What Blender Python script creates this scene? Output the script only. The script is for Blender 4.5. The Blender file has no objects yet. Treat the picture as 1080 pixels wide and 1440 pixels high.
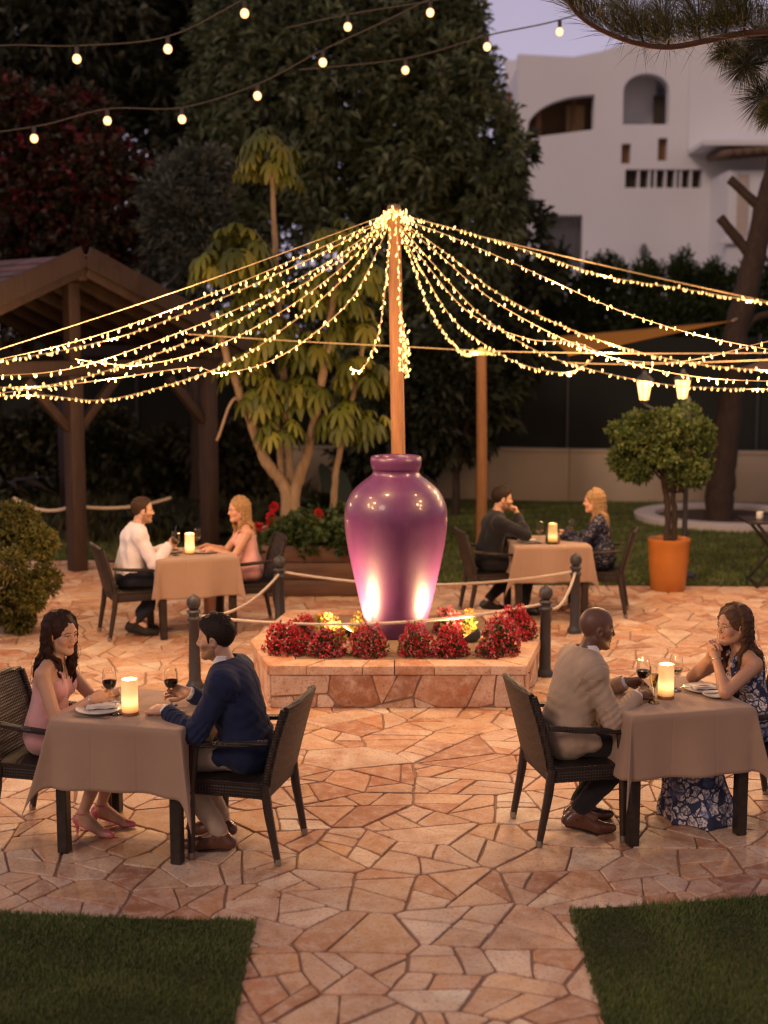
import bpy, bmesh, math, random
import numpy as np
from mathutils import Vector, Matrix, Euler
random.seed(7)
RNG = np.random.default_rng(11)
R = math.radians
SC = bpy.context.scene
COL = SC.collection

# ------------------------------------------------------------------ camera model (1080 x 1440 photo frame)
CAM_H = 2.85
FPX = 1936.0
PITCH = math.atan(250.0 / FPX)
def ray(u, v):
    c, s = math.cos(PITCH), math.sin(PITCH)
    x, y, z = u - 540.0, 720.0 - v, FPX
    return Vector((x, z * c + y * s, -z * s + y * c)) / (z * c + y * s)      # y component = 1
def at(u, v, Y=None, z=None):
    """point on the sight line of a photo pixel, at distance Y or at height z"""
    r = ray(u, v)
    if Y is None:
        Y = (z - CAM_H) / r.z
    return Vector((r.x * Y, Y, CAM_H + r.z * Y))

# ------------------------------------------------------------------ object helpers
def link(o, parent=None):
    COL.objects.link(o)
    if parent is not None:
        o.parent = parent
    return o
def tag(o, label, cat, group=None):
    o['label'] = label; o['category'] = cat
    if group: o['group'] = group
    return o
def thing(name, label, cat, loc=(0, 0, 0), rotz=0.0, group=None):
    o = bpy.data.objects.new(name, None)
    o.empty_display_size = 0.2
    link(o); o.location = loc; o.rotation_euler = (0, 0, rotz)
    return tag(o, label, cat, group)
def kind(o, k):
    o['kind'] = k; return o
def copy_tree(o, parent=None):
    c = o.copy(); COL.objects.link(c)
    if parent is not None:
        mpi = o.matrix_parent_inverse.copy(); c.parent = parent; c.matrix_parent_inverse = mpi
    for ch in list(o.children):
        copy_tree(ch, c)
    return c

class MB:
    """collects shapes into one mesh"""
    def __init__(self):
        self.V = []; self.F = []; self.M = None; self.C = []
    def off(self, verts, faces, col=None):
        b = len(self.V)
        if self.M is not None:
            verts = [self.M @ Vector(v) for v in verts]
        self.V.extend([tuple(v) for v in verts])
        self.F.extend([tuple(b + i for i in f) for f in faces])
        self.C.extend([col or (1, 1, 1)] * len(faces))
        return self
    def box(self, c, s, rot=None, bev=0.0, col=None):
        hx, hy, hz = s[0] / 2, s[1] / 2, s[2] / 2
        b = min(bev, hx * .49, hy * .49, hz * .49)
        m = Matrix.Translation(Vector(c))
        if rot is not None:
            m = m @ (rot if isinstance(rot, Matrix) else Euler(rot).to_matrix()).to_4x4()
        if b <= 0:
            vs = [(x * hx, y * hy, z * hz) for x in (-1, 1) for y in (-1, 1) for z in (-1, 1)]
            fs = [(0, 1, 3, 2), (4, 6, 7, 5), (0, 4, 5, 1), (2, 3, 7, 6), (0, 2, 6, 4), (1, 5, 7, 3)]
            return self.off([m @ Vector(v) for v in vs], fs, col)
        bm = bmesh.new()
        bmesh.ops.create_cube(bm, size=1.0)
        for v in bm.verts: v.co = Vector((v.co.x * 2 * hx, v.co.y * 2 * hy, v.co.z * 2 * hz))
        bmesh.ops.bevel(bm, geom=bm.edges[:], offset=b, segments=2 if b > .006 else 1, affect='EDGES', profile=.5)
        bm.verts.index_update()
        self.off([m @ v.co for v in bm.verts], [[v.index for v in f.verts] for f in bm.faces], col)
        bm.free(); return self
    def beam(self, a, b, w, h, up=(0, 0, 1), bev=0.0, col=None):
        a = Vector(a); b = Vector(b); d = b - a; L = d.length; x = d / L
        u = Vector(up); y = u.cross(x)
        if y.length < 1e-4: y = Vector((0, 1, 0)).cross(x)
        y.normalize(); z = x.cross(y)
        rot = Matrix((x, y, z)).transposed()
        return self.box((a + b) / 2, (L, w, h), rot, bev, col)
    def tube(self, pts, rad, n=10, cap=True, col=None, sq=None, flat=1.0, ref=(0, 0, 1)):
        pts = [Vector(p) for p in pts]; k = len(pts)
        if not hasattr(rad, '__len__'): rad = [rad] * k
        vs = []; fs = []
        prev = None
        for i, p in enumerate(pts):
            t = (pts[min(i + 1, k - 1)] - pts[max(i - 1, 0)]).normalized()
            if prev is None:
                a = Vector(ref)
                if abs(a.dot(t)) > .95: a = Vector((1, 0, 0))
                u = (a - t * a.dot(t)).normalized()
            else:
                u = (prev - t * prev.dot(t)).normalized()
            prev = u; w = t.cross(u)
            for j in range(n):
                an = 2 * math.pi * (j + .5) / n
                c, s = math.cos(an), math.sin(an)
                if sq:
                    q = max(abs(c), abs(s)); q = 1 + (1 / q - 1) * sq; c *= q; s *= q
                vs.append(p + (u * c * flat + w * s) * rad[i])
        for i in range(k - 1):
            for j in range(n):
                a = i * n + j; b = i * n + (j + 1) % n
                fs.append((a, b, b + n, a + n))
        if cap:
            fs.append(tuple(range(n - 1, -1, -1))); fs.append(tuple((k - 1) * n + j for j in range(n)))
        return self.off(vs, fs, col)
    def lathe(self, prof, n=32, c=(0, 0, 0), col=None, close=False, jit=None):
        c = Vector(c); vs = []; fs = []; k = len(prof)
        for (r, z) in prof:
            for j in range(n):
                a = 2 * math.pi * j / n
                rr = r if jit is None else r * (1 + jit(a, z))
                vs.append(c + Vector((rr * math.cos(a), rr * math.sin(a), z)))
        for i in range(k - 1 if not close else k):
            i2 = (i + 1) % k
            for j in range(n):
                j2 = (j + 1) % n
                fs.append((i * n + j, i * n + j2, i2 * n + j2, i2 * n + j))
        if not close:
            if prof[0][0] > 1e-5: fs.append(tuple(range(n - 1, -1, -1)))
            if prof[-1][0] > 1e-5: fs.append(tuple((k - 1) * n + j for j in range(n)))
        return self.off(vs, fs, col)
    def prism(self, poly, z0, z1, col=None):
        n = len(poly)
        vs = [(x, y, z0) for x, y in poly] + [(x, y, z1) for x, y in poly]
        fs = [tuple(range(n - 1, -1, -1)), tuple(range(n, 2 * n))]
        fs += [(i, (i + 1) % n, n + (i + 1) % n, n + i) for i in range(n)]
        return self.off(vs, fs, col)
    def sphere(self, c, r, nu=12, nv=8, sc=(1, 1, 1), col=None):
        prof = [(math.sin(math.pi * i / nv), -math.cos(math.pi * i / nv)) for i in range(nv + 1)]
        prof[0] = (1e-6, -1); prof[-1] = (1e-6, 1)
        m = self.M; vs = []; fs = []
        for (rr, z) in prof:
            for j in range(nu):
                a = 2 * math.pi * j / nu
                vs.append((c[0] + rr * math.cos(a) * r * sc[0], c[1] + rr * math.sin(a) * r * sc[1], c[2] + z * r * sc[2]))
        for i in range(nv):
            for j in range(nu):
                j2 = (j + 1) % nu
                fs.append((i * nu + j, i * nu + j2, (i + 1) * nu + j2, (i + 1) * nu + j))
        return self.off(vs, fs, col)
    def build(self, name, mat, parent=None, smooth=None, usecol=False):
        me = bpy.data.meshes.new(name)
        me.from_pydata(self.V, [], self.F)
        if usecol:
            ca = me.color_attributes.new('col', 'FLOAT_COLOR', 'CORNER')
            arr = np.repeat(np.array([c + (1,) if len(c) == 3 else c for c in self.C], dtype=np.float32),
                            np.array([len(f) for f in self.F]), axis=0)
            ca.data.foreach_set('color', arr.ravel())
        finish(me, mat, smooth)
        o = bpy.data.objects.new(name, me)
        return link(o, parent)

def finish(me, mat, smooth):
    if mat is not None: me.materials.append(mat)
    me.validate()
    if smooth is not None and len(me.polygons):
        if smooth == 'all' or smooth is True:
            me.polygons.foreach_set('use_smooth', [True] * len(me.polygons))
        else:
            me.polygons.foreach_set('use_smooth', [True] * len(me.polygons))
            try: me.set_sharp_from_angle(angle=R(smooth))
            except Exception: pass
    me.update()

def npmesh(name, V, F, mat, parent=None, smooth=None, col=None, vcol=None):
    """V n x 3 array, F m x k array (all faces with k corners), col m x 3 per face or vcol n x 3 per point"""
    V = np.asarray(V, dtype=np.float32); F = np.asarray(F, dtype=np.int32)
    m, k = F.shape
    me = bpy.data.meshes.new(name)
    me.vertices.add(len(V)); me.vertices.foreach_set('co', V.ravel())
    me.loops.add(m * k); me.loops.foreach_set('vertex_index', F.ravel())
    me.polygons.add(m); me.polygons.foreach_set('loop_start', np.arange(m, dtype=np.int32) * k)
    try: me.polygons.foreach_set('loop_total', np.full(m, k, dtype=np.int32))
    except Exception: pass
    me.update(calc_edges=True)
    if col is not None:
        ca = me.color_attributes.new('col', 'FLOAT_COLOR', 'CORNER')
        a = np.ones((m * k, 4), dtype=np.float32); a[:, :3] = np.repeat(np.asarray(col, dtype=np.float32), k, axis=0)
        ca.data.foreach_set('color', a.ravel())
    if vcol is not None:
        ca = me.color_attributes.new('col', 'FLOAT_COLOR', 'POINT')
        a = np.ones((len(V), 4), dtype=np.float32); a[:, :3] = vcol
        ca.data.foreach_set('color', a.ravel())
    if mat is not None: me.materials.append(mat)
    if smooth: me.polygons.foreach_set('use_smooth', np.ones(m, dtype=bool))
    me.update()
    o = bpy.data.objects.new(name, me)
    return link(o, parent)

# ------------------------------------------------------------------ materials
def newmat(name):
    m = bpy.data.materials.new(name); m.use_nodes = True
    nt = m.node_tree; b = nt.nodes['Principled BSDF']
    return m, nt, b
def N(nt, t, **kw):
    n = nt.nodes.new(t)
    for k, v in kw.items():
        if k.startswith('i_'):
            key = k[2:]
            key = int(key) if key.isdigit() else key.replace('_', ' ')
            n.inputs[key].default_value = v
        else: setattr(n, k, v)
    return n
def mixc(nt, fac, a, b, mode='MIX'):
    n = nt.nodes.new('ShaderNodeMix'); n.data_type = 'RGBA'; n.blend_type = mode
    for sock, val in ((n.inputs[0], fac), (n.inputs[6], a), (n.inputs[7], b)):
        if hasattr(val, 'is_linked') or isinstance(val, bpy.types.NodeSocket): nt.links.new(val, sock)
        elif sock.type == 'RGBA': sock.default_value = tuple(val) + ((1,) if len(val) == 3 else ())
        else: sock.default_value = val
    return n.outputs[2]
def ramp(nt, src, stops):
    r = nt.nodes.new('ShaderNodeValToRGB')
    el = r.color_ramp.elements
    while len(el) < len(stops): el.new(.5)
    for e, (p, c) in zip(el, stops):
        e.position = p; e.color = tuple(c) + (1,) if len(c) == 3 else c
    nt.links.new(src, r.inputs[0]); return r.outputs[0]
def math_(nt, op, a, b=None):
    n = nt.nodes.new('ShaderNodeMath'); n.operation = op
    for i, v in enumerate((a, b)):
        if v is None: continue
        if isinstance(v, (int, float)): n.inputs[i].default_value = v
        else: nt.links.new(v, n.inputs[i])
    return n.outputs[0]
def coords(nt, scale=(1, 1, 1), kind='Object', rot=(0, 0, 0)):
    tc = nt.nodes.new('ShaderNodeTexCoord'); mp = nt.nodes.new('ShaderNodeMapping')
    mp.inputs['Scale'].default_value = scale; mp.inputs['Rotation'].default_value = rot
    nt.links.new(tc.outputs[kind], mp.inputs['Vector']); return mp.outputs[0]
def noise(nt, vec, scale, detail=4, rough=.55, dist=0.0):
    n = nt.nodes.new('ShaderNodeTexNoise'); n.inputs['Scale'].default_value = scale
    n.inputs['Detail'].default_value = detail; n.inputs['Roughness'].default_value = rough
    n.inputs['Distortion'].default_value = dist
    if vec is not None: nt.links.new(vec, n.inputs['Vector'])
    return n.outputs['Fac']
def bump(nt, b, height, strength=.3, dist=.01):
    n = nt.nodes.new('ShaderNodeBump'); n.inputs['Strength'].default_value = strength; n.inputs['Distance'].default_value = dist
    nt.links.new(height, n.inputs['Height']); nt.links.new(n.outputs[0], b.inputs['Normal'])
_MC = {}
def simple(name, col, rough=.6, var=.18, nscale=8.0, metal=0.0, bmp=.15, bdist=.004, bscale=60.0, spec=.5, attr=False, sss=0.0,
           coat=0.0, sheen=0.0, trans=0.0, scale=(1, 1, 1)):
    """plain surface with soft colour variation and fine relief"""
    if name in _MC: return _MC[name]
    m, nt, b = newmat(name)
    v = coords(nt, scale)
    f = noise(nt, v, nscale, 5)
    lo = [max(0, c * (1 - var)) for c in col]; hi = [min(1, c * (1 + var)) for c in col]
    c = mixc(nt, f, lo, hi)
    if attr:
        a = nt.nodes.new('ShaderNodeAttribute'); a.attribute_name = 'col'
        c = mixc(nt, 1.0, c, a.outputs['Color'], 'MULTIPLY')
    nt.links.new(c, b.inputs['Base Color'])
    b.inputs['Roughness'].default_value = rough; b.inputs['Metallic'].default_value = metal
    b.inputs['Specular IOR Level'].default_value = spec
    b.inputs['Coat Weight'].default_value = coat; b.inputs['Sheen Weight'].default_value = sheen
    if sss: b.inputs['Subsurface Weight'].default_value = sss; b.inputs['Subsurface Radius'].default_value = (.012, .005, .003)
    if trans: b.inputs['Transmission Weight'].default_value = trans
    if bmp: bump(nt, b, noise(nt, v, bscale, 4), bmp, bdist)
    _MC[name] = m; return m
def wood(name, dark, light, rough=.6, ring=6.0, scale=(1, 1, 1), rot=(0, 0, 0)):
    if name in _MC: return _MC[name]
    m, nt, b = newmat(name)
    v = coords(nt, scale, rot=rot)
    n1 = noise(nt, v, ring, 6, .65, .6)
    c = ramp(nt, n1, [(.3, dark), (.7, light)])
    nt.links.new(c, b.inputs['Base Color']); b.inputs['Roughness'].default_value = rough
    bump(nt, b, n1, .25, .006); _MC[name] = m; return m
def emit(name, col, strength, sample=True):
    if name in _MC: return _MC[name]
    m, nt, b = newmat(name)
    b.inputs['Base Color'].default_value = (*[c * .6 for c in col], 1)
    b.inputs['Emission Color'].default_value = (*col, 1); b.inputs['Emission Strength'].default_value = strength
    if not sample: m.cycles.emission_sampling = 'NONE'
    _MC[name] = m; return m
def leafmat(name, rough=.5, trans=.25, bright=1.0):
    """leaf colour comes from the leaf's own 'col'; a little light passes through"""
    if name in _MC: return _MC[name]
    m, nt, b = newmat(name)
    a = nt.nodes.new('ShaderNodeAttribute'); a.attribute_name = 'col'
    nt.links.new(a.outputs['Color'], b.inputs['Base Color'])
    b.inputs['Roughness'].default_value = rough; b.inputs['Specular IOR Level'].default_value = .35
    tr = nt.nodes.new('ShaderNodeBsdfTranslucent'); nt.links.new(a.outputs['Color'], tr.inputs['Color'])
    mx = nt.nodes.new('ShaderNodeMixShader'); mx.inputs[0].default_value = trans
    out = nt.nodes['Material Output']
    nt.links.new(b.outputs[0], mx.inputs[1]); nt.links.new(tr.outputs[0], mx.inputs[2]); nt.links.new(mx.outputs[0], out.inputs['Surface'])
    _MC[name] = m; return m

def smoothnoise(P, seed=0, n=6, f=1.0):
    """cheap smooth noise in -1..1 from a few random sines"""
    g = np.random.default_rng(seed); out = np.zeros(P.shape[:-1], dtype=np.float32)
    for i in range(n):
        d = g.normal(size=3); d /= np.linalg.norm(d); k = f * g.uniform(.6, 1.7)
        w = P[..., 0] * d[0] + P[..., 1] * d[1] + P[..., 2] * d[2]
        out += np.sin(w * k * 2 * np.pi + g.uniform(0, 6.28))
    return out / (n ** .5) * .7
CANDLE_EMIT = 7.0
FLOOD_W = 250
FAIRY_E = 3.6
FEST_E = 2.4
LANT_E = 3.2
STRAND_W = 42.0
ONLY = None
VEIL = (5.4, 4.5, 5.9)
VEIL_BACK = (6.2, 4.5, 4.4)
SKY_S = .09
SUN_E = .8
EXPO = 0.1
# ------------------------------------------------------------------ bodies as one continuous surface (distance field -> surface nets)
class Field:
    def __init__(s, lo, hi, h):
        s.lo = np.array(lo, dtype=np.float32); s.h = h
        s.n = np.ceil((np.array(hi) - s.lo) / h).astype(int) + 1
        s.F = np.full(s.n, .25, dtype=np.float32)
        s.ax = [s.lo[i] + h * np.arange(s.n[i], dtype=np.float32) for i in range(3)]
    def win(s, lo, hi):
        a = np.clip(np.floor((np.array(lo) - s.lo) / s.h).astype(int), 0, s.n); b = np.clip(np.ceil((np.array(hi) - s.lo) / s.h).astype(int) + 1, 0, s.n)
        if np.any(b <= a): return None
        sl = tuple(slice(a[i], b[i]) for i in range(3))
        X = s.ax[0][sl[0]][:, None, None]; Y = s.ax[1][sl[1]][None, :, None]; Z = s.ax[2][sl[2]][None, None, :]
        return sl, X, Y, Z
    def put(s, sl, d, k, sub=False):
        A = s.F[sl]
        if sub: d = -d
        if k <= 0:
            s.F[sl] = np.maximum(A, d) if sub else np.minimum(A, d); return
        if sub:
            hh = np.maximum(k - np.abs(A - d), 0) / k; s.F[sl] = np.maximum(A, d) + hh * hh * k * .25
        else:
            hh = np.maximum(k - np.abs(A - d), 0) / k; s.F[sl] = np.minimum(A, d) - hh * hh * k * .25
    def cone(s, a, b, ra, rb, k=.01, sub=False):
        a = np.array(a, dtype=np.float32); b = np.array(b, dtype=np.float32); m = max(ra, rb) + k + 2.5 * s.h
        w = s.win(np.minimum(a, b) - m, np.maximum(a, b) + m)
        if w is None: return
        sl, X, Y, Z = w; d = b - a; L2 = float(d @ d) + 1e-12
        t = np.clip(((X - a[0]) * d[0] + (Y - a[1]) * d[1] + (Z - a[2]) * d[2]) / L2, 0, 1)
        dd = np.sqrt((X - a[0] - t * d[0]) ** 2 + (Y - a[1] - t * d[1]) ** 2 + (Z - a[2] - t * d[2]) ** 2) - (ra + (rb - ra) * t)
        s.put(sl, dd, k, sub)
    def ell(s, c, r, M=None, k=.01, sub=False):
        c = np.array(c, dtype=np.float32); r = np.array(r, dtype=np.float32); m = float(r.max()) + k + 2.5 * s.h
        w = s.win(c - m, c + m)
        if w is None: return
        sl, X, Y, Z = w; x, y, z = X - c[0], Y - c[1], Z - c[2]
        if M is not None:
            M = np.array(M, dtype=np.float32)        # columns = local axes
            x, y, z = (x * M[0, 0] + y * M[1, 0] + z * M[2, 0], x * M[0, 1] + y * M[1, 1] + z * M[2, 1], x * M[0, 2] + y * M[1, 2] + z * M[2, 2])
        k0 = np.sqrt((x / r[0]) ** 2 + (y / r[1]) ** 2 + (z / r[2]) ** 2)
        k1 = np.sqrt((x / r[0] ** 2) ** 2 + (y / r[1] ** 2) ** 2 + (z / r[2] ** 2) ** 2) + 1e-6
        s.put(sl, k0 * (k0 - 1) / k1, k, sub)
    def slab(s, a, b, ua, va, ub, vb, side, k=.02):
        """elliptic section along a-b; side = lateral unit vector; u = lateral, v = depth half-sizes at both ends"""
        a = np.array(a, dtype=np.float32); b = np.array(b, dtype=np.float32); d = b - a; L = float(np.linalg.norm(d)); t_ = d / L
        sd = np.array(side, dtype=np.float32); sd = sd - t_ * (sd @ t_); sd /= np.linalg.norm(sd); dp = np.cross(t_, sd)
        m = max(ua, ub, va, vb) + k + 2.5 * s.h
        w = s.win(np.minimum(a, b) - m, np.maximum(a, b) + m)
        if w is None: return
        sl, X, Y, Z = w; x, y, z = X - a[0], Y - a[1], Z - a[2]
        ta = x * t_[0] + y * t_[1] + z * t_[2]; t = np.clip(ta / L, 0, 1); ex = ta - t * L
        pu = x * sd[0] + y * sd[1] + z * sd[2]; pv = x * dp[0] + y * dp[1] + z * dp[2]
        u = ua + (ub - ua) * t; v = va + (vb - va) * t; mn = np.minimum(u, v)
        e = np.sqrt((pu / u) ** 2 + (pv / v) ** 2 + (ex / mn) ** 2)
        s.put(sl, (e - 1) * mn, k)
    def half(s, p, n, k=.0):
        """cut away everything on the side n points to"""
        p = np.array(p); n = np.array(n) / np.linalg.norm(n)
        d = (s.ax[0][:, None, None] - p[0]) * n[0] + (s.ax[1][None, :, None] - p[1]) * n[1] + (s.ax[2][None, None, :] - p[2]) * n[2]
        s.put((slice(None),) * 3, -d.astype(np.float32), k, True)
    def groove(s, p, n, depth, w, lo, hi):
        """a seam: press the surface in along the plane through p, inside a box"""
        q = s.win(lo, hi)
        if q is None: return
        sl, X, Y, Z = q; n = unit(n); d = (X - p[0]) * n[0] + (Y - p[1]) * n[1] + (Z - p[2]) * n[2]
        s.F[sl] += (depth * np.exp(-(d / w) ** 2)).astype(np.float32)
    def crumple(s, p, d, amp, wl, reach, side=None):
        """bunched folds of a sleeve round a bent joint"""
        q = s.win(p - reach * 1.8, p + reach * 1.8)
        if q is None: return
        sl, X, Y, Z = q; x, y, z = X - p[0], Y - p[1], Z - p[2]; t = x * d[0] + y * d[1] + z * d[2]
        r2 = x * x + y * y + z * z; u = side if side is not None else np.cross(d, [0, 0, 1.0]); k = x * u[0] + y * u[1] + z * u[2]
        s.F[sl] += (amp * np.sin(6.283 * (t + .35 * k + .010 * np.sin(60 * k)) / wl) * np.exp(-r2 / reach ** 2)).astype(np.float32)
    def ripple(s, amp, f, seed, lo=None, hi=None, n=5):
        w = s.win(s.lo if lo is None else lo, s.ax_hi() if hi is None else hi)
        if w is None: return
        sl, X, Y, Z = w; g = np.random.default_rng(seed); o = 0
        for i in range(n):
            d = g.normal(size=3); d /= np.linalg.norm(d); q = f * g.uniform(.6, 1.6) * 6.283
            o = o + np.sin(q * (X * d[0] + Y * d[1] + Z * d[2]) + g.uniform(0, 6.28))
        s.F[sl] += (amp / n ** .5 * o).astype(np.float32)
    def ax_hi(s): return np.array([a[-1] for a in s.ax])
    def mesh(s):
        F = s.F; ins = F < 0
        n = s.n; c = ins[:-1, :-1, :-1].astype(np.int8)
        cnt = np.zeros(n - 1, dtype=np.int8)
        for i in (0, 1):
            for j in (0, 1):
                for k in (0, 1):
                    cnt += ins[i:n[0] - 1 + i, j:n[1] - 1 + j, k:n[2] - 1 + k]
        act = (cnt > 0) & (cnt < 8)
        idx = np.argwhere(act)
        if len(idx) == 0: return np.zeros((0, 3)), np.zeros((0, 4), int)
        vid = np.full(n - 1, -1, dtype=np.int32); vid[act] = np.arange(len(idx))
        val = np.empty((len(idx), 2, 2, 2), dtype=np.float32)
        for i in (0, 1):
            for j in (0, 1):
                for k in (0, 1):
                    val[:, i, j, k] = F[idx[:, 0] + i, idx[:, 1] + j, idx[:, 2] + k]
        acc = np.zeros((len(idx), 3), dtype=np.float64); num = np.zeros(len(idx))
        for ax in range(3):
            o = [a for a in range(3) if a != ax]
            for p in (0, 1):
                for q in (0, 1):
                    i0 = [0, 0, 0]; i1 = [0, 0, 0]; i0[o[0]] = i1[o[0]] = p; i0[o[1]] = i1[o[1]] = q; i1[ax] = 1
                    a = val[(slice(None), *i0)]; b = val[(slice(None), *i1)]
                    cr = (a < 0) != (b < 0)
                    t = np.where(cr, a / np.where(cr, a - b, 1), 0)
                    pt = np.zeros((len(idx), 3)); pt[:, o[0]] = p; pt[:, o[1]] = q; pt[:, ax] = t
                    acc += pt * cr[:, None]; num += cr
        V = s.lo + s.h * (idx + acc / num[:, None])
        quads = []
        for ax in range(3):
            o = [(ax + 1) % 3, (ax + 2) % 3]
            sl0 = [slice(None)] * 3; sl1 = [slice(None)] * 3
            sl0[ax] = slice(0, n[ax] - 1); sl1[ax] = slice(1, n[ax])
            for q in o:
                sl0[q] = slice(1, n[q] - 1); sl1[q] = slice(1, n[q] - 1)
            a = ins[tuple(sl0)]; b = ins[tuple(sl1)]
            e = np.argwhere(a != b)
            if len(e) == 0: continue
            up = a[tuple(e.T)]
            g = e.copy(); g[:, o[0]] += 1; g[:, o[1]] += 1
            def cid(d0, d1):
                h = g.copy(); h[:, o[0]] += d0; h[:, o[1]] += d1; return vid[tuple(h.T)]
            q = np.stack([cid(-1, -1), cid(0, -1), cid(0, 0), cid(-1, 0)], 1)
            q[~up] = q[~up][:, ::-1]
            quads.append(q)
        Q = np.concatenate(quads)
        return V, Q[(Q >= 0).all(1)]

def vec(*a): return np.array(a, dtype=np.float64)
def unit(v): v = np.asarray(v, dtype=np.float64); return v / np.linalg.norm(v)
def rotm(yaw=0, pitch=0, roll=0):
    """columns forward, left, up; yaw turns left, pitch tips the nose down"""
    return np.array((Matrix.Rotation(R(yaw), 3, 'Z') @ Matrix.Rotation(R(pitch), 3, 'Y') @ Matrix.Rotation(R(roll), 3, 'X')))
def elbow(S, W, l1, l2, hint):
    S = vec(*S); W = vec(*W); d = W - S; L = np.linalg.norm(d); L = min(L, (l1 + l2) * .995); u = d / np.linalg.norm(d)
    x = (l1 * l1 - l2 * l2 + L * L) / (2 * L); h = math.sqrt(max(l1 * l1 - x * x, 0))
    hv = np.array(hint, dtype=float); hv -= u * (hv @ u); return S + u * x + unit(hv) * h

def add_hand(f, W, fw, pn, side, sc=1.0, curl=(20, 25, 15), thumb=(.7, .6, .35), tcurl=25, spread=4):
    """palm of four fanned metacarpals, four jointed fingers of unequal length, a thumb from the side of the palm.
    W wrist, fw along the hand, pn where the palm faces, side +1 left hand"""
    fw = unit(fw); pn = unit(np.asarray(pn) - fw * (np.asarray(pn) @ fw))
    th = np.cross(fw, pn) * side                              # towards the thumb
    W = vec(*W)
    f.cone(W - fw * .02 * sc, W + fw * .035 * sc, .026 * sc, .024 * sc, .012)
    L = ((.044, .026, .020), (.049, .030, .021), (.046, .028, .021), (.036, .022, .019))
    rad = (.0092, .0095, .0090, .0080)
    for i in range(4):
        o = (1.35 - i) * .0205 * sc
        kn = W + fw * (.088 - abs(i - 1) * .005 - (i == 3) * .004) * sc + th * o
        f.cone(W + fw * .018 * sc + th * o * .6, kn, .0165 * sc, .0125 * sc, .012)
        cu = curl if not hasattr(curl[0], '__len__') else curl[i]
        p = kn; a = 0.0; sp = R((1.35 - i) * spread)
        base = unit(fw * math.cos(sp) + th * math.sin(sp))
        for j in range(3):
            a += R(cu[j]); d = base * math.cos(a) + pn * math.sin(a)
            q = p + d * L[i][j] * sc
            f.cone(p, q, rad[i] * (1 - .07 * j) * sc, rad[i] * (.95 - .1 * j) * sc, .003)
            p = q
    b = W + fw * .024 * sc + th * .024 * sc + pn * .006
    d = unit(fw * thumb[0] + th * thumb[1] + pn * thumb[2])
    m = b + d * .040 * sc; f.cone(b, m, .0165 * sc, .0115 * sc, .010)
    d2 = unit(d * math.cos(R(tcurl)) + unit(fw * .5 - th * .8 + pn * .3) * math.sin(R(tcurl)))
    e = m + d2 * .030 * sc; f.cone(m, e, .0110 * sc, .0100 * sc, .003)
    d3 = unit(d2 * math.cos(R(tcurl)) + unit(fw * .5 - th * .8 + pn * .3) * math.sin(R(tcurl)))
    f.cone(e, e + d3 * .022 * sc, .0100 * sc, .0085 * sc, .003)

def add_head(f, H, M, fem=False, s=1.0):
    """skull, brow, nose, lips, chin, cheeks, ears about the head centre H; M columns forward, left, up"""
    T = lambda x, y, z: H + M @ (vec(x, y, z) * s)
    f.ell(T(-.012, 0, .030), (.100 * s, .077 * s, .093 * s), M, .01)
    f.ell(T(.022, 0, -.040), (.064 * s, (.056 if fem else .060) * s, .080 * s), M, .03)
    f.cone(T(-.01, .046, -.055), T(.066, .012, -.100), .024 * s, .017 * s, .03)
    f.cone(T(-.01, -.046, -.055), T(.066, -.012, -.100), .024 * s, .017 * s, .03)
    f.ell(T(.070, 0, -.102), (.020 * s, .022 * s, .016 * s), M, .015)
    for y in (-1, 1):
        f.cone(T(.079, y * .012, .020), T(.070, y * .045, .020), .010 * s, .010 * s, .018 if fem else .014)
        f.ell(T(.060, y * .040, -.030), (.026 * s, .022 * s, .024 * s), M, .02)
        f.ell(T(.094, y * .031, -.001), (.014 * s, .017 * s, .011 * s), M, .008, True)
        f.ell(T(.0725, y * .031, -.002), (.0125 * s,) * 3, None, .002)
        f.cone(T(.0855, y * .020, .006), T(.080, y * .044, .005), .0035 * s, .0035 * s, .004)
        f.ell(T(-.008, y * .078, -.012), (.020 * s, .009 * s, .031 * s), M @ rotm(y * 22, 8, 0), .007)
        f.ell(T(-.003, y * .086, -.010), (.009 * s, .006 * s, .016 * s), M @ rotm(y * 22, 8, 0), .004, True)
    f.cone(T(.086, 0, .010), T(.106, 0, -.028), .0075 * s, .0095 * s, .012)
    f.cone(T(.098, .009, -.034), T(.098, -.009, -.034), .0075 * s, .0075 * s, .008)
    f.cone(T(.083, -.017, -.060), T(.083, .017, -.060), .0065 * s, .0065 * s, .008)
    f.cone(T(.089, -.010, -.0565), T(.089, .010, -.0565), .0055 * s, .0055 * s, .005)
    f.cone(T(.087, -.012, -.0680), T(.087, .012, -.0680), .0068 * s, .0068 * s, .005)

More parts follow.
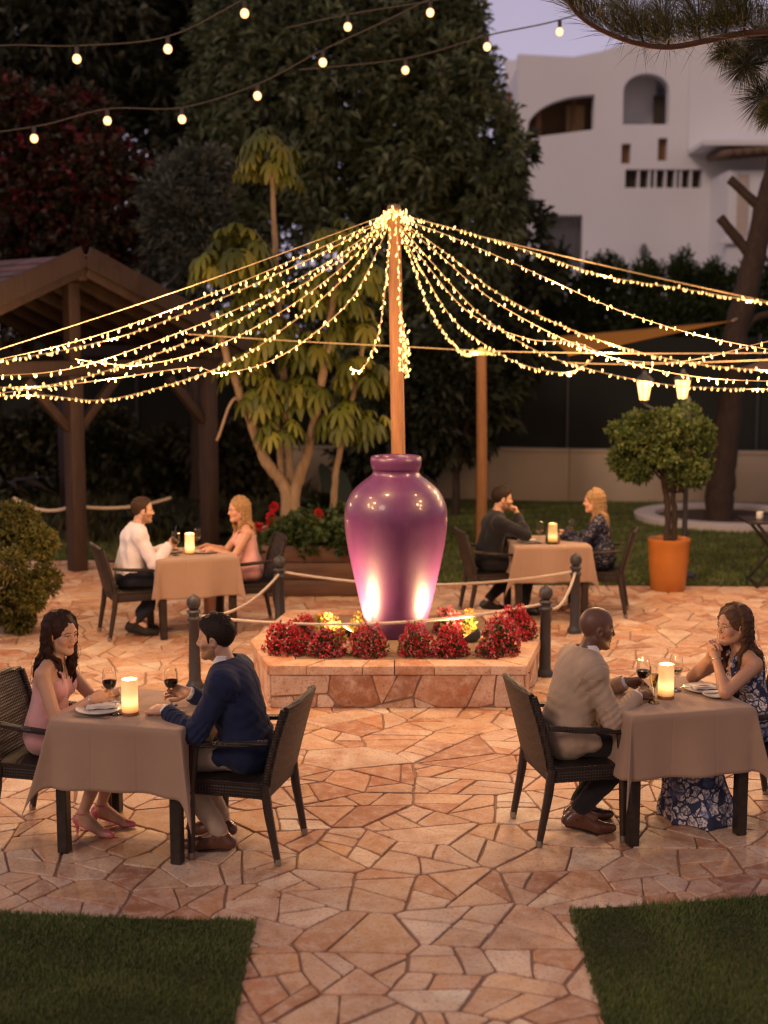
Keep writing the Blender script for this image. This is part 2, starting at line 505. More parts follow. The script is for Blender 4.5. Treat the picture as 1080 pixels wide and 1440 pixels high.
def head_colour(V, H, M, s, skin, lip, brow, iris=(.05, .03, .02), beard=None, blush=None):
    q = (V - H) @ M / s
    x, y, z = q[:, 0], q[:, 1], q[:, 2]; ay = np.abs(y)
    C = np.tile(np.array(skin, dtype=np.float64), (len(V), 1))
    near = (np.abs(q) < .2).all(1)
    def put(w, c):
        w = np.clip(w, 0, 1)[:, None]; C[:] = C * (1 - w) + np.array(c) * w
    if blush: put(near * np.exp(-((ay - .042) ** 2 + (z + .03) ** 2) / .0005) * (x > .03) * .35, blush)
    if beard:
        w = near * (z < -.022 - .35 * np.maximum(.055 - x, 0) * 0) * (z > -.125) * (x > -.012) * np.clip((-.018 - z) / .02, 0, 1)
        w = w * (1 - ((ay < .03) & (z > -.046) & (x > .05)))
        put(w * .75, beard)
        put(near * (x > .07) * (ay < .025) * (np.abs(z + .048) < .006) * .6, beard)
    put(near * (x > .076) * np.clip((.026 - ay) / .006, 0, 1) * np.clip((.0115 - np.abs(z + .0625)) / .004, 0, 1), lip)
    bz = .024 + .1 * (ay - .03) - 3.0 * np.maximum(ay - .038, 0) ** 1.3
    put(near * (x > .055) * (ay > .011) * (ay < .052) * np.clip((.0055 - np.abs(z - bz)) / .003, 0, 1) * .9, brow)
    e = np.sqrt((x - .0725) ** 2 + (ay - .031) ** 2 + (z + .002) ** 2)
    ey = near * (e < .0137) * (x > .074) * (np.abs(z + .002) < .0075)
    put(ey, (.62, .58, .55))
    put(ey * (np.sqrt((ay - .030) ** 2 + (z + .002) ** 2) < .0062), iris)
    put(near * (x > .066) * (np.abs(ay - .031) < .017) * (np.abs(z - .0065) < .0032) * .8, [c * .25 for c in brow])
    return C
# ------------------------------------------------------------------ seated people (local frame: +x faces the table, +y the person's left)
def skinmat(name, tint):
    m, nt, b = newmat(name)
    a = nt.nodes.new('ShaderNodeAttribute'); a.attribute_name = 'col'
    f = noise(nt, coords(nt), 45, 5)
    c = mixc(nt, f, [x * .88 for x in tint], [min(1, x * 1.08) for x in tint])
    c = mixc(nt, 1.0, a.outputs['Color'], c, 'MULTIPLY')
    nt.links.new(c, b.inputs['Base Color']); b.inputs['Roughness'].default_value = .48
    b.inputs['Subsurface Weight'].default_value = .12; b.inputs['Subsurface Radius'].default_value = (.010, .004, .002)
    b.inputs['Subsurface Scale'].default_value = 1.0
    bump(nt, b, noise(nt, coords(nt), 260, 3), .12, .002); return m
def hairmat(name, dark, light, sc=(60, 60, 6)):
    m, nt, b = newmat(name)
    f = noise(nt, coords(nt, sc), 1.0, 5, .6, .3); g = noise(nt, coords(nt), 9, 3)
    c = mixc(nt, math_(nt, 'MULTIPLY', f, math_(nt, 'ADD', g, .45)), dark, light)
    nt.links.new(c, b.inputs['Base Color']); b.inputs['Roughness'].default_value = .55; b.inputs['Specular IOR Level'].default_value = .15
    b.inputs['Anisotropic'].default_value = .4
    bump(nt, b, f, .7, .006); return m
def clothmat(name, col, weave=900, rough=.85, sheen=.15, fold=.25, var=.1):
    m, nt, b = newmat(name)
    v = coords(nt); f = noise(nt, v, 6, 4)
    c = mixc(nt, f, [x * (1 - var) for x in col], [min(1, x * (1 + var)) for x in col])
    nt.links.new(c, b.inputs['Base Color']); b.inputs['Roughness'].default_value = rough
    b.inputs['Sheen Weight'].default_value = sheen; b.inputs['Specular IOR Level'].default_value = .25
    h = math_(nt, 'ADD', noise(nt, coords(nt, (1, 1, .5)), 14, 5, .6, 1.2), math_(nt, 'MULTIPLY', noise(nt, v, weave, 1), .12))
    bump(nt, b, h, min(1, fold * 1.25), .011); return m
def floralmat(name, ground, spot, scale, accent=None, amount=.5, speck=False):
    m, nt, b = newmat(name)
    v = coords(nt)
    if speck:
        vo = nt.nodes.new('ShaderNodeTexVoronoi'); vo.inputs['Scale'].default_value = scale; nt.links.new(v, vo.inputs['Vector'])
        mk = ramp(nt, vo.outputs['Distance'], [(.20, (1, 1, 1)), (.34, (0, 0, 0))])
        g = noise(nt, v, scale * .4, 2)
        mk = math_(nt, 'MULTIPLY', mk, ramp(nt, g, [(.42, (0, 0, 0)), (.55, (1, 1, 1))]))
    else:
        w = N(nt, 'ShaderNodeVectorMath', operation='ADD'); nz = nt.nodes.new('ShaderNodeTexNoise')
        nz.inputs['Scale'].default_value = scale * .9; nt.links.new(v, nz.inputs['Vector'])
        sc = N(nt, 'ShaderNodeVectorMath', operation='SCALE'); sc.inputs['Scale'].default_value = .055
        nt.links.new(nz.outputs['Color'], sc.inputs[0]); nt.links.new(v, w.inputs[0]); nt.links.new(sc.outputs[0], w.inputs[1])
        vo = nt.nodes.new('ShaderNodeTexVoronoi'); vo.feature = 'DISTANCE_TO_EDGE'; vo.inputs['Scale'].default_value = scale
        nt.links.new(w.outputs[0], vo.inputs['Vector'])
        v2 = nt.nodes.new('ShaderNodeTexVoronoi'); v2.inputs['Scale'].default_value = scale; nt.links.new(w.outputs[0], v2.inputs['Vector'])
        petal = ramp(nt, vo.outputs['Distance'], [(.05, (0, 0, 0)), (.09, (1, 1, 1))])
        pick = ramp(nt, v2.outputs['Color'], [(amount - .02, (1, 1, 1)), (amount + .02, (0, 0, 0))])
        veins = ramp(nt, noise(nt, w.outputs[0], scale * 3.5, 3), [(.47, (0.25, .25, .25)), (.54, (1, 1, 1))])
        mk = math_(nt, 'MULTIPLY', math_(nt, 'MULTIPLY', petal, pick), veins)
    c = mixc(nt, mk, ground, spot)
    if accent:
        a = ramp(nt, noise(nt, v, scale * .5, 2), [(.55, (0, 0, 0)), (.62, (1, 1, 1))])
        c = mixc(nt, math_(nt, 'MULTIPLY', a, .6), c, accent)
    nt.links.new(c, b.inputs['Base Color']); b.inputs['Roughness'].default_value = .8
    b.inputs['Specular IOR Level'].default_value = .25
    bump(nt, b, noise(nt, coords(nt, (1, 1, .4)), 20, 4, .6, .8), .25, .01); return m

HANDS = {}
class Person:
    def __init__(s, root, fem=False, h=.005, lean=8, head=(0, 0, 0), sc=1.0, slide=0.0, twist=0.0, headfwd=.02, broad=1.0):
        s.root = root; s.fem = fem; s.h = h; s.sc = sc
        s.P = vec(slide, 0, .565 if not fem else .56)
        t = unit((math.sin(R(lean)), 0, math.cos(R(lean)))); s.t = t
        k = sc
        tw = R(twist); s.side = vec(-math.sin(tw), math.cos(tw), 0); s.fwd = vec(math.cos(tw), math.sin(tw), 0)
        s.neck = s.P + t * (.475 if not fem else .45) * k
        s.sh = s.P + t * (.405 if not fem else .385) * k
        w = (.172 if not fem else .142) * k * broad
        s.S = {1: s.sh + s.side * w, -1: s.sh - s.side * w}
        s.H = s.neck + unit(t * .6 + vec(.25, 0, .8)) * (.165 if not fem else .155) * k + s.fwd * headfwd
        s.M = rotm(*head); s.hs = (.98 if not fem else .93) * k
        s.arm = {}; s.leg = {}
        s.L = (.29 * k, .255 * k) if not fem else (.265 * k, .235 * k)
    def set_arm(s, sd, W, fw, pn, hint=None, **kw):
        W = vec(*W); E = elbow(s.S[sd], W, s.L[0], s.L[1], hint if hint is not None else (-.25, sd * .35, -1))
        s.arm[sd] = (E, W, unit(fw), unit(pn), kw)
        m = Matrix.Translation(s.root.location) @ Matrix.Rotation(s.root.rotation_euler.z, 4, 'Z')
        HANDS[(s.root['label'][:24], sd)] = m @ Vector(W + unit(fw) * .082 + unit(pn) * .034)
    def set_leg(s, sd, K, A, toe=(1, 0, 0)):
        s.leg[sd] = (s.P + vec(.02, sd * .085, .005), vec(*K), vec(*A), unit(toe))
    # --- shared shapes, i = how far outside the skin
    def torso(s, f, i=0.0, low=True, top=True):
        P, t, sd = s.P, s.t, s.side; k = s.sc; y = vec(0, 1, 0)
        if s.fem:
            f.slab(P, P + t * .08 * k, .155 + i, .105 + i, .150 + i, .100 + i, y, .03)
            f.slab(P + t * .08 * k, P + t * .20 * k, .138 + i, .094 + i, .108 + i, .080 + i, sd, .05)
            f.slab(P + t * .20 * k, P + t * .34 * k, .110 + i, .080 + i, .132 + i, .092 + i, sd, .04)
            for q in (-1, 1):
                f.ell(P + t * .285 * k + sd * q * .062 + s.fwd * .062, (.056 + i, .056 + i, .058 + i), None, .03)
            if top:
                f.slab(P + t * .34 * k, P + t * .405 * k, .130 + i, .086 + i, .095 + i, .060 + i, sd, .04)
                for q in (-1, 1):
                    f.cone(s.neck, s.S[q] + t * .012, .042 + i, .043 + i, .03)
        else:
            f.slab(P, P + t * .08 * k, .160 + i, .112 + i, .158 + i, .110 + i, y, .03)
            f.slab(P + t * .08 * k, P + t * .22 * k, .152 + i, .112 + i, .150 + i, .108 + i, sd, .04)
            f.slab(P + t * .22 * k, P + t * .37 * k, .152 + i, .108 + i, .172 + i, .115 + i, sd, .04)
            if top:
                f.slab(P + t * .36 * k, P + t * .43 * k, .165 + i, .100 + i, .115 + i, .070 + i, sd, .04)
                for q in (-1, 1):
                    f.cone(s.neck - t * .01, s.S[q] + t * .008, .055 + i, .058 + i, .03)
    def arms(s, f, i=0.0, upto=0.0, which=(1, -1), fine=True):
        for sd in which:
            if sd not in s.arm: continue
            E, W, fw, pn, kw = s.arm[sd]; S = s.S[sd]
            r = (.052, .044, .041, .029) if not s.fem else (.043, .036, .034, .023)
            f.cone(S, E, r[0] + i, r[1] + i, .02)
            e = W - unit(W - E) * upto
            mid = E + (e - E) * .3
            f.cone(E, mid, r[1] + i, r[2] + .001 + i, .015); f.cone(mid, e, r[2] + i, r[3] + i, .012)
    def legs(s, f, i=0.0, ankle=0.0, lo=True):
        for sd, (Hp, K, A, toe) in s.leg.items():
            r = (.086, .062, .058, .040) if not s.fem else (.080, .056, .052, .032)
            f.cone(Hp, K, r[0] + i, r[1] + i, .03)
            if lo:
                e = A - unit(A - K) * ankle
                m = K + (e - K) * .32 + unit(vec(-.6, 0, 0)) * .012
                f.cone(K, m, r[1] - .002 + i, r[2] + i, .03); f.cone(m, e, r[2] + i, r[3] + i, .03)
    def box(s, lo, hi): return Field(lo, hi, s.h)
    def field(s): return Field((-.34, -.42, 0.0), (.80, .42, 1.42), s.h)
    def body(s, mat, skin, lip, brow, iris=(.04, .025, .015), beard=None, blush=None, foot=False):
        f = s.field(); s.torso(f, -.004); s.arms(f); s.legs(f, -.004)
        nr = .056 if not s.fem else .044
        f.cone(s.neck - s.t * .03, s.H + s.M @ vec(-.012, 0, -.055), nr * 1.08, nr * .98, .025)
        add_head(f, s.H, s.M, s.fem, s.hs)
        for sd, (E, W, fw, pn, kw) in s.arm.items():
            add_hand(f, W, fw, pn, sd, .96 if not s.fem else .84, **kw)
        for sd, (Hp, K, A, toe) in s.leg.items():
            if foot: s.foot(f, A, toe)
            else: f.cone(A, A + toe * .10 - vec(0, 0, .04), .036, .03, .02)
        V, F = f.mesh()
        C = head_colour(V, s.H, s.M, s.hs, skin, lip, brow, iris, beard, blush)
        for sd, (E, W, fw, pn, kw) in s.arm.items():
            q = V - (W + fw * .075); C[(np.linalg.norm(q, axis=1) < .10) & ((V - s.H) @ s.M[:, 0] > .085)] = skin
        o = npmesh('body', V, F, mat, s.root, True, vcol=C); return o
    def foot(s, f, A, toe):
        sd = np.cross(vec(0, 0, 1), toe)
        ball = vec(A[0], A[1], 0) + toe * .135 + vec(0, 0, .028)
        heel = A - toe * .028 - vec(0, 0, .045)
        f.cone(A, heel, .031, .026, .02); f.cone(A + toe * .02 - vec(0, 0, .02), ball, .030, .024, .02); f.cone(heel, ball, .025, .024, .02)
        for q in (-.02, 0, .02):
            f.cone(ball + sd * q, ball + sd * q * .7 + toe * (.045 - abs(q) * .4) - vec(0, 0, .008), .016, .011, .012)
    def mesh(s, f, name, mat, smooth=True, parent=None):
        V, F = f.mesh(); return npmesh(name, V, F, mat, parent or s.root, smooth)
    def cuffcut(s, f, back):
        for sd, (E, W, fw, pn, kw) in s.arm.items():
            d = unit(W - E); f.cone(W - d * back + d * .05, W + d * .18, .052, .06, .0, True)
    def necktop(s, f, r=.062, k=.006):
        f.cone(s.neck - s.t * .012 + s.fwd * .01, s.H, r, r + .03, k, True)
    # --- clothes
    def shirt(s, mat, i=.010, sleeves=True, name='shirt', tuck=True, rip=.003, collar=True, openv=.0, under=False):
        f = s.field(); s.torso(f, i)
        if sleeves: s.arms(f, i + .004, .012)
        f.ripple(rip, 7, 3); f.ripple(rip * .5, 15, 4)
        if sleeves:
            for sd in (1, -1):
                if sd in s.arm:
                    E, W = s.arm[sd][:2]; d1 = unit(E - s.S[sd]); d2 = unit(W - E)
                    f.crumple(E - d1 * .03, unit(d1 + d2 * .3), .0045, .03, .075); f.crumple(W - d2 * .07, d2, .003, .028, .06)
            s.cuffcut(f, .012)
        f.half(s.P - s.t * .035, -s.t * 1.0)
        if under: f.half(s.P + s.t * .12, -s.t * 1.0)
        s.necktop(f, .060 if not s.fem else .05)
        if openv: f.cone(s.neck + s.fwd * .10, s.P + s.t * .33 + s.fwd * .15, openv, openv * .3, .006, True)
        if collar: s.collar(f, .076 if not under else .064, .012, .046 if not under else .085)
        return s.mesh(f, name, mat)
    def collar(s, f, r, th, up, front=35, k=.008, drop=.035, flare=-.10):
        """a fold of cloth round the neck, lower in front, open between the points"""
        ax = unit(s.H - s.neck)
        for hh in np.linspace(0, 1, 6):
            pr = None
            for a in range(front, 361 - front, 8):
                q = math.cos(R(a)); d = s.fwd * q + s.side * math.sin(R(a))
                p = s.neck - s.t * .016 + d * (r + flare * up * hh) + ax * up * hh * (1 - .25 * max(0, q)) - s.t * drop * max(0, q) + s.fwd * .010
                if pr is not None: f.cone(pr, p, th * .5, th * .5, k)
                pr = p
    def jacket(s, mat, i=.026, name='jacket', hem=.10, rip=.0022, lapel=None):
        f = s.field(); s.torso(f, i); s.arms(f, i - .008, .035)
        P = s.P; y = vec(0, 1, 0)
        f.slab(P + s.t * .05, P + vec(-.012, 0, -.01), .160 + i, .108 + i, .166 + i, .108 + i, y, .03)
        f.slab(P + s.t * .02, P + vec(.125, 0, -.012), .172 + i, .112 + i * .8, .178 + i * .7, .094, y, .03)
        for sd in (1, -1):                                         # padded shoulder, sleeve head
            f.cone(s.S[sd] + s.t * .012, s.neck - s.t * .02 + s.side * sd * .05, .066 + i * .6, .045 + i * .6, .03)
        f.ripple(rip, 6, 13); f.ripple(rip * .6, 14, 14)
        for sd in (1, -1):
            if sd in s.arm:
                E = s.arm[sd][0]; w = .07
                f.ripple(.0042, 20, 20 + sd, E - w, E + w, n=2); f.ripple(.003, 16, 30 + sd, s.S[sd] - w * 1.3, s.S[sd] + vec(.06, .06, -.02), n=2)
        bk = P - s.fwd * .3
        f.groove(P, s.side, .0035, .0035, bk - vec(0, .1, .15), P + s.t * .5 + vec(-.03, .1, 0))              # centre back seam
        for sd in (1, -1):
            if sd in s.arm:                                        # armhole and cuff seams
                E, W = s.arm[sd][:2]; d = unit(E - s.S[sd]); p_ = s.S[sd] + d * .035; f.groove(p_, d * .6 + s.side * sd * .8, .0035, .004, p_ - .11, p_ + .11)
        for sd in (1, -1):
            if sd in s.arm:
                E, W = s.arm[sd][:2]; d1 = unit(E - s.S[sd]); d2 = unit(W - E)
                f.crumple(E + d1 * -.03, unit(d1 + d2 * .3), .0050, .034, .075); f.crumple(W - d2 * .10, d2, .0030, .030, .06); f.crumple(s.S[sd] + d1 * .07 - s.fwd * .02, unit(d1 + s.fwd * .5), .0035, .05, .09)
        f.crumple(P + s.t * .10 - s.fwd * .08, unit(s.t + s.side * .25), .0045, .06, .13); f.crumple(P + s.t * .05 + s.fwd * .10, unit(s.t + s.fwd * .8), .004, .05, .10)
        s.cuffcut(f, .035)
        f.half((0, 0, .457), (0, 0, -1))
        s.necktop(f, .072, .01)
        f.cone(s.neck + s.fwd * .10 + s.t * .01, P + s.t * .19 + s.fwd * .16, .042, .012, .004, True)   # open front
        f.cone(P + s.t * .19 + s.fwd * .15, P + s.t * .02 + s.fwd * .17, .012, .035, .004, True)
        s.collar(f, .080, .020, .040, 48, .010)
        o = s.mesh(f, name, mat)
        for q in (-1, 1):
            g = Field(P - vec(.2, .3, .1), P + vec(.3, .3, .3), .004); o_ = P + s.t * .085 + s.side * q * (.166 + i) + s.fwd * .02
            g.slab(o_ - s.fwd * .055 + s.t * .006, o_ + s.fwd * .055 - s.t * .006 - s.side * q * .014, .020, .010, .020, .010, s.t, .003); s.mesh(g, 'pocket_flap', mat)
        for q in (-1, 1):                                          # lapels
            g = Field(P - .3, P + vec(.4, .3, .7), s.h)
            a = s.neck + s.side * q * .070 + s.fwd * .062 + s.t * .004; b = P + s.t * .20 + s.side * q * .020 + s.fwd * (.128 + i)
            m = (a + b) / 2 + s.side * q * .040 + s.fwd * .042
            nrm = unit(s.fwd + s.side * q * .35)
            sd2 = unit(s.side * q - nrm * (s.side * q @ nrm))
            g.slab(a, m, .022, .006, .036, .006, sd2, .004); g.slab(m, b, .036, .006, .006, .005, sd2, .004)
            s.mesh(g, 'lapel', mat, parent=None)
        return o
    def cuffs(s, mat):
        for sd, (E, W, fw, pn, kw) in s.arm.items():
            d = unit(W - E); f = Field(W - .14, W + .10, s.h * .8)
            f.cone(W - d * .09, W - d * .012, .039, .0365, 0); f.cone(W - d * .014, W + d * .1, .032, .034, 0, True)
            s.mesh(f, 'cuff', mat)
    def trousers(s, mat, i=.012, name='trousers', ankle=.03, rip=.0022):
        f = s.field(); P = s.P
        f.slab(P, P + s.t * .10, .166 + i, .120 + i, .164 + i, .118 + i, vec(0, 1, 0), .03)
        s.legs(f, i, ankle); f.ripple(rip, 8, 5); f.ripple(rip * .5, 18, 6)
        f.half(P + s.t * .085, s.t); f.half((0, 0, .458), (0, 0, -1)) if False else None
        return s.mesh(f, name, mat)
    def shoes(s, mat, low=True, flat=True):
        for sd, (Hp, K, A, toe) in s.leg.items():
            f = Field(A - vec(.26, .26, .16), A + vec(.34, .3, .12), .004)
            lift = A[2] - .085                                       # heel raised when the foot is tucked back
            heel = A - toe * .045 - vec(0, 0, .05); ball = A * vec(1, 1, 0) + toe * .125 + vec(0, 0, .036)
            f.cone(A - vec(0, 0, .01), heel, .043, .036, .02); f.cone(A + toe * .02 - vec(0, 0, .025), ball, .042, .036, .02); f.cone(heel, ball, .036, .037, .02)
            f.cone(ball, ball + toe * .085 - vec(0, 0, .006), .039, .027, .02)
            sl = unit((ball - heel)); up = unit(np.cross(sl, np.cross(vec(0, 0, 1), sl)))
            f.half(heel - vec(0, 0, .028), -up, .004)
            f.cone(A + vec(0, 0, .01), A + vec(0, 0, .2), .036, .04, .006, True)
            q = Field(A - vec(.1, .1, .09), A + vec(.1, .1, .14), .005); q.cone(A - vec(0, 0, .03), A - unit(A - K) * .09, .043, .0445, 0); s.mesh(q, 'sock', SOCK)
            o = s.mesh(f, 'shoe', mat)
            g = Field(A - vec(.26, .26, .2), A + vec(.34, .3, .1), .004)
            hb = heel - up * .030
            g.slab(hb, hb + sl * .035, .030, .012, .032, .012, np.cross(vec(0, 0, 1), sl), .004)
            g.slab(hb + sl * .02, ball - up * .034, .030, .007, .037, .007, np.cross(vec(0, 0, 1), sl), .004)
            g.slab(ball - up * .034, ball + toe * .085 - up * .026, .036, .007, .024, .006, np.cross(vec(0, 0, 1), toe), .004)
            s.mesh(g, 'sole', SOLE, parent=o)
    def heels(s, mat, strap=True):
        for sd, (Hp, K, A, toe) in s.leg.items():
            f = Field(A - vec(.2, .2, .17), A + vec(.26, .26, .06), .0035)
            s2 = np.cross(vec(0, 0, 1), toe)
            ball = vec(A[0], A[1], 0) + toe * .135 + vec(0, 0, .020); heel = A - toe * .030 - vec(0, 0, .062)
            f.slab(heel, ball, .027, .010, .032, .009, s2, .006); f.slab(ball, ball + toe * .065 - vec(0, 0, .004), .032, .010, .014, .009, s2, .006)
            f.cone(ball + vec(0, 0, .006), ball + toe * .052 + vec(0, 0, .004), .031, .019, .008)
            f.ell(heel + vec(0, 0, .022), (.036, .034, .034), None, .01)
            f.cone(A + vec(0, 0, -.02), A + vec(0, 0, .2), .034, .06, .004, True) if not strap else None
            f.cone(heel - toe * .012, vec(heel[0], heel[1], .004) - toe * .008, .014, .006, .008)
            if strap:
                pr = None
                for a in range(0, 361, 20):
                    p = A + vec(0, 0, .004) + (toe * math.cos(R(a)) + s2 * math.sin(R(a))) * .036
                    if pr is not None: f.cone(pr, p, .0055, .0055, .002)
                    pr = p
            f.half((0, 0, .002), (0, 0, -1))
            s.mesh(f, 'shoe', mat)
    def dress(s, mat, i=.009, name='dress', top=.335, tilt=.25, length='knee', sleeves=False, straps=True, rip=.003, halter=False, seed=3, vneck=0):
        f = s.field(); P, t = s.P, s.t; y = vec(0, 1, 0)
        s.torso(f, i, top=sleeves)
        if sleeves: s.arms(f, i + .006, .01)
        K = [s.leg[q][1] for q in (1, -1)]; km = (K[0] + K[1]) / 2
        d = unit(km - P)
        if length == 'knee':
            e = km + d * .02
            f.slab(P, e, .160 + i, .098 + i, .138 + i, .066 + i, y, .04); s.legs(f, i, lo=False)
            f.ripple(rip, 8, seed); f.half(km + d * .01, d)
        else:
            f.slab(P, km, .172 + i, .112 + i, .17 + i, .085 + i, y, .04); s.legs(f, i + .004, lo=False)
            A = [s.leg[q][2] for q in (1, -1)]; am = (A[0] + A[1]) / 2; am = vec(am[0], am[1], .015)
            f.slab(km, am, .175, .12, .235, .20, y, .06)
            an = np.arange(0, 360, 24)
            for q, a in enumerate(an):
                dd = vec(math.cos(R(a)), math.sin(R(a)), 0); rr = .17 + .03 * math.sin(q * 2.4)
                f.cone(km - vec(0, 0, .08) + dd * .07, am + dd * vec(rr, rr * 1.12, 0), .03, .052, .03)
            f.ripple(.006, 5, seed); f.ripple(.004, 11, seed + 1); f.half((0, 0, .006), (0, 0, -1))
        if not sleeves:
            f.half(P + t * top * s.sc, t - s.fwd * tilt)
        else:
            s.cuffcut(f, .010); s.necktop(f, .085)
        if vneck: f.cone(s.neck + s.fwd * .09, P + t * vneck + s.fwd * .16, .045, .005, .004, True)
        if sleeves: f.ripple(.003, 14, seed + 5)
        o = s.mesh(f, name, mat)
        if straps:
            for q in (-1, 1):
                g = Field(P - vec(.3, .4, 0), P + vec(.4, .4, .8), .004)
                a = P + t * (top - .03) + s.side * q * .07 + s.fwd * (.115); c = s.sh + s.side * q * .075 + s.t * .050 + s.fwd * .0; b = P + t * (top - .02) + s.side * q * .06 - s.fwd * .095
                if halter: c = s.neck + s.side * q * .05 + s.fwd * .02; b = s.neck - s.fwd * .05 + s.t * .01
                w = .006 if not halter else .017
                m1 = (a + c) / 2 + s.fwd * .030 + s.t * .012
                m2 = (b + c) / 2 - s.fwd * .014 + s.t * .018
                pts = [a, m1, c, m2, b]
                for u, v_ in zip(pts, pts[1:]): g.cone(u, v_, w, w, .004)
                s.mesh(g, 'shoulder_strap', mat, parent=None)
        return o
    # --- hair
    def short_hair(s, mat, th=.012, line=(.078, .066), nape=(-.085, -.070), top=.0, seed=1):
        H, M, k = s.H, s.M, s.hs; T = lambda x, y, z: H + M @ (vec(x, y, z) * k)
        f = Field(H - .2, H + .2, .0033)
        f.ell(T(-.013, 0, .030), (.1035 * k, .0800 * k, .0965 * k), M, .01)                       # close sides
        f.ell(T(-.008, 0, .042 + top * .5), ((.098 + th * .7) * k, (.066 + th * .6) * k, (.084 + th + top * .5) * k), M, .02)   # longer top
        g = np.random.default_rng(seed)
        for q in range(170):                                      # tufts combed back and aside
            a = g.uniform(-1.2, 1.35); b = g.uniform(-1.0, 1.0)
            p = vec(math.sin(a) * .090 - .010, math.sin(b) * .066, 0)
            p[2] = .040 + (.088 + th * .8 + top) * math.sqrt(max(0, 1 - ((p[0] + .010) / .104) ** 2 - (p[1] / .074) ** 2))
            f.cone(T(*p), T(p[0] + g.uniform(-.012, .016), p[1] + g.uniform(-.008, .008), p[2] + g.uniform(-.002, .005)), .0055, .003, .004)
        f.ripple(.0008, 70, seed)
        p0 = T(line[0], 0, line[1]); d = M @ vec(line[0] - nape[0], 0, line[1] - nape[1]); n = np.cross(d, M @ vec(0, 1, 0)); n = n if (n @ (M @ vec(0, 0, -1))) > 0 else -n
        f.half(p0, n, .004)
        f.ell(T(.118, 0, .016), (.046 * k, .085 * k, .058 * k), M, .004, True)    # forehead and temples
        for y in (-1, 1): f.ell(T(.012, y * .085, -.006), (.024 * k, .020 * k, .027 * k), M, .004, True)   # round the ear
        for y in (-1, 1): f.cone(T(.022, y * .0715, .030), T(.020, y * .0725, -.012), .009, .006, .006)   # sideburn
        return s.mesh(f, 'hair', mat)
    def long_hair(s, mat, length=.34, wave=.012, vol=1.0, seed=2, part=.012, front=(True, True), n=46, wisps=90, spreadx=.0, frontlen=None):
        H, M, k = s.H, s.M, s.hs; T = lambda x, y, z: H + M @ (vec(x, y, z) * k)
        g = np.random.default_rng(seed)
        f = Field(H - vec(.36, .36, .62), H + vec(.26, .36, .2), .0042)
        f.ell(T(-.022, 0, .034), (.108 * k, .088 * k * vol, .100 * k), M, .012)
        f.ell(T(.125, 0, -.055), (.085 * k, .068 * k, .118 * k), M, .012, True)
        chains = []
        for q in range(n):
            az = -128 + 256 * (q + g.uniform(-.3, .3)) / (n - 1)   # 0 = back of the head
            side = 1 if az > 0 else -1
            if abs(az) > 95 and not front[0 if side > 0 else 1]: continue
            L = length * g.uniform(.88, 1.06)
            if frontlen and abs(az) > 75: L = frontlen * g.uniform(.9, 1.05)
            dx, dy = -math.cos(R(az)), math.sin(R(az))
            ph = g.uniform(0, 6.28); pts = []
            st = T(.02 * (1 - abs(az) / 130), part + side * .012, .118)
            for j in range(12):
                u = j / 11
                rad_ = (.088 * vol) * min(1, .25 + u * 4.2)
                bx = T(-.018 + dx * (rad_ + .018), dy * rad_ * .98, .10 - .30 * min(u * 1.0, .36))
                if u < .30:
                    w = u / .30; aa = math.pi / 2 * w
                    p = T(-.02 + dx * .107 * math.sin(aa), dy * .090 * vol * math.sin(aa) + side * .008 * (1 - w), .030 + .103 * math.cos(aa))
                else:
                    w = (u - .30) / .70; base = T(-.02 + dx * .107, dy * .090 * vol, .030)
                    p = base + vec(0, 0, -1) * L * w
                    out = M @ vec(dx, dy, 0)
                    p = p - out * (.022 * w * (1 if abs(az) > 60 else .3)) + vec(-.02, 0, 0) * w
                    amp = wave * min(1, w * 2.2)
                    p = p + vec(math.sin(ph + w * 11), math.cos(ph + w * 10), 0) * amp
                    # keep off the shoulders and the back
                    sh_z = s.sh[2] + .055
                    if p[2] < sh_z + .02:
                        if abs(az) < 80: p[0] = min(p[0], s.sh[0] + (p[2] - sh_z) * math.tan(math.asin(s.t[0])) - (.075 if s.fem else .1))
                        else: p[0] = max(p[0], s.sh[0] + .075 - abs(p[1]) * .1); 
                pts.append(p)
            chains.append(pts)
            rr = g.uniform(.011, .017) * (46 / max(46, n)) ** .45
            for j in range(len(pts) - 1):
                u = j / 11
                f.cone(pts[j], pts[j + 1], rr * (1 - .55 * max(0, u - .35)), rr * (1 - .55 * max(0, u + .09 - .35)), .0065)
        f.ell(T(.138, 0, -.028), (.095 * k, .077 * k, .125 * k), M, .016, True)     # the face stays clear
        f.ripple(.0015, 40, seed)
        V, F = f.mesh()
        # loose strands over the locks
        mb = MB()
        for q in range(wisps):
            c = chains[g.integers(len(chains))]; o = g.normal(size=3) * .012; o2 = g.normal(size=3) * .010
            pts = [Vector(p + o + o2 * (j / 11)) + Vector((math.sin(j * 1.1 + q), math.cos(j * .9 + q), 0)) * wave * .6 for j, p in enumerate(c)][5:]
            mb.tube(pts, [.0010] * (len(pts) - 1) + [.0004], 3, False)
        base = len(V)
        V = np.concatenate([V, np.array(mb.V)]) if mb.V else V
        F = np.concatenate([F, np.array(mb.F) + base]) if mb.F else F
        return npmesh('hair', V, F, mat, s.root, True)
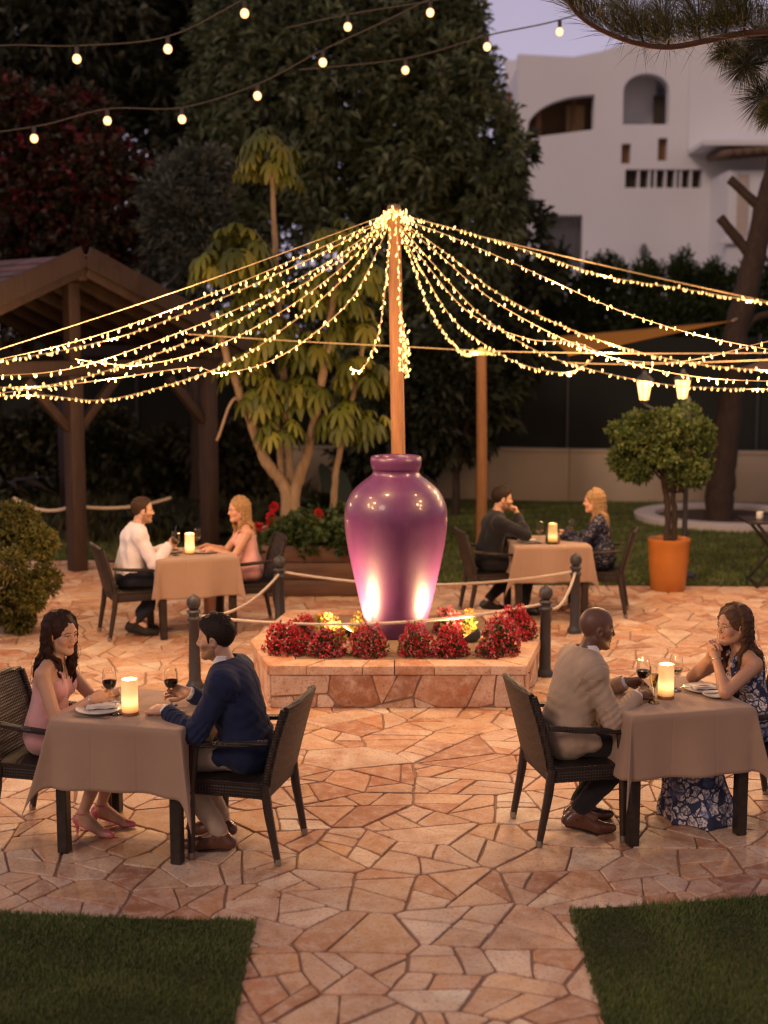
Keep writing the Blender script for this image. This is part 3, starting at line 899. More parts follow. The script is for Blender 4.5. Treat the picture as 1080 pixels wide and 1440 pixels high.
# ------------------------------------------------------------------ the eight guests
SOLE = simple('shoe_sole', (.02, .014, .01), .7)
SOCK = simple('dark_sock', (.012, .012, .014), .9)
TABLES = {                                                     # centre on the ground, rotation of the table and its pair of guests
    'A': (Vector((-1.365, 7.58, 0)), R(-14)), 'B': (Vector((1.633, 7.85, 0)), R(15)),
    'C': (Vector((-1.87, 13.12, 0)), R(20)), 'D': (Vector((1.66, 13.92, 0)), R(4))}
def seat_at(tb, side, dist=.60, extra=0.0):
    """where a guest of this table sits: side -1 the left end, +1 the right end"""
    c, a = TABLES[tb]
    loc = c + Vector((math.cos(a), math.sin(a), 0)) * side * dist
    return loc, a + (math.pi if side > 0 else 0) + R(extra)
def guest(tb, side, label, dist=.60, extra=0.0, **kw):
    loc, rz = seat_at(tb, side, dist, extra)
    root = thing('person', label, 'person', loc, rz)
    return Person(root, **kw)
SKIN = skinmat('skin', (1.0, 1.0, 1.0))
FAIR, TAN, DARK = (.62, .37, .26), (.56, .32, .21), (.150, .070, .044)
LIP_F, LIP_M = (.42, .13, .11), (.38, .19, .15)
HN, HF = .0040, .0055                                          # voxel size near / far
if ONLY is None or 'Aw' in ONLY:
    p = guest('A', -1, 'woman with long dark wavy hair in a pale pink strappy dress holding a wine glass', .60, 4, fem=True, h=HN, lean=7, head=(-24, 6, 0))
    p.set_arm(-1, (.335, -.125, .815), (.9, .32, .22), (0.1, .9, -.25), (-.15, -.3, -1), curl=((30, 40, 25), (34, 45, 25), (38, 48, 30), (42, 50, 30)), thumb=(.75, .45, .6))
    p.set_arm(1, (.42, .13, .80), (.75, -.62, -.05), (0, -.25, -1), (-.1, .4, -1), curl=(14, 18, 10))
    p.set_leg(-1, (.41, -.075, .50), (.235, -.075, .125), (.93, -.2, 0)); p.set_leg(1, (.42, .075, .50), (.29, .075, .125), (.97, .0, 0))
    p.body(SKIN, TAN, LIP_F, (.03, .018, .012), blush=(.5, .18, .13), foot=True)
    pink = clothmat('pink_jersey', (.62, .33, .33), rough=.7, sheen=.3)
    p.dress(pink, rip=.0025); p.heels(simple('pink_leather', (.50, .13, .16), .35, bmp=.05))
    p.long_hair(hairmat('dark_brown_hair', (.010, .005, .003), (.06, .026, .014)), .36, .016, 1.04, 5, wisps=120, front=(True, False), n=84)
    g = MB(); E, W, fw, pn, kw = p.arm[-1]; d = unit(W - E)
    ring = [Vector(W - d * .012 + (unit(np.cross(d, vec(0, 0, 1))) * math.cos(a) + unit(np.cross(d, np.cross(d, vec(0, 0, 1)))) * math.sin(a)) * .0275) for a in np.linspace(0, 6.283, 15)]
    g.tube(ring, .0028, 6, False).build('bracelet', simple('silver', (.7, .68, .64), .25, metal=1, bmp=0), p.root, 60)
if ONLY is None or 'Am' in ONLY:
    p = guest('A', 1, 'man in a navy blazer and beige trousers leaning on the table with a wine glass', .635, 0, h=HN, lean=15, head=(4, 4, 0), twist=4)
    p.set_arm(1, (.43, .17, .805), (.95, -.2, -.08), (-.05, -.25, -1), (-.3, .45, -.8), curl=((45, 60, 40), (50, 62, 40), (54, 64, 42), (58, 66, 44)), thumb=(.85, .35, -.1))
    p.set_arm(-1, (.405, -.11, .83), (.93, .18, .1), (0, 1, -.1), (-.2, -.5, -.8), curl=((34, 44, 26), (38, 48, 28), (42, 50, 30), (46, 52, 32)), thumb=(.75, .45, .6))
    p.set_leg(1, (.43, .12, .505), (.13, .11, .10), (.99, .08, 0)); p.set_leg(-1, (.44, -.11, .505), (.20, -.10, .10), (.99, -.1, 0))
    p.body(SKIN, TAN, LIP_M, (.02, .012, .008), beard=(.12, .065, .045))
    white = clothmat('white_shirt', (.74, .72, .72), fold=.2)
    p.shirt(white, i=.006, sleeves=False, rip=.001, under=True); p.cuffs(white)
    p.jacket(clothmat('navy_wool', (.012, .019, .055), sheen=.08, fold=.3))
    p.trousers(clothmat('beige_twill', (.40, .31, .23))); p.shoes(simple('brown_leather', (.10, .035, .018), .32, bmp=.05, coat=.3))
    p.short_hair(hairmat('near_black_hair', (.006, .004, .003), (.035, .022, .016), (90, 90, 40)), .012, (.074, .066), (-.09, -.082), .008)
if ONLY is None or 'Bm' in ONLY:
    p = guest('B', -1, 'bald man in a light tan blazer and dark trousers leaning over the table', .62, -3, h=HN, lean=15, head=(-4, 7, 0))
    p.set_arm(-1, (.40, -.115, .812), (.93, .34, .10), (.0, .55, -.85), (-.3, -.42, -.85), curl=((48, 60, 40), (52, 62, 40), (56, 64, 42), (60, 66, 44)), thumb=(.8, .35, .2))
    p.set_arm(1, (.42, .10, .83), (.9, -.38, .05), (0, -.75, -.6), (-.2, .5, -.8), curl=((36, 46, 30), (40, 50, 30), (44, 52, 32), (48, 54, 34)), thumb=(.8, .4, .4))
    p.set_leg(-1, (.42, -.11, .50), (.05, -.09, .135), (.98, -.12, 0)); p.set_leg(1, (.44, .11, .50), (.12, .09, .11), (.99, .08, 0))
    p.body(SKIN, DARK, (.10, .045, .04), (.012, .008, .007), iris=(.01, .006, .005))
    p.shirt(clothmat('white_shirt_b', (.74, .73, .75), fold=.2), i=.006, sleeves=False, rip=.001, under=True); p.cuffs(bpy.data.materials['white_shirt_b'])
    p.jacket(clothmat('tan_linen', (.42, .31, .22), sheen=.15, fold=.22), rip=.0014)
    p.trousers(clothmat('black_twill', (.013, .012, .014))); p.shoes(bpy.data.materials.get('brown_leather') or simple('brown_leather', (.10, .035, .018), .32, bmp=.05, coat=.3))
if ONLY is None or 'Bw' in ONLY:
    p = guest('B', 1, 'woman in a long blue and white floral halter dress with hands clasped under her chin', .60, 0, fem=True, h=HN, lean=13, head=(8, 2, 0))
    p.set_arm(1, (.285, .034, .965), (-.05, -.30, 1), (-.1, -1, -.1), (1, .35, -.7), curl=(38, 52, 26), thumb=(.8, .3, .3))
    p.set_arm(-1, (.285, -.034, .955), (-.05, .34, 1), (-.1, 1, -.1), (1, -.35, -.7), curl=(38, 52, 26), thumb=(.8, .3, .3))
    p.set_leg(1, (.43, .10, .50), (.33, .09, .10), (.99, .08, 0)); p.set_leg(-1, (.43, -.10, .50), (.36, -.09, .10), (.99, -.1, 0))
    p.body(SKIN, (.50, .27, .17), LIP_F, (.05, .03, .02), blush=(.5, .18, .13), foot=True)
    p.dress(floralmat('blue_floral', (.035, .042, .085), (.70, .64, .66), 17, (.13, .17, .36), .70), length='long', halter=True, top=.345, tilt=.35)
    p.long_hair(hairmat('chestnut_hair', (.020, .010, .006), (.17, .085, .045)), .33, .012, 1.02, 8, wisps=110, front=(False, True), n=84)
    g = MB(); E, W, fw, pn, kw = p.arm[1]; d = unit(W - E)
    ring = [Vector(W - d * .012 + (unit(np.cross(d, vec(1, 0, 0))) * math.cos(a) + unit(np.cross(d, np.cross(d, vec(1, 0, 0)))) * math.sin(a)) * .0275) for a in np.linspace(0, 6.283, 15)]
    g.tube(ring, .0025, 6, False).build('bracelet', simple('silver', (.7, .68, .64), .25, metal=1, bmp=0), p.root, 60)
if ONLY is None or 'Cm' in ONLY:
    p = guest('C', -1, 'man in a white shirt and navy trousers with a short beard', .60, 3, h=HF, lean=11, head=(-6, 3, 0))
    p.set_arm(-1, (.37, -.13, .855), (.78, .3, .5), (.1, 1, 0), (-.2, -.4, -.9), curl=((48, 60, 40), (50, 62, 40), (54, 64, 42), (56, 66, 44)), thumb=(.8, .4, .3))
    p.set_arm(1, (.42, .12, .80), (.85, -.5, 0), (0, -.3, -1), (-.1, .45, -.9), curl=(20, 24, 14))
    p.set_leg(-1, (.41, -.11, .505), (.02, -.10, .135), (.97, -.2, 0)); p.set_leg(1, (.42, .11, .505), (.07, .09, .12), (.99, .05, 0))
    p.body(SKIN, FAIR, LIP_M, (.06, .035, .02), beard=(.20, .10, .06))
    p.shirt(clothmat('white_shirt_c', (.72, .68, .72), fold=.3), i=.014, rip=.004)
    p.trousers(clothmat('navy_twill', (.014, .017, .032)), ankle=.09); p.shoes(simple('black_suede', (.018, .014, .014), .8))
    p.short_hair(hairmat('cropped_brown_hair', (.020, .011, .007), (.075, .042, .025), (90, 90, 50)), .004, (.060, .082), (-.085, -.080), 0, 4)
if ONLY is None or 'Cw' in ONLY:
    p = guest('C', 1, 'blonde woman in a salmon pink satin dress resting both hands on the table', .60, -4, fem=True, h=HF, lean=8, head=(10, 4, 0))
    p.set_arm(1, (.40, .10, .80), (.9, -.42, -.04), (0, -.3, -1), (-.15, .4, -1), curl=(16, 20, 12))
    p.set_arm(-1, (.42, -.10, .80), (.9, .40, -.02), (0, .3, -1), (-.15, -.4, -1), curl=(16, 20, 12))
    p.set_leg(1, (.42, .075, .50), (.40, .075, .12), (.97, .2, 0)); p.set_leg(-1, (.42, -.075, .50), (.43, -.07, .12), (.97, .1, 0))
    p.body(SKIN, (.56, .30, .20), LIP_F, (.10, .06, .03), blush=(.55, .2, .14), foot=True)
    p.dress(clothmat('salmon_satin', (.68, .36, .34), rough=.5, sheen=.3), top=.36, tilt=.3); p.heels(simple('tan_leather', (.35, .17, .09), .4, bmp=.05))
    p.long_hair(hairmat('blonde_hair', (.14, .075, .030), (.48, .30, .14)), .30, .005, 1.0, 12, wisps=60, front=(False, True))
if ONLY is None or 'Dm' in ONLY:
    p = guest('D', -1, 'man in a black shirt with his hand raised to his mouth', .60, 4, h=HF, lean=10, head=(0, 5, 0))
    p.set_arm(-1, (.285, -.065, 1.025), (-.12, .30, 1), (-1, .15, -.1), (1, -.35, -.5), curl=((55, 60, 40), (58, 62, 40), (60, 64, 42), (62, 66, 44)), thumb=(.8, .3, .3))
    p.set_arm(1, (.38, .02, .80), (.5, -.85, 0), (0, -.2, -1), (-.1, .6, -.8), curl=(20, 24, 14))
    p.set_leg(-1, (.42, -.10, .505), (.36, -.10, .10), (.98, -.1, 0)); p.set_leg(1, (.42, .11, .505), (.02, .09, .13), (.99, .05, 0))
    p.body(SKIN, TAN, LIP_M, (.02, .012, .008), beard=(.10, .055, .04))
    p.shirt(clothmat('black_shirt', (.010, .010, .014), fold=.3), i=.014, rip=.004)
    p.trousers(clothmat('black_trouser', (.010, .010, .012))); p.shoes(simple('black_leather', (.014, .012, .012), .4))
    p.short_hair(hairmat('dark_hair', (.007, .005, .004), (.04, .026, .018), (90, 90, 40)), .011, (.074, .066), (-.09, -.082), .006, 6)
if ONLY is None or 'Dw' in ONLY:
    p = guest('D', 1, 'woman with straight blonde hair in a long sleeved navy speckled dress', .60, -16, fem=True, h=HF, lean=8, head=(-4, 4, 0))
    p.set_arm(1, (.42, .09, .805), (.9, -.35, -.02), (0, -.5, -.9), (-.15, .4, -1), curl=(20, 24, 14))
    p.set_arm(-1, (.43, -.06, .82), (.9, .25, .02), (0, .7, -.6), (-.15, -.4, -1), curl=(24, 28, 16))
    p.set_leg(1, (.42, .075, .50), (.18, .08, .125), (.98, .1, 0)); p.set_leg(-1, (.42, -.075, .50), (.24, -.06, .125), (.98, .1, 0))
    p.body(SKIN, (.54, .30, .21), LIP_F, (.10, .06, .03), blush=(.55, .2, .14), foot=True)
    p.dress(floralmat('navy_speckle', (.012, .014, .034), (.55, .52, .60), 75, None, .5, True), i=.012, sleeves=True, straps=False); p.heels(simple('tan_leather', (.35, .17, .09), .4, bmp=.05))
    p.long_hair(hairmat('ash_blonde_hair', (.13, .075, .035), (.42, .27, .14)), .36, .004, 1.0, 15, wisps=60, front=(False, False))
# ------------------------------------------------------------------ chairs, tables, cloths and what stands on them
def weavemat(name, a, b_, sc=75):
    m, nt, b = newmat(name)
    v = coords(nt)
    w = []
    for ax in ('X', 'Y', 'Z'):
        t = nt.nodes.new('ShaderNodeTexWave'); t.wave_type = 'BANDS'; t.bands_direction = ax; t.inputs['Scale'].default_value = sc / 6.283 * 1.6
        t.inputs['Distortion'].default_value = .6; t.inputs['Detail'].default_value = 1
        nt.links.new(v, t.inputs['Vector']); w.append(t.outputs['Fac'])
    h = math_(nt, 'MAXIMUM', math_(nt, 'MULTIPLY', w[0], w[2]), math_(nt, 'MULTIPLY', w[1], w[2]))
    h = math_(nt, 'MAXIMUM', h, math_(nt, 'MULTIPLY', w[0], w[1]))
    n = noise(nt, v, 40, 3)
    c = mixc(nt, h, a, b_); c = mixc(nt, math_(nt, 'MULTIPLY', n, .5), c, [x * .6 for x in a])
    nt.links.new(c, b.inputs['Base Color']); b.inputs['Roughness'].default_value = .48
    bump(nt, b, h, .9, .006); return m
WICKER = weavemat('dark_wicker', (.012, .008, .006), (.052, .031, .022))
CHAIRLEG = wood('chair_leg_brown', (.018, .011, .008), (.045, .028, .020), .45, 30)
CAP = simple('worn_foot_cap', (.35, .32, .28), .35, metal=.7, bmp=.05)
def make_chair():
    t = thing('wicker_chair', 'chair', 'chair', (0, 0, 0), 0, 'wicker armchairs at the tables')
    b = MB(); b.box((0, 0, .405), (.47, .50, .085), None, .012); b.box((.01, 0, .447), (.49, .52, .022), None, .009)
    b.build('seat', WICKER, t, 40)
    # curved backrest, leaning, its top edge dipping a little at the sides
    nu, nv = 12, 10; vs = []; fs = []
    for side in (0, 1):
        for i in range(nv + 1):
            for j in range(nu + 1):
                u = j / nu * 2 - 1; w = i / nv
                z = .43 + w * (.455 - .018 * u * u); x = -.215 - w * .095 - w * w * .02 - .030 * (1 - u * u) * (.4 + .6 * w)
                vs.append((x - (.030 if side else 0), u * (.245 + .012 * math.sin(w * 3.14)), z))
    M_ = (nu + 1) * (nv + 1)
    for i in range(nv):
        for j in range(nu):
            a = i * (nu + 1) + j; q = (a, a + 1, a + nu + 2, a + nu + 1); fs.append(q); fs.append(tuple(M_ + k for k in reversed(q)))
    rim = [j for j in range(nu + 1)] + [i * (nu + 1) + nu for i in range(1, nv + 1)] + [nv * (nu + 1) + j for j in range(nu - 1, -1, -1)] + [i * (nu + 1) for i in range(nv - 1, 0, -1)]
    for i in range(len(rim)):
        a, c = rim[i], rim[(i + 1) % len(rim)]; fs.append((c, a, M_ + a, M_ + c))
    b = MB(); b.off(vs, fs)
    b.tube([vs[k] for k in [i * (nu + 1) for i in range(nv + 1)]] , .019, 8); b.tube([vs[k] for k in [i * (nu + 1) + nu for i in range(nv + 1)]], .019, 8)
    b.tube([Vector(vs[nv * (nu + 1) + j]) - Vector((.012, 0, 0)) for j in range(nu + 1)], .019, 8)
    b.build('backrest', WICKER, t, 50)
    for s in (1, -1):
        b = MB(); b.tube([(-.245, s * .262, .690), (-.10, s * .274, .672), (.06, s * .276, .660), (.155, s * .270, .652), (.180, s * .266, .630)], [.022, .025, .026, .025, .020], 8, sq=.7, flat=.62)
        b.build('armrest', WICKER, t, 50)
        b = MB(); b.tube([(.205, s * .262, .02), (.198, s * .262, .42), (.176, s * .264, .645)], [.018, .025, .024], 8, sq=.75)
        l = b.build('leg', CHAIRLEG, t, 40)
        MB().lathe([(.0001, 0), (.018, 0), (.020, .004), (.020, .038), (.0001, .040)], 10, (.2055, s * .262, .002)).build('foot_cap', CAP, l, 40)
        b = MB(); b.tube([(-.285, s * .242, .02), (-.235, s * .244, .30), (-.218, s * .246, .45)], [.018, .024, .025], 8, sq=.75)
        l = b.build('leg', CHAIRLEG, t, 40)
        MB().lathe([(.0001, 0), (.018, 0), (.020, .004), (.020, .038), (.0001, .040)], 10, (-.286, s * .242, .002)).build('foot_cap', CAP, l, 40)
    return t
CHAIR_LABELS = [
    ('A', -1, 0, 'dark wicker armchair under the woman in the pale pink strappy dress'),
    ('A', 1, 0, 'dark wicker armchair under the man in the navy blazer'),
    ('B', -1, -3, 'dark wicker armchair under the bald man in the tan blazer'),
    ('B', 1, 0, 'dark wicker armchair under the woman in the long floral dress'),
    ('C', -1, 3, 'dark wicker armchair under the man in the white shirt'),
    ('C', 1, -4, 'dark wicker armchair under the blonde woman in the salmon dress'),
    ('D', -1, 4, 'dark wicker armchair under the man in the black shirt'),
    ('D', 1, -16, 'dark wicker armchair under the woman in the speckled navy dress')]
chair0 = make_chair()
for i, (tb, sd, ex, lab) in enumerate(CHAIR_LABELS):
    o = chair0 if i == 0 else copy_tree(chair0)
    loc, rz = seat_at(tb, sd, .60, ex)
    o.location = loc + Vector((math.cos(rz), math.sin(rz), 0)) * (.045 if i != 1 else .010); o.rotation_euler = (0, 0, rz); o['label'] = lab

def linen(name, col):
    m, nt, b = newmat(name)
    v = coords(nt); f = noise(nt, v, 3.5, 5)
    c = mixc(nt, f, [x * .9 for x in col], [x * 1.08 for x in col])
    # pressed fold lines from the linen cupboard
    nt.links.new(c, b.inputs['Base Color']); b.inputs['Roughness'].default_value = .88; b.inputs['Sheen Weight'].default_value = .2
    b.inputs['Specular IOR Level'].default_value = .2
    sx = nt.nodes.new('ShaderNodeSeparateXYZ'); nt.links.new(v, sx.inputs[0])
    cr = None
    for ax in ('X', 'Y'):
        q = math_(nt, 'ABSOLUTE', math_(nt, 'SUBTRACT', math_(nt, 'ABSOLUTE', sx.outputs[ax]), .13 if ax == 'X' else .10))
        q = math_(nt, 'MINIMUM', math_(nt, 'MULTIPLY', q, 90), 1.0)
        cr = q if cr is None else math_(nt, 'MINIMUM', cr, q)
    h = math_(nt, 'ADD', math_(nt, 'MULTIPLY', cr, .35), math_(nt, 'ADD', math_(nt, 'MULTIPLY', noise(nt, v, 9, 4, .6, .5), 1.0), math_(nt, 'MULTIPLY', noise(nt, v, 700, 1), .08)))
    bump(nt, b, h, .45, .012); return m
LINEN = linen('taupe_linen', (.37, .245, .172))
def tablecloth(a=.370, drop=.375, top=.757, seed=0):
    g = np.random.default_rng(seed); n = 78; L = a + drop
    ph = g.uniform(0, 6.28, 12)
    g1 = np.linspace(-L, L, n + 1); r0 = .018
    vs = []
    for u in g1:
        for v in g1:
            p = abs(u) - a; q = abs(v) - a; su = 1 if u > 0 else -1; sv = 1 if v > 0 else -1
            def hang(d, along, sgn, k):
                """out, down for a length d past the edge"""
                if d < r0 * 1.57: an = d / r0; return r0 * math.sin(an), -r0 * (1 - math.cos(an))
                dn = d - r0 * 1.57 + r0
                w = dn / drop
                o = r0 + w * w * .020 + w * .024 * math.sin(along * 9 + ph[k]) + w * .014 * math.sin(along * 21 + ph[k + 4])
                return o, -dn
            if p <= 0 and q <= 0:
                x, y, z = u, v, 0.0
                z += .0008 * math.sin(u * 31 + v * 17)
            elif p > 0 and q <= 0:
                o, dz = hang(p, v, su, 0 if su > 0 else 1); x, y, z = su * (a + o), v, dz
            elif q > 0 and p <= 0:
                o, dz = hang(q, u, sv, 2 if sv > 0 else 3); x, y, z = u, sv * (a + o), dz
            else:
                r = math.hypot(p, q); th = math.atan2(q, p); t = th / (math.pi / 2)
                o, dz = hang(r, 0, 1, 0 if su * sv > 0 else 1)
                f = math.sin(math.pi * t) ** 1.5
                ox = o * math.cos(th) ** .5; oy = o * math.sin(th) ** .5
                out = f * max(0, r - .02) * .20 * (1 - .25 * r)
                # the corner folds to a hanging point, slightly turned to one side
                k = .12 * math.sin(ph[5] + su * 2 + sv) * f * r
                x = su * (a + ox + out * .72 + k * .5); y = sv * (a + oy + out * .72 - k * .5); z = dz * (1 - .01 * f)
            vs.append((x, y, top + z))
    fs = [(i * (n + 1) + j, (i + 1) * (n + 1) + j, (i + 1) * (n + 1) + j + 1, i * (n + 1) + j + 1) for i in range(n) for j in range(n)]
    return vs, fs
TLEG = wood('table_leg_dark', (.012, .009, .007), (.035, .024, .018), .4, 25)
CLOTH_LABELS = {'A': 'taupe linen cloth over the table between the pink dress and the navy blazer',
                'B': 'taupe linen cloth over the table of the bald man in tan',
                'C': 'taupe linen cloth over the table of the man in the white shirt',
                'D': 'taupe linen cloth over the table of the man in black'}
TABLE_LABELS = {'A': 'dark square legged dining table between the pink dress and the navy blazer',
                'B': 'dark square legged dining table before the bald man in tan',
                'C': 'dark square legged dining table before the man in the white shirt',
                'D': 'dark square legged dining table before the man in black'}
for k, (tb, (c, a)) in enumerate(TABLES.items()):
    t = thing('dining_table', TABLE_LABELS[tb], 'table', c, a, 'dining tables around the planter')
    b = MB(); b.box((0, 0, .735), (.74, .74, .035), None, .006); b.build('tabletop', TLEG, t, 40)
    b = MB()
    for s in (1, -1): b.box((0, s * .325, .68), (.60, .02, .07)); b.box((s * .325, 0, .68), (.02, .63, .07))
    b.build('apron', TLEG, t)
    for sx in (1, -1):
        for sy in (1, -1):
            MB().box((sx * .335, sy * .335, .358), (.062, .062, .716), None, .005).build('leg', TLEG, t, 40)
    vs, fs = tablecloth(seed=k + 3)
    m = MB(); m.off(vs, fs); o = m.build('tablecloth', LINEN, None, True)
    sol = o.modifiers.new('hem', 'SOLIDIFY'); sol.thickness = .0025; sol.offset = 1
    o.location = c; o.rotation_euler = (0, 0, a); tag(o, CLOTH_LABELS[tb], 'tablecloth', 'tablecloths on the dining tables')

# glass, wine, china
def glassmat():
    m, nt, b = newmat('clear_glass')
    b.inputs['Base Color'].default_value = (.98, .97, .95, 1); b.inputs['Transmission Weight'].default_value = 1; b.inputs['Roughness'].default_value = .01; b.inputs['IOR'].default_value = 1.3
    return m
GLASS = glassmat()
def winemat(name, col, tr=.35):
    m, nt, b = newmat(name); b.inputs['Base Color'].default_value = (*col, 1); b.inputs['Roughness'].default_value = .03; b.inputs['Transmission Weight'].default_value = tr; b.inputs['IOR'].default_value = 1.33
    return m
RED, WHITE_W, FIZZ = winemat('red_wine', (.10, .008, .012)), winemat('white_wine', (.92, .76, .40), .95), winemat('sparkling_wine', (.98, .78, .42), .9)
def wine_glass(label, loc, wine=None, h=.215, r=.041, fill=.42, flute=False):
    t = thing('wine_glass', label, 'wine glass', loc, 0, 'wine glasses on the tables')
    if flute: bowl = [(.006, .085), (.016, .10), (.024, .13), (.027, .165), (.0255, .215)]
    else: bowl = [(.006, h * .46), (.020, h * .475), (.034, h * .54), (r, h * .64), (r * 1.0, h * .74), (r * .90, h * .88), (r * .80, h)]
    stem0 = bowl[0][1]
    p = [(.0001, .004), (.012, .0042), (.0045, .010), (.0035, .03), (.0035, stem0 - .012)] + bowl
    outer = [(.0001, 0), (.033, 0), (.034, .002), (.012, .0055), (.0045, .012), (.0038, .03), (.0038, stem0 - .012), (.006, stem0)] + bowl[1:]
    inner = [(max(x - .0013, .0001), z + (.0012 if i == 0 else 0)) for i, (x, z) in enumerate(bowl)][::-1]
    inner[-1] = (.0001, inner[-1][1] + .002)
    MB().lathe(outer + inner, 28).build('glass', GLASS, t, 60)
    if wine:
        zt = bowl[0][1] + (bowl[-1][1] - bowl[0][1]) * fill; pts = [(.0001, bowl[0][1] + .005)]
        for (x0, z0), (x1, z1) in zip(bowl, bowl[1:]):
            if z0 > bowl[0][1]: pts.append((max(x0 - .0022, .001), z0 + .001))
            if z0 <= zt < z1:
                w = (zt - z0) / (z1 - z0); pts.append((x0 + (x1 - x0) * w - .0022, zt)); break
        pts.append((.0001, zt)); MB().lathe(pts, 28).build('wine', wine, t, 60)
    return t
def candlemat(h):
    """wax pillar lit from within: brightest round the flame in its lower middle"""
    m, nt, b = newmat('lit_candle_wax')
    tc = nt.nodes.new('ShaderNodeTexCoord'); sp = nt.nodes.new('ShaderNodeSeparateXYZ'); nt.links.new(tc.outputs['Object'], sp.inputs[0])
    z = math_(nt, 'DIVIDE', sp.outputs['Z'], h)
    col = ramp(nt, z, [(.0, (.9, .16, .02)), (.16, (1, .42, .08)), (.38, (1, .62, .22)), (.75, (1, .50, .15)), (1.0, (1, .40, .10))])
    st = ramp(nt, z, [(.0, (.10,) * 3), (.10, (.25,) * 3), (.34, (1,) * 3), (.62, (.50,) * 3), (1.0, (.36,) * 3)])
    b.inputs['Base Color'].default_value = (.8, .62, .4, 1); b.inputs['Roughness'].default_value = .5
    nt.links.new(col, b.inputs['Emission Color']); nt.links.new(math_(nt, 'MULTIPLY', st, CANDLE_E), b.inputs['Emission Strength']); return m
CANDLE_E = 1.8
WAX = candlemat(.20); 
def candle(label, loc, holder=False):
    t = thing('pillar_candle', label, 'candle', loc, 0, 'lit pillar candles on the tables')
    MB().lathe([(.0001, 0), (.043, 0), (.0455, .004), (.0445, .194), (.042, .199), (.034, .199), (.030, .185), (.0001, .180)], 28).build('wax', WAX, t, 50)
    MB().lathe([(.0001, .0), (.047, .0), (.048, .004), (.048, .014), (.0465, .016), (.0464, .0005)], 28).build('base_ring', simple('amber_resin', (.30, .12, .04), .4), t, 50)
    MB().tube([(0, 0, .178), (.001, 0, .192)], .0015, 6).build('wick', simple('wick', (.02, .015, .01), .9), t)
    l = bpy.data.lights.new('flame_glow', 'POINT'); l.energy = 3.0; l.color = (1, .52, .18); l.shadow_soft_size = .02
    o = bpy.data.objects.new('flame_glow', l); COL.objects.link(o); o.parent = t; o.location = (0, 0, .225)
    if holder: MB().lathe([(.0001, .0), (.07, .0), (.072, .004), (.068, .21), (.066, .21), (.069, .006), (.0001, .005)], 28).build('glass_sleeve', GLASS, t, 60)
    return t
CHINA = simple('white_china', (.72, .70, .68), .18, .03, bmp=0)
NAPK = clothmat('white_napkin', (.70, .66, .64), fold=.3)
STEEL = simple('steel', (.55, .52, .48), .22, .05, metal=1, bmp=0)
def plate(label, loc, r=.13):
    t = MB().lathe([(.0001, .004), (r * .6, .004), (r * .68, .008), (r, .017), (r * 1.01, .020), (r * .70, .013), (r * .58, .008), (.0001, .008)][::1], 40).build('plate', CHINA, None, 60)
    t.location = loc; tag(t, label, 'plate', 'white plates on the tables'); return t
def napkin(label, loc, rz, s=(.17, .11, .016), seed=1):
    g = np.random.default_rng(seed); n = 10; vs = []; fs = []
    for layer in range(3):
        b0 = len(vs)
        for i in range(n + 1):
            for j in range(n + 1):
                u, v = i / n - .5, j / n - .5
                vs.append((u * s[0] * (1 - .04 * layer), v * s[1] * (1 - .06 * layer) + .003 * layer, .003 + s[2] * (layer + .2) / 3 * (1 - .25 * abs(u)) + .0022 * math.sin(u * 13 + v * 9 + layer + seed)))
        fs += [(b0 + i * (n + 1) + j, b0 + (i + 1) * (n + 1) + j, b0 + (i + 1) * (n + 1) + j + 1, b0 + i * (n + 1) + j + 1) for i in range(n) for j in range(n)]
    m = MB(); m.off(vs, fs); o = m.build('napkin', NAPK, None, True); md = o.modifiers.new('t', 'SOLIDIFY'); md.thickness = .003; md.offset = -1
    o.location = loc; o.rotation_euler = (0, 0, rz); tag(o, label, 'napkin', 'white napkins on the tables'); return o
def knife(label, loc, rz, fork=False):
    b = MB()
    if fork:
        b.tube([(-.095, 0, .004), (-.05, 0, .005), (.03, 0, .006), (.05, 0, .004)], [.005, .006, .003, .006], 8, flat=.35)
        for y in (-.008, -.0027, .0027, .008): b.tube([(.045, y * .6, .004), (.06, y, .004), (.095, y, .007)], [.0018, .0015, .0008], 5)
    else:
        b.tube([(-.11, 0, .005), (-.06, 0, .006), (-.01, 0, .005)], [.006, .007, .005], 8, flat=.45)
        b.tube([(-.01, 0, .005), (.06, .001, .005), (.10, .002, .005), (.112, .0, .005)], [.006, .0095, .007, .001], 8, flat=.12)
    o = b.build('fork' if fork else 'knife', STEEL, None, 60); o.location = loc; o.rotation_euler = (0, 0, rz)
    tag(o, label, 'fork' if fork else 'knife'); return o
TZ = .7615
def pt(u, v): return at(u, v, z=TZ)
def held(who, sd):
    p = HANDS[(who[:24], sd)].copy(); p.z = TZ; return p
# table A
candle('lit pillar candle between the pink dress woman and the navy blazer man', pt(183, 1004))
wine_glass('glass of red wine by the hand of the pink dress woman', held('woman with long dark wavy hair', -1), RED)
wine_glass('glass of red wine in the hand of the navy blazer man', held('man in a navy blazer and beige', -1), RED)
wine_glass('small empty glass beside the pillar candle near the pink dress woman', pt(163, 1005), None, .15, .034)
plate('white plate under a folded napkin in front of the pink dress woman', pt(140, 1000))
napkin('white napkin folded on the plate of the pink dress woman', pt(143, 997) + Vector((0, 0, .016)), .2)
napkin('white napkin under the forearm of the navy blazer man', pt(237, 1003), -.4, (.15, .10, .012), 2)
knife('steel knife at the table edge before the pink dress woman', pt(128, 1009), -.2)
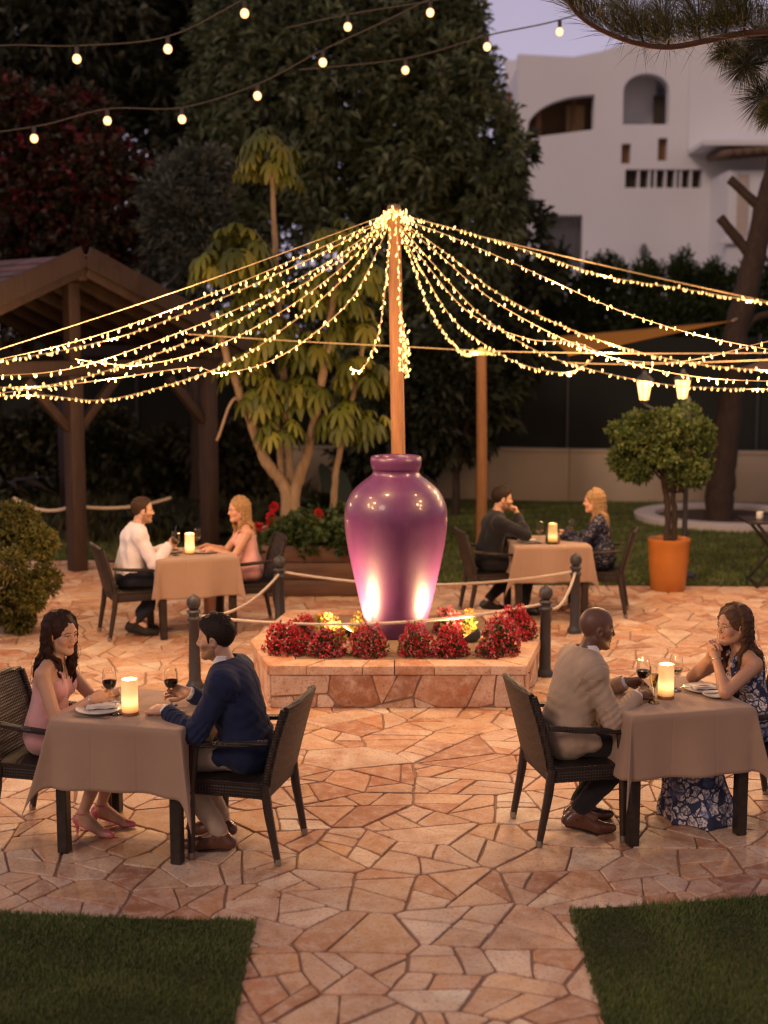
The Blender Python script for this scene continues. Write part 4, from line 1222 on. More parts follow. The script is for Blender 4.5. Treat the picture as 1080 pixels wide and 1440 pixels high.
# table B
candle('lit pillar candle between the bald man and the floral dress woman', pt(936, 981))
wine_glass('glass of red wine beside the hands of the bald man', held('bald man in a light tan blazer', 1), RED)
wine_glass('narrow flute of sparkling wine beside the tall candle', pt(919, 988), FIZZ, flute=True, fill=.62)
wine_glass('glass of white wine behind the candle near the floral dress woman', pt(950, 971), WHITE_W, fill=.3)
plate('large white plate holding a napkin before the floral dress woman', pt(990, 971), .12)
napkin('white napkin lying across the plate before the floral dress woman', pt(990, 970) + Vector((0, 0, .016)), .1, (.15, .10, .012), 3)
plate('small white side plate at the table edge before the floral dress woman', pt(1006, 980), .075)
knife('steel knife across the napkin before the floral dress woman', pt(975, 975) + Vector((0, .0, .036)), .3)
knife('steel fork behind the tall candle on the table', pt(962, 968), .2, True)
# table C
candle('lit pillar candle between the white shirt man and the blonde in salmon', pt(267, 779))
wine_glass('wine glass standing in front of the white shirt man', pt(247, 781), WHITE_W, .23, fill=.25)
wine_glass('wine glass standing behind the lit candle beside the blonde in salmon', pt(277, 774), WHITE_W, .22, fill=.25)
plate('white plate in front of the white shirt man', pt(240, 777), .11)
plate('white plate in front of the blonde woman in salmon', pt(289, 777), .12)
k_ = knife('steel knife held upright by the white shirt man', HANDS[('man in a white shirt and navy'[:24], -1)] + Vector((0, 0, .03)), 0); k_.rotation_euler = (0, R(-78), TABLES['C'][1])
# table D
candle('lit candle in a glass sleeve between the black shirt man and the speckled dress', pt(777, 764), True)
wine_glass('wine glass beside the candle in front of the black shirt man', pt(758, 764), WHITE_W, .225, fill=.22)
wine_glass('wine glass beyond the hands of the woman in the speckled dress', pt(802, 760), WHITE_W, .225, fill=.22)
plate('white plate under a menu card in front of the black shirt man', pt(744, 763), .11)
napkin('white napkin on the plate of the black shirt man', pt(742, 762) + Vector((0, 0, .016)), .1, (.19, .13, .012), 5)
# ------------------------------------------------------------------ the ground: earth, crazy paving, lawns
def clip(poly, n, d):
    """keep the part of a convex polygon where p.n <= d"""
    out = []; k = len(poly)
    for i in range(k):
        a, b = poly[i], poly[(i + 1) % k]
        da = a[0] * n[0] + a[1] * n[1] - d; db = b[0] * n[0] + b[1] * n[1] - d
        if da <= 0: out.append(a)
        if (da < 0 < db) or (db < 0 < da):
            t = da / (da - db); out.append((a[0] + (b[0] - a[0]) * t, a[1] + (b[1] - a[1]) * t))
    return out
def area(p): return .5 * abs(sum(p[i][0] * p[(i + 1) % len(p)][1] - p[(i + 1) % len(p)][0] * p[i][1] for i in range(len(p))))
def crazy_cells(x0, x1, y0, y1, step, seed, gap=.012, split=.25, keep=None, jit=.52, drop=.20):
    g = random.Random(seed); P = []; j = 0
    y = y0
    while y < y1:
        i = 0; x = x0 + (step * .5 if j % 2 else 0)
        while x < x1:
            if g.random() > drop: P.append((x + g.uniform(-jit, jit) * step, y + g.uniform(-jit, jit) * step))
            x += step
        y += step * .9; j += 1
    grid = {}
    for k, p in enumerate(P): grid.setdefault((int(p[0] // step), int(p[1] // step)), []).append(k)
    cells = []
    for k, p in enumerate(P):
        if keep and not keep(p): continue
        r = step * 2; poly = [(p[0] - r, p[1] - r), (p[0] + r, p[1] - r), (p[0] + r, p[1] + r), (p[0] - r, p[1] + r)]
        cx, cy = int(p[0] // step), int(p[1] // step); nb = []
        for a in range(-3, 4):
            for b in range(-3, 4):
                nb += grid.get((cx + a, cy + b), [])
        nb.sort(key=lambda q: (P[q][0] - p[0]) ** 2 + (P[q][1] - p[1]) ** 2)
        for q in nb[1:26]:
            dx, dy = P[q][0] - p[0], P[q][1] - p[1]; L = math.hypot(dx, dy)
            if L < 1e-4: continue
            n = (dx / L, dy / L); mid = n[0] * (p[0] + dx / 2) + n[1] * (p[1] + dy / 2)
            poly = clip(poly, n, mid - gap * (.7 + .6 * ((k * 7 + q * 7) % 10) / 10))
            if len(poly) < 3: break
        todo = [poly] if len(poly) >= 3 else []
        while todo:
            q = todo.pop(); A = area(q)
            if A < .0025: continue
            if A > .042 and g.random() < split * min(1.15, .25 + A / (step * step)):
                c = (sum(v[0] for v in q) / len(q), sum(v[1] for v in q) / len(q))
                i = max(range(len(q)), key=lambda i: math.hypot(q[i][0] - q[i - 1][0], q[i][1] - q[i - 1][1]))
                a = math.atan2(q[i][1] - q[i - 1][1], q[i][0] - q[i - 1][0]) + g.uniform(-.75, .75)
                n = (math.cos(a), math.sin(a)); d = n[0] * c[0] + n[1] * c[1] + g.uniform(-.05, .05)
                for r_ in (clip(q, n, d - gap * .8), clip(q, (-n[0], -n[1]), -d - gap * .8)):
                    if len(r_) >= 3: todo.append(r_) if area(r_) > .2 * A else cells.append(r_)
            else: cells.append(q)
    return cells
def soften(poly, g, c=.20, wob=.007):
    """cut stone outline: clipped corners, slightly uneven edges"""
    out = []; k = len(poly)
    for i in range(k):
        a, b, d = poly[i - 1], poly[i], poly[(i + 1) % k]
        la, ld = math.hypot(a[0] - b[0], a[1] - b[1]), math.hypot(d[0] - b[0], d[1] - b[1])
        r = min(.013, la * c, ld * c) * g.uniform(.4, 1.2)
        if la > .12:
            t = .5 + g.uniform(-.15, .15); out.append((a[0] + (b[0] - a[0]) * t + g.uniform(-wob, wob), a[1] + (b[1] - a[1]) * t + g.uniform(-wob, wob)))
        if la > 1e-4 and ld > 1e-4:
            out.append((b[0] + (a[0] - b[0]) / la * r, b[1] + (a[1] - b[1]) / la * r)); out.append((b[0] + (d[0] - b[0]) / ld * r, b[1] + (d[1] - b[1]) / ld * r))
    return out
STONE_COL = [(.66, .41, .25), (.72, .50, .34), (.56, .27, .14), (.76, .57, .42), (.46, .20, .10), (.68, .45, .28), (.62, .34, .19), (.40, .19, .11), (.74, .53, .37), (.64, .38, .20), (.72, .48, .30), (.70, .52, .38), (.80, .64, .49), (.80, .62, .45)]
def stonemat(name, rough=.50, bright=1.0):
    m, nt, b = newmat(name); v = coords(nt)
    a = nt.nodes.new('ShaderNodeAttribute'); a.attribute_name = 'col'
    n1 = noise(nt, v, 3.0, 6, .62, .8); n2 = noise(nt, v, 11, 7, .7, .3); n3 = noise(nt, v, 55, 4, .7)
    c = mixc(nt, ramp(nt, n1, [(.38, (0, 0, 0)), (.68, (.85,) * 3)]), a.outputs['Color'], (.40 * bright, .17 * bright, .08 * bright))
    c = mixc(nt, ramp(nt, n2, [(.44, (0, 0, 0)), (.70, (.75,) * 3)]), c, (.72 * bright, .55 * bright, .42 * bright))
    c = mixc(nt, ramp(nt, n3, [(.32, (.75,) * 3), (.47, (0, 0, 0))]), c, (.26 * bright, .13 * bright, .08 * bright))
    nt.links.new(c, b.inputs['Base Color'])
    rg = ramp(nt, n2, [(.3, (rough - .14,) * 3), (.7, (rough + .16,) * 3)]); nt.links.new(rg, b.inputs['Roughness'])
    h = math_(nt, 'ADD', math_(nt, 'MULTIPLY', n1, .8), math_(nt, 'ADD', math_(nt, 'MULTIPLY', n2, .5), math_(nt, 'MULTIPLY', n3, .2)))
    bump(nt, b, h, .5, .010); return m
PAVE = stonemat('sandstone_paving')
MORTAR = simple('mortar', (.30, .185, .125), .9, .25, 5, bmp=.4, bdist=.004, bscale=80)
def in_patio(p):
    x, y = p
    if y < 7.3 and (x < -.9 and y < 6.15 or x > 1.2 and y < 6.25): return False
    if abs(x) > .34 * y + .8: return False
    if y > 15.9 and x > -1.2: return False
    return True
g_ = random.Random(5)
pav = crazy_cells(-6.6, 6.6, 3.2, 17.3, .39, 21, .0075, .85, in_patio)
mb = MB()
for q in pav:
    c = g_.choice(STONE_COL); k = g_.uniform(.82, 1.10); c = tuple(min(.8, x * k) for x in c)
    o = soften(q, g_); n = len(o)
    if n < 3: continue
    cx = sum(v[0] for v in o) / n; cy = sum(v[1] for v in o) / n
    tz, tx, ty = g_.uniform(-.0015, .0025), g_.uniform(-.006, .006), g_.uniform(-.006, .006)
    z = lambda x, y: tz + tx * (x - cx) + ty * (y - cy)
    ins = []
    for (x, y) in o:
        L = math.hypot(x - cx, y - cy) + 1e-6; s = max(0, 1 - .005 / L); ins.append((cx + (x - cx) * s, cy + (y - cy) * s))
    vs = [(x, y, -.022) for x, y in o] + [(x, y, z(x, y) - .0045) for x, y in o] + [(x, y, z(x, y)) for x, y in ins]
    fs = [tuple(range(2 * n, 3 * n))] + [(i, (i + 1) % n, n + (i + 1) % n, n + i) for i in range(n)] + [(n + i, n + (i + 1) % n, 2 * n + (i + 1) % n, 2 * n + i) for i in range(n)]
    mb.off(vs, fs, c)
pv = mb.build('paving', PAVE, None, 30, usecol=True); kind(pv, 'structure')
b = MB(); b.off([(-7, 3, -.010), (7, 3, -.010), (7, 17.35, -.010), (-7, 17.35, -.010)], [(0, 1, 2, 3)])
kind(b.build('paving_bed', MORTAR), 'structure')
b = MB(); b.off([(-160, -30, -.05), (160, -30, -.05), (160, 260, -.05), (-160, 260, -.05)], [(0, 1, 2, 3)])
kind(b.build('ground', simple('dark_earth', (.045, .034, .022), .95, .3, .6, bmp=.5, bdist=.03, bscale=6)), 'structure')
# lawns
TURF = simple('turf', (.032, .042, .015), .95, .4, 3.0, bmp=.6, bdist=.02, bscale=60)
def left_edge(x): return 6.405 + .06 * max(0, -.63 - x) ** 1.5
def right_edge(x): return 6.54 + .115 * max(0, x - .94) + .05 * max(0, x - .94) ** 2
def turf(name, poly, z=.012):
    b = MB(); b.prism(poly, -.045, z); return kind(b.build(name, TURF), 'structure')
lx = [-7 + i * .33 for i in range(20)] ; lx = [x for x in lx if x < -.66] + [-.635]
pl = [(-7, 2.6)] + [(-.60, 2.6), (-.62, 4.9)] + [(x, left_edge(x)) for x in reversed(lx)]
turf('lawn', pl)
rx = [.945] + [.945 + i * .33 for i in range(1, 20)]
pr = [(.90, 2.6), (7.2, 2.6)] + [(x, right_edge(x)) for x in reversed(rx)] + [(.905, 4.9)]
turf('lawn', pr)
turf('lawn', [(-1.0, 15.62), (14, 15.1), (14, 23.4), (-1.0, 23.4)])
turf('lawn', [(-16, 17.25), (-1.0, 17.25), (-1.0, 26), (-16, 26)], .006)
def blades(name, test, n, box, zb, hmin, hmax, width, cols, seed):
    g = np.random.default_rng(seed)
    P = g.uniform((box[0], box[1]), (box[2], box[3]), (n, 2)); P = P[test(P[:, 0], P[:, 1])]; n = len(P)
    patch = smoothnoise(np.stack([P[:, 0], P[:, 1], P[:, 0] * 0], 1), seed, 7, 1.6)
    h = g.uniform(hmin, hmax, n) * (1 + .35 * patch); a = g.uniform(0, 6.28, n); ln = g.normal(0, .35, (n, 2)) + .12
    w = width * g.uniform(.7, 1.3, n); z = np.full(n, zb)
    dx, dy = np.cos(a) * w, np.sin(a) * w
    b0 = np.stack([P[:, 0] - dx, P[:, 1] - dy, z], 1); b1 = np.stack([P[:, 0] + dx, P[:, 1] + dy, z], 1)
    m = np.stack([P[:, 0] + ln[:, 0] * h * .35, P[:, 1] + ln[:, 1] * h * .35, z + h * .6], 1)
    t = np.stack([P[:, 0] + ln[:, 0] * h, P[:, 1] + ln[:, 1] * h, z + h * .95], 1)
    d3 = np.stack([dx, dy, 0 * dx], 1) * .7
    V = np.stack([b0, b1, m + d3, t, m - d3], 1).reshape(-1, 3)
    i = np.arange(n)[:, None] * 5
    F = np.concatenate([i + np.array([[0, 1, 2, 4]]), i + np.array([[4, 2, 3, 3]])])
    F3a = np.concatenate([i + np.array([[0, 1, 2]]), i + np.array([[0, 2, 4]]), i + np.array([[4, 2, 3]])])
    cols = np.array(cols); c = cols[g.integers(0, len(cols), n)] * g.uniform(.75, 1.25, (n, 1)) * (1 + .30 * patch[:, None])
    o = npmesh(name, V, F3a, leafmat('grass_blade', .55, .2), None, False, col=np.tile(c, (3, 1)))
    return kind(o, 'stuff')
GC = [(.095, .140, .030), (.13, .170, .040), (.070, .105, .025), (.16, .15, .06)]
le = np.vectorize(left_edge); re_ = np.vectorize(right_edge)
blades('grass', lambda x, y: (x < -.622 + .010 * np.sin(y * 47) * np.sin(y * 19)) & (y < le(x) + .012 * np.sin(x * 41) * np.sin(x * 17) + .008 * np.sin(x * 97)) & (x > -.36 * y - 1.2), 260000, (-4.0, 3.9, -.6, 7.1), .010, .016, .032, .0022, GC, 1)
blades('grass', lambda x, y: (x > .912 + .010 * np.sin(y * 43) * np.sin(y * 17)) & (y < re_(x) + .012 * np.sin(x * 41) * np.sin(x * 17) + .008 * np.sin(x * 97)) & (x < .36 * y + 1.2), 260000, (.9, 3.9, 4.0, 8.2), .010, .016, .032, .0022, GC, 2)
blades('grass', lambda x, y: (x < .33 * y) & (y > 15.62 - .035 * (x + 1)), 120000, (-1, 15.1, 8, 23.2), .010, .03, .06, .006, GC, 3)
blades('grass', lambda x, y: x > -.36 * y, 30000, (-8, 17.3, -1, 22), .005, .03, .08, .007, GC, 4)
# ------------------------------------------------------------------ stone planter, great jar, pole, flowers, bollards and ropes
PX = .09
ring = [(-.87, 10.315), (1.075, 10.315), (1.27, 11.20), (1.06, 12.45), (-.86, 12.45), (-1.08, 11.20)]
t = thing('stone_planter', 'low hexagonal crazy stone planter carrying the purple jar and red flowers', 'planter', (0, 0, 0))
b = MB(); b.prism(ring, -.01, .262); b.build('core', MORTAR, t)
WALLST = stonemat('wall_stone', .7)
mb = MB(); g_ = random.Random(9)
for i in range(6):
    a = Vector((*ring[i], 0)); c = Vector((*ring[(i + 1) % 6], 0)); L = (c - a).length; d = (c - a) / L; nrm = Vector((d.y, -d.x, 0))
    for q in crazy_cells(-.3, L + .3, -.2, .47, .36, 40 + i, .006, .6):
        for n, dd in (((1, 0), L - .004), ((-1, 0), -.004), ((0, 1), .258), ((0, -1), -.004)): q = clip(q, n, dd) if len(q) >= 3 else q
        if len(q) < 3 or area(q) < .0008: continue
        o = soften(q, g_, .2, .006); n = len(o); cx = sum(v[0] for v in o) / n; cy = sum(v[1] for v in o) / n; pr = g_.uniform(.008, .020)
        base = g_.choice(STONE_COL); k = g_.uniform(.75, 1.1); col = tuple(x * k for x in base)
        P = lambda x, z, w: a + d * x + Vector((0, 0, z)) + nrm * w
        vs = [P(x, z, -.004) for x, z in o] + [P(x, z, pr - .006) for x, z in o] + [P(cx + (x - cx) * .93, cy + (z - cy) * .93, pr) for x, z in o]
        fs = [tuple(range(2 * n, 3 * n))] + [(j, (j + 1) % n, n + (j + 1) % n, n + j) for j in range(n)] + [(n + j, n + (j + 1) % n, 2 * n + (j + 1) % n, 2 * n + j) for j in range(n)]
        mb.off(vs, fs, col)
mb.build('stone_facing', WALLST, t, 30, usecol=True)
# coping slabs round the rim
mb = MB(); cen = Vector((PX, 11.38, 0))
for i in range(6):
    a = Vector((*ring[i], 0)); c = Vector((*ring[(i + 1) % 6], 0)); L = (c - a).length
    def off(p, o): v = (p - cen); return p + v.normalized() * o
    n = max(2, round(L / .34)); cuts = [0] + sorted((k + g_.uniform(-.2, .2)) / n for k in range(1, n)) + [1]
    for u0, u1 in zip(cuts, cuts[1:]):
        e = .004 / L; o0, o1 = off(a, .028), off(c, .028); i0, i1 = off(a, -.27), off(c, -.27)
        u0 += e; u1 -= e
        quad = [o0.lerp(o1, u0), o0.lerp(o1, u1), i0.lerp(i1, u1), i0.lerp(i1, u0)]
        zt = .330 + g_.uniform(-.003, .003); base = g_.choice(STONE_COL[:4] + STONE_COL[5:7]); k = g_.uniform(.9, 1.08)
        qc = sum(quad, Vector()) / 4
        vs = [(p.x, p.y, .264) for p in quad] + [(p.x, p.y, zt - .006) for p in quad] + [tuple(qc + (Vector((p.x, p.y, 0)) - Vector((qc.x, qc.y, 0))) * .975)[:2] + (zt,) for p in quad]
        fs = [(3, 2, 1, 0), (8, 9, 10, 11)] + [(j, (j + 1) % 4, 4 + (j + 1) % 4, 4 + j) for j in range(4)] + [(4 + j, 4 + (j + 1) % 4, 8 + (j + 1) % 4, 8 + j) for j in range(4)]
        mb.off(vs, fs, tuple(x * k for x in base))
mb.build('coping', WALLST, t, 30, usecol=True)
inner = [tuple((cen + (Vector((*p, 0)) - cen) * .80)[:2]) for p in ring]
b = MB(); b.prism(inner, .2625, .318); b.build('soil', simple('pale_gravel_soil', (.30, .20, .12), .95, .4, 30, bmp=.9, bdist=.02, bscale=70), t)

def glaze():
    m, nt, b = newmat('purple_glaze'); v = coords(nt)
    n1 = noise(nt, coords(nt, (1, 1, .35)), 7, 6, .6, .5); n2 = noise(nt, v, 90, 3)
    c = mixc(nt, n1, (.056, .011, .070), (.108, .026, .112)); c = mixc(nt, ramp(nt, n2, [(.60, (0, 0, 0)), (.78, (.35,) * 3)]), c, (.22, .08, .16))
    nt.links.new(c, b.inputs['Base Color']); b.inputs['Roughness'].default_value = .42; b.inputs['Specular IOR Level'].default_value = .5; b.inputs['Coat Weight'].default_value = .35; b.inputs['Coat Roughness'].default_value = .10
    bump(nt, b, math_(nt, 'ADD', n1, math_(nt, 'MULTIPLY', n2, .12)), .22, .012); return m
VX, VY, VZ = (557 - 540) / 168.5, 11.49, .318
prof = [(893, 39), (888, 41.5), (855, 49.5), (813, 59), (770, 68), (745, 71.5), (726, 72.8), (708, 70.5), (690, 61.5), (677, 48), (669, 37), (664.5, 33), (660, 32.6), (657, 34.5), (648, 36), (643, 35.5), (640.5, 33.5), (642, 30), (655, 28), (664, 28.5), (680, 42)]
def cr(pts, m=5):
    out = []
    for i in range(len(pts) - 1):
        p0, p1, p2, p3 = pts[max(i - 1, 0)], pts[i], pts[i + 1], pts[min(i + 2, len(pts) - 1)]
        for k in range(m):
            t = k / m
            out.append(tuple(.5 * (2 * p1[j] + (p2[j] - p0[j]) * t + (2 * p0[j] - 5 * p1[j] + 4 * p2[j] - p3[j]) * t * t + (3 * p1[j] - p0[j] - 3 * p2[j] + p3[j]) * t ** 3) for j in range(len(p1))))
    return out + [pts[-1]]
pf = cr([(r / 168.5, (893 - y) / 166.0) for y, r in prof], 4)
b = MB(); b.lathe([(.0001, 0)] + pf, 72, (0, 0, 0), jit=lambda a, z: .006 * math.sin(2 * a + z) + .003 * math.sin(5 * a + 4 * z))
t = thing('ceramic_jar', 'huge glazed purple amphora jar lit from below in the stone planter', 'jar', (VX, VY, VZ)); b.build('jar_body', glaze(), t, 60)

PW = wood('pole_timber', (.20, .085, .035), (.36, .17, .075), .6, 5, (8, 8, .6))
t = thing('timber_pole', 'tall timber pole behind the purple jar carrying the fairy lights', 'pole', (.155, 12.12, .30))
top = at(554, 296, Y=12.12); rel = top - Vector((.155, 12.12, .30))
MB().tube([(0, 0, 0), tuple(rel * .5), tuple(rel)], [.066, .061, .056], 16, sq=.55).build('post', PW, t, 40)
b = MB(); b.lathe([(.0001, 0), (.060, 0), (.064, .01), (.05, .045), (.0001, .06)], 16, rel); b.build('cap', simple('pole_cap', (.25, .15, .06), .5), t, 40)
b = MB()
for a in range(10): b.tube([rel + Vector((0, 0, -.02)), rel + Vector((.062 * math.cos(a * .628), .062 * math.sin(a * .628), -.02))], .007, 6)
b.tube([rel + Vector((.062 * math.cos(a * .314), .062 * math.sin(a * .314), -.045)) for a in range(21)], .007, 6); b.build('hook_ring', STEEL, t, 40)
POLETOP = top.copy()

# bollards and ropes
IRON = simple('cast_iron_paint', (.035, .036, .042), .5, .2, 20, bmp=.2, bdist=.003)
def bollard(label, x, y):
    t = thing('bollard', label, 'bollard', (x, y, 0), 0, 'iron bollards round the planter')
    MB().lathe([(.0001, 0), (.072, 0), (.074, .03), (.058, .05), (.050, .075), (.047, .30), (.044, .555), (.052, .562), (.058, .575), (.052, .588), (.042, .594), (.042, .615), (.054, .622), (.058, .634), (.050, .646), (.034, .656)], 24).build('post', IRON, t, 50)
    MB().lathe([(.034, .656), (.046, .668), (.056, .690), (.058, .712), (.052, .738), (.036, .757), (.014, .768), (.010, .776), (.0001, .779)], 24).build('finial', IRON, t, 50)
    return t
BOL = {'fl': (-1.533, 10.90), 'fr': (1.352, 11.31), 'bl': (-.99, 12.88), 'br': (1.836, 13.0)}
bollard('black iron bollard with ball top behind the navy blazer man', *BOL['fl']); bollard('black iron bollard with ball top behind the bald man in tan', *BOL['fr'])
bollard('black iron bollard with ball top beside the blonde in salmon and the timber flower box', *BOL['bl']); bollard('black iron bollard with ball top in front of the speckled dress woman', *BOL['br'])
ROPE = simple('cream_rope', (.62, .52, .42), .9, .12, 40, bmp=.8, bdist=.006, bscale=120)
def rope(label, a, b_, sag, za=.60, zb=.60, r=.0135, grp='ropes between the bollards', mat=None):
    a = Vector((*a, za)); b_ = Vector((*b_, zb)); n = 40; ctr = []
    for i in range(n + 1):
        t = i / n; p = a.lerp(b_, t); p.z -= sag * 4 * t * (1 - t); ctr.append(p)
    mb = MB(); d = (b_ - a).normalized(); sd = Vector((-d.y, d.x, 0)); L = (b_ - a).length; m = int(L / .012)
    for k in range(3):                                            # three laid strands
        pts = []
        for i in range(m + 1):
            t = i / m; p = a.lerp(b_, t); p.z -= sag * 4 * t * (1 - t); an = t * L * 85 + k * 2.094
            pts.append(p + (sd * math.cos(an) + Vector((0, 0, 1)) * math.sin(an)) * r * .5)
        mb.tube(pts, r * .58, 5)
    o = mb.build('rope', mat or ROPE, None, True); tag(o, label, 'rope', grp); return o
rope('cream rope sagging along the front of the planter flowers', BOL['fl'], BOL['fr'], .12, .60, .62)
rope('cream rope behind the purple jar crossing the lawn side', BOL['bl'], BOL['br'], .13, .62, .60)
rope('cream rope rising beside the navy blazer man toward the flower box', BOL['fl'], BOL['bl'], .13, .60, .60)
rope('cream rope sloping down behind the bald man from the speckled dress table', BOL['fr'], BOL['br'], .15, .60, .60)

# flower mounds
def leafquads(P, D, L, W, g, droop=.0, roll=None):
    """diamond leaves: base at P along D, length L, half width W"""
    D = D / np.linalg.norm(D, axis=1, keepdims=True); n = len(P)
    r = g.normal(size=(n, 3)) if roll is None else roll
    S = np.cross(D, r); S /= np.linalg.norm(S, axis=1, keepdims=True) + 1e-9
    L = np.broadcast_to(np.asarray(L), (n,))[:, None]; W = np.broadcast_to(np.asarray(W), (n,))[:, None]
    tip = P + D * L; tip[:, 2] -= droop * L[:, 0]; mid = P + D * L * .5; mid[:, 2] += droop * L[:, 0] * .1
    V = np.stack([P, mid + S * W, tip, mid - S * W], 1).reshape(-1, 3)
    F = np.arange(n * 4).reshape(n, 4); return V, F
def mound_pts(n, rx, ry, h, g, shell=.75):
    u = g.normal(size=(n, 3)); u[:, 2] = np.abs(u[:, 2]); u /= np.linalg.norm(u, axis=1, keepdims=True)
    k = 1 + .26 * smoothnoise(u, int(g.integers(999)), 6, 1.0)
    rr = g.uniform(shell, 1, n) * k
    return u * rr[:, None] * np.array([rx, ry, h]), u
def flower_clump(seed, petals, leaf):
    g = np.random.default_rng(seed)
    t = thing('flower_clump', 'clump', 'flowers', (0, 0, 0), 0, 'red begonia mounds in the stone planter')
    P, U = mound_pts(900, .165, .165, .21, g, .35)
    lc = np.array(leaf); V, F = leafquads(P, U + g.normal(size=U.shape) * .7, g.uniform(.022, .038, 900), g.uniform(.008, .013, 900), g)
    npmesh('foliage', V, F, leafmat('flower_leaf', .45, .25), t, False, lc[g.integers(0, len(lc), 900)] * g.uniform(.7, 1.3, (900, 1)))
    P, U = mound_pts(620, .175, .175, .225, g, .88); up = U + np.array([0, 0, .3])
    pc = np.array(petals); base = pc[g.integers(0, len(pc), 620)] * g.uniform(.7, 1.25, (620, 1))
    Vs, Fs, Cs = [], [], []
    for k in range(4):
        D = up * .35 + g.normal(size=U.shape) * .75
        V, F = leafquads(P, D, g.uniform(.012, .019, 620), .0075, g); Fs.append(F + sum(len(v) for v in Vs)); Vs.append(V); Cs.append(base * g.uniform(.85, 1.15, (620, 1)))
    npmesh('blossoms', np.concatenate(Vs), np.concatenate(Fs), leafmat('petal', .55, .3), t, False, np.concatenate(Cs)); return t
REDS = [(.55, .016, .03), (.65, .03, .05), (.40, .012, .025), (.70, .10, .13), (.55, .03, .07), (.72, .25, .25)]
DLEAF = [(.050, .060, .018), (.09, .035, .022), (.035, .050, .015), (.07, .07, .02)]
c_red = flower_clump(1, REDS, DLEAF); c_red2 = flower_clump(7, REDS + [(.70, .30, .32), (.62, .10, .22)], DLEAF + [(.05, .08, .02)]); c_mix = flower_clump(2, REDS + [(.62, .40, .36), (.55, .2, .2)], DLEAF + [(.10, .11, .03)]); c_lit_yel = flower_clump(3, [(.45, .33, .05), (.55, .40, .08), (.35, .28, .04), (.5, .1, .04)], [(.13, .15, .03), (.09, .12, .025)])  # yellow mound: warm floodlight put into its petal and leaf colours
CL = [(402, 900, 72, c_red, 'red flower mound at the outer end of the planter, nearest the navy blazer man'),
      (428, 884, 48, c_red, 'small red flower mound behind the end mound, beside the bollard rope'),
      (459, 913, 66, c_red2, 'red flower mound at the planter rim in front of the yellow lit mound'),
      (462, 883, 56, c_lit_yel, 'yellow lit flower mound left of the jar foot'),
      (519, 915, 62, c_mix, 'pink flecked flower mound at the rim before the jar foot, nearer the navy blazer man'),
      (508, 879, 46, c_lit_yel, 'yellow lit small flower mound touching the jar foot'),
      (583, 916, 62, c_mix, 'pink flecked flower mound at the rim before the jar foot, nearer the bald man'),
      (634, 914, 62, c_red, 'red flower mound at the rim before the bright floodlight'),
      (632, 876, 56, c_red2, 'red flower mound behind the jar foot, beside the yellow lit one'),
      (655, 876, 46, c_lit_yel, 'yellow lit flower mound behind the bright floodlight'),
      (702, 912, 76, c_mix, 'large red flower mound in the planter corner nearest the bald man'),
      (726, 882, 66, c_red, 'red flower mound at the far end of the planter by the bollard')]
used = set()
for u, v, w, src, lab in CL:
    o = copy_tree(src) if src.name in used else src; used.add(src.name)
    p = at(u, min(v + .26 * w, 921), z=.32); s = FPX / p.y; k = (w / s) / .425
    o.location = p; o.rotation_euler = (0, 0, random.uniform(0, 6.28)); o.scale = (k * random.uniform(.92, 1.1), k * random.uniform(.92, 1.1), k * random.uniform(1.1, 1.35)); o['label'] = lab

# floodlights among the flowers
FL_E = 14
LENS = emit('flood_lens', (1.0, .66, .28), FL_E, True)
def flood(label, loc, target, power):
    d = (Vector(target) - Vector(loc)); t = thing('floodlight', label, 'floodlight', loc, 0, 'warm floodlights in the planter')
    q = d.to_track_quat('Z', 'Y'); t.rotation_euler = q.to_euler()
    MB().lathe([(.0001, -.06), (.05, -.06), (.075, -.03), (.086, .0), (.086, .012), (.080, .012), (.078, .0), (.0001, -.002)], 20).build('housing', IRON, t, 50)
    MB().lathe([(.0001, .002), (.077, .003), (.077, .006), (.0001, .010)], 20).build('lens', LENS, t, 50)
    l = bpy.data.lights.new('flood_beam', 'SPOT'); l.energy = power; l.color = (1, .62, .26); l.spot_size = R(106); l.spot_blend = 1.0; l.shadow_soft_size = .07
    o = bpy.data.objects.new('flood_beam', l); COL.objects.link(o); o.parent = t; o.location = (0, 0, .03); o.rotation_euler = (math.pi, 0, 0)
    return t
flood('warm floodlight among the red mounds nearest the navy blazer man', (-.53, 11.10, .37), (VX - .06, VY, 1.10), FLOOD_W)
flood('warm floodlight close to the jar foot between the yellow lit mounds', at(486, 884, z=.38), (VX - .05, VY, 1.0), FLOOD_W * .35)
flood('warm floodlight low among the mounds toward the bald man end of the planter', at(698, 886, z=.38), (VX + .42, VY + .05, .46), FLOOD_W * .3)
flood('warm floodlight beside the jar foot on the side of the bald man', (.73, 11.22, .37), (VX + .06, VY, 1.10), FLOOD_W)
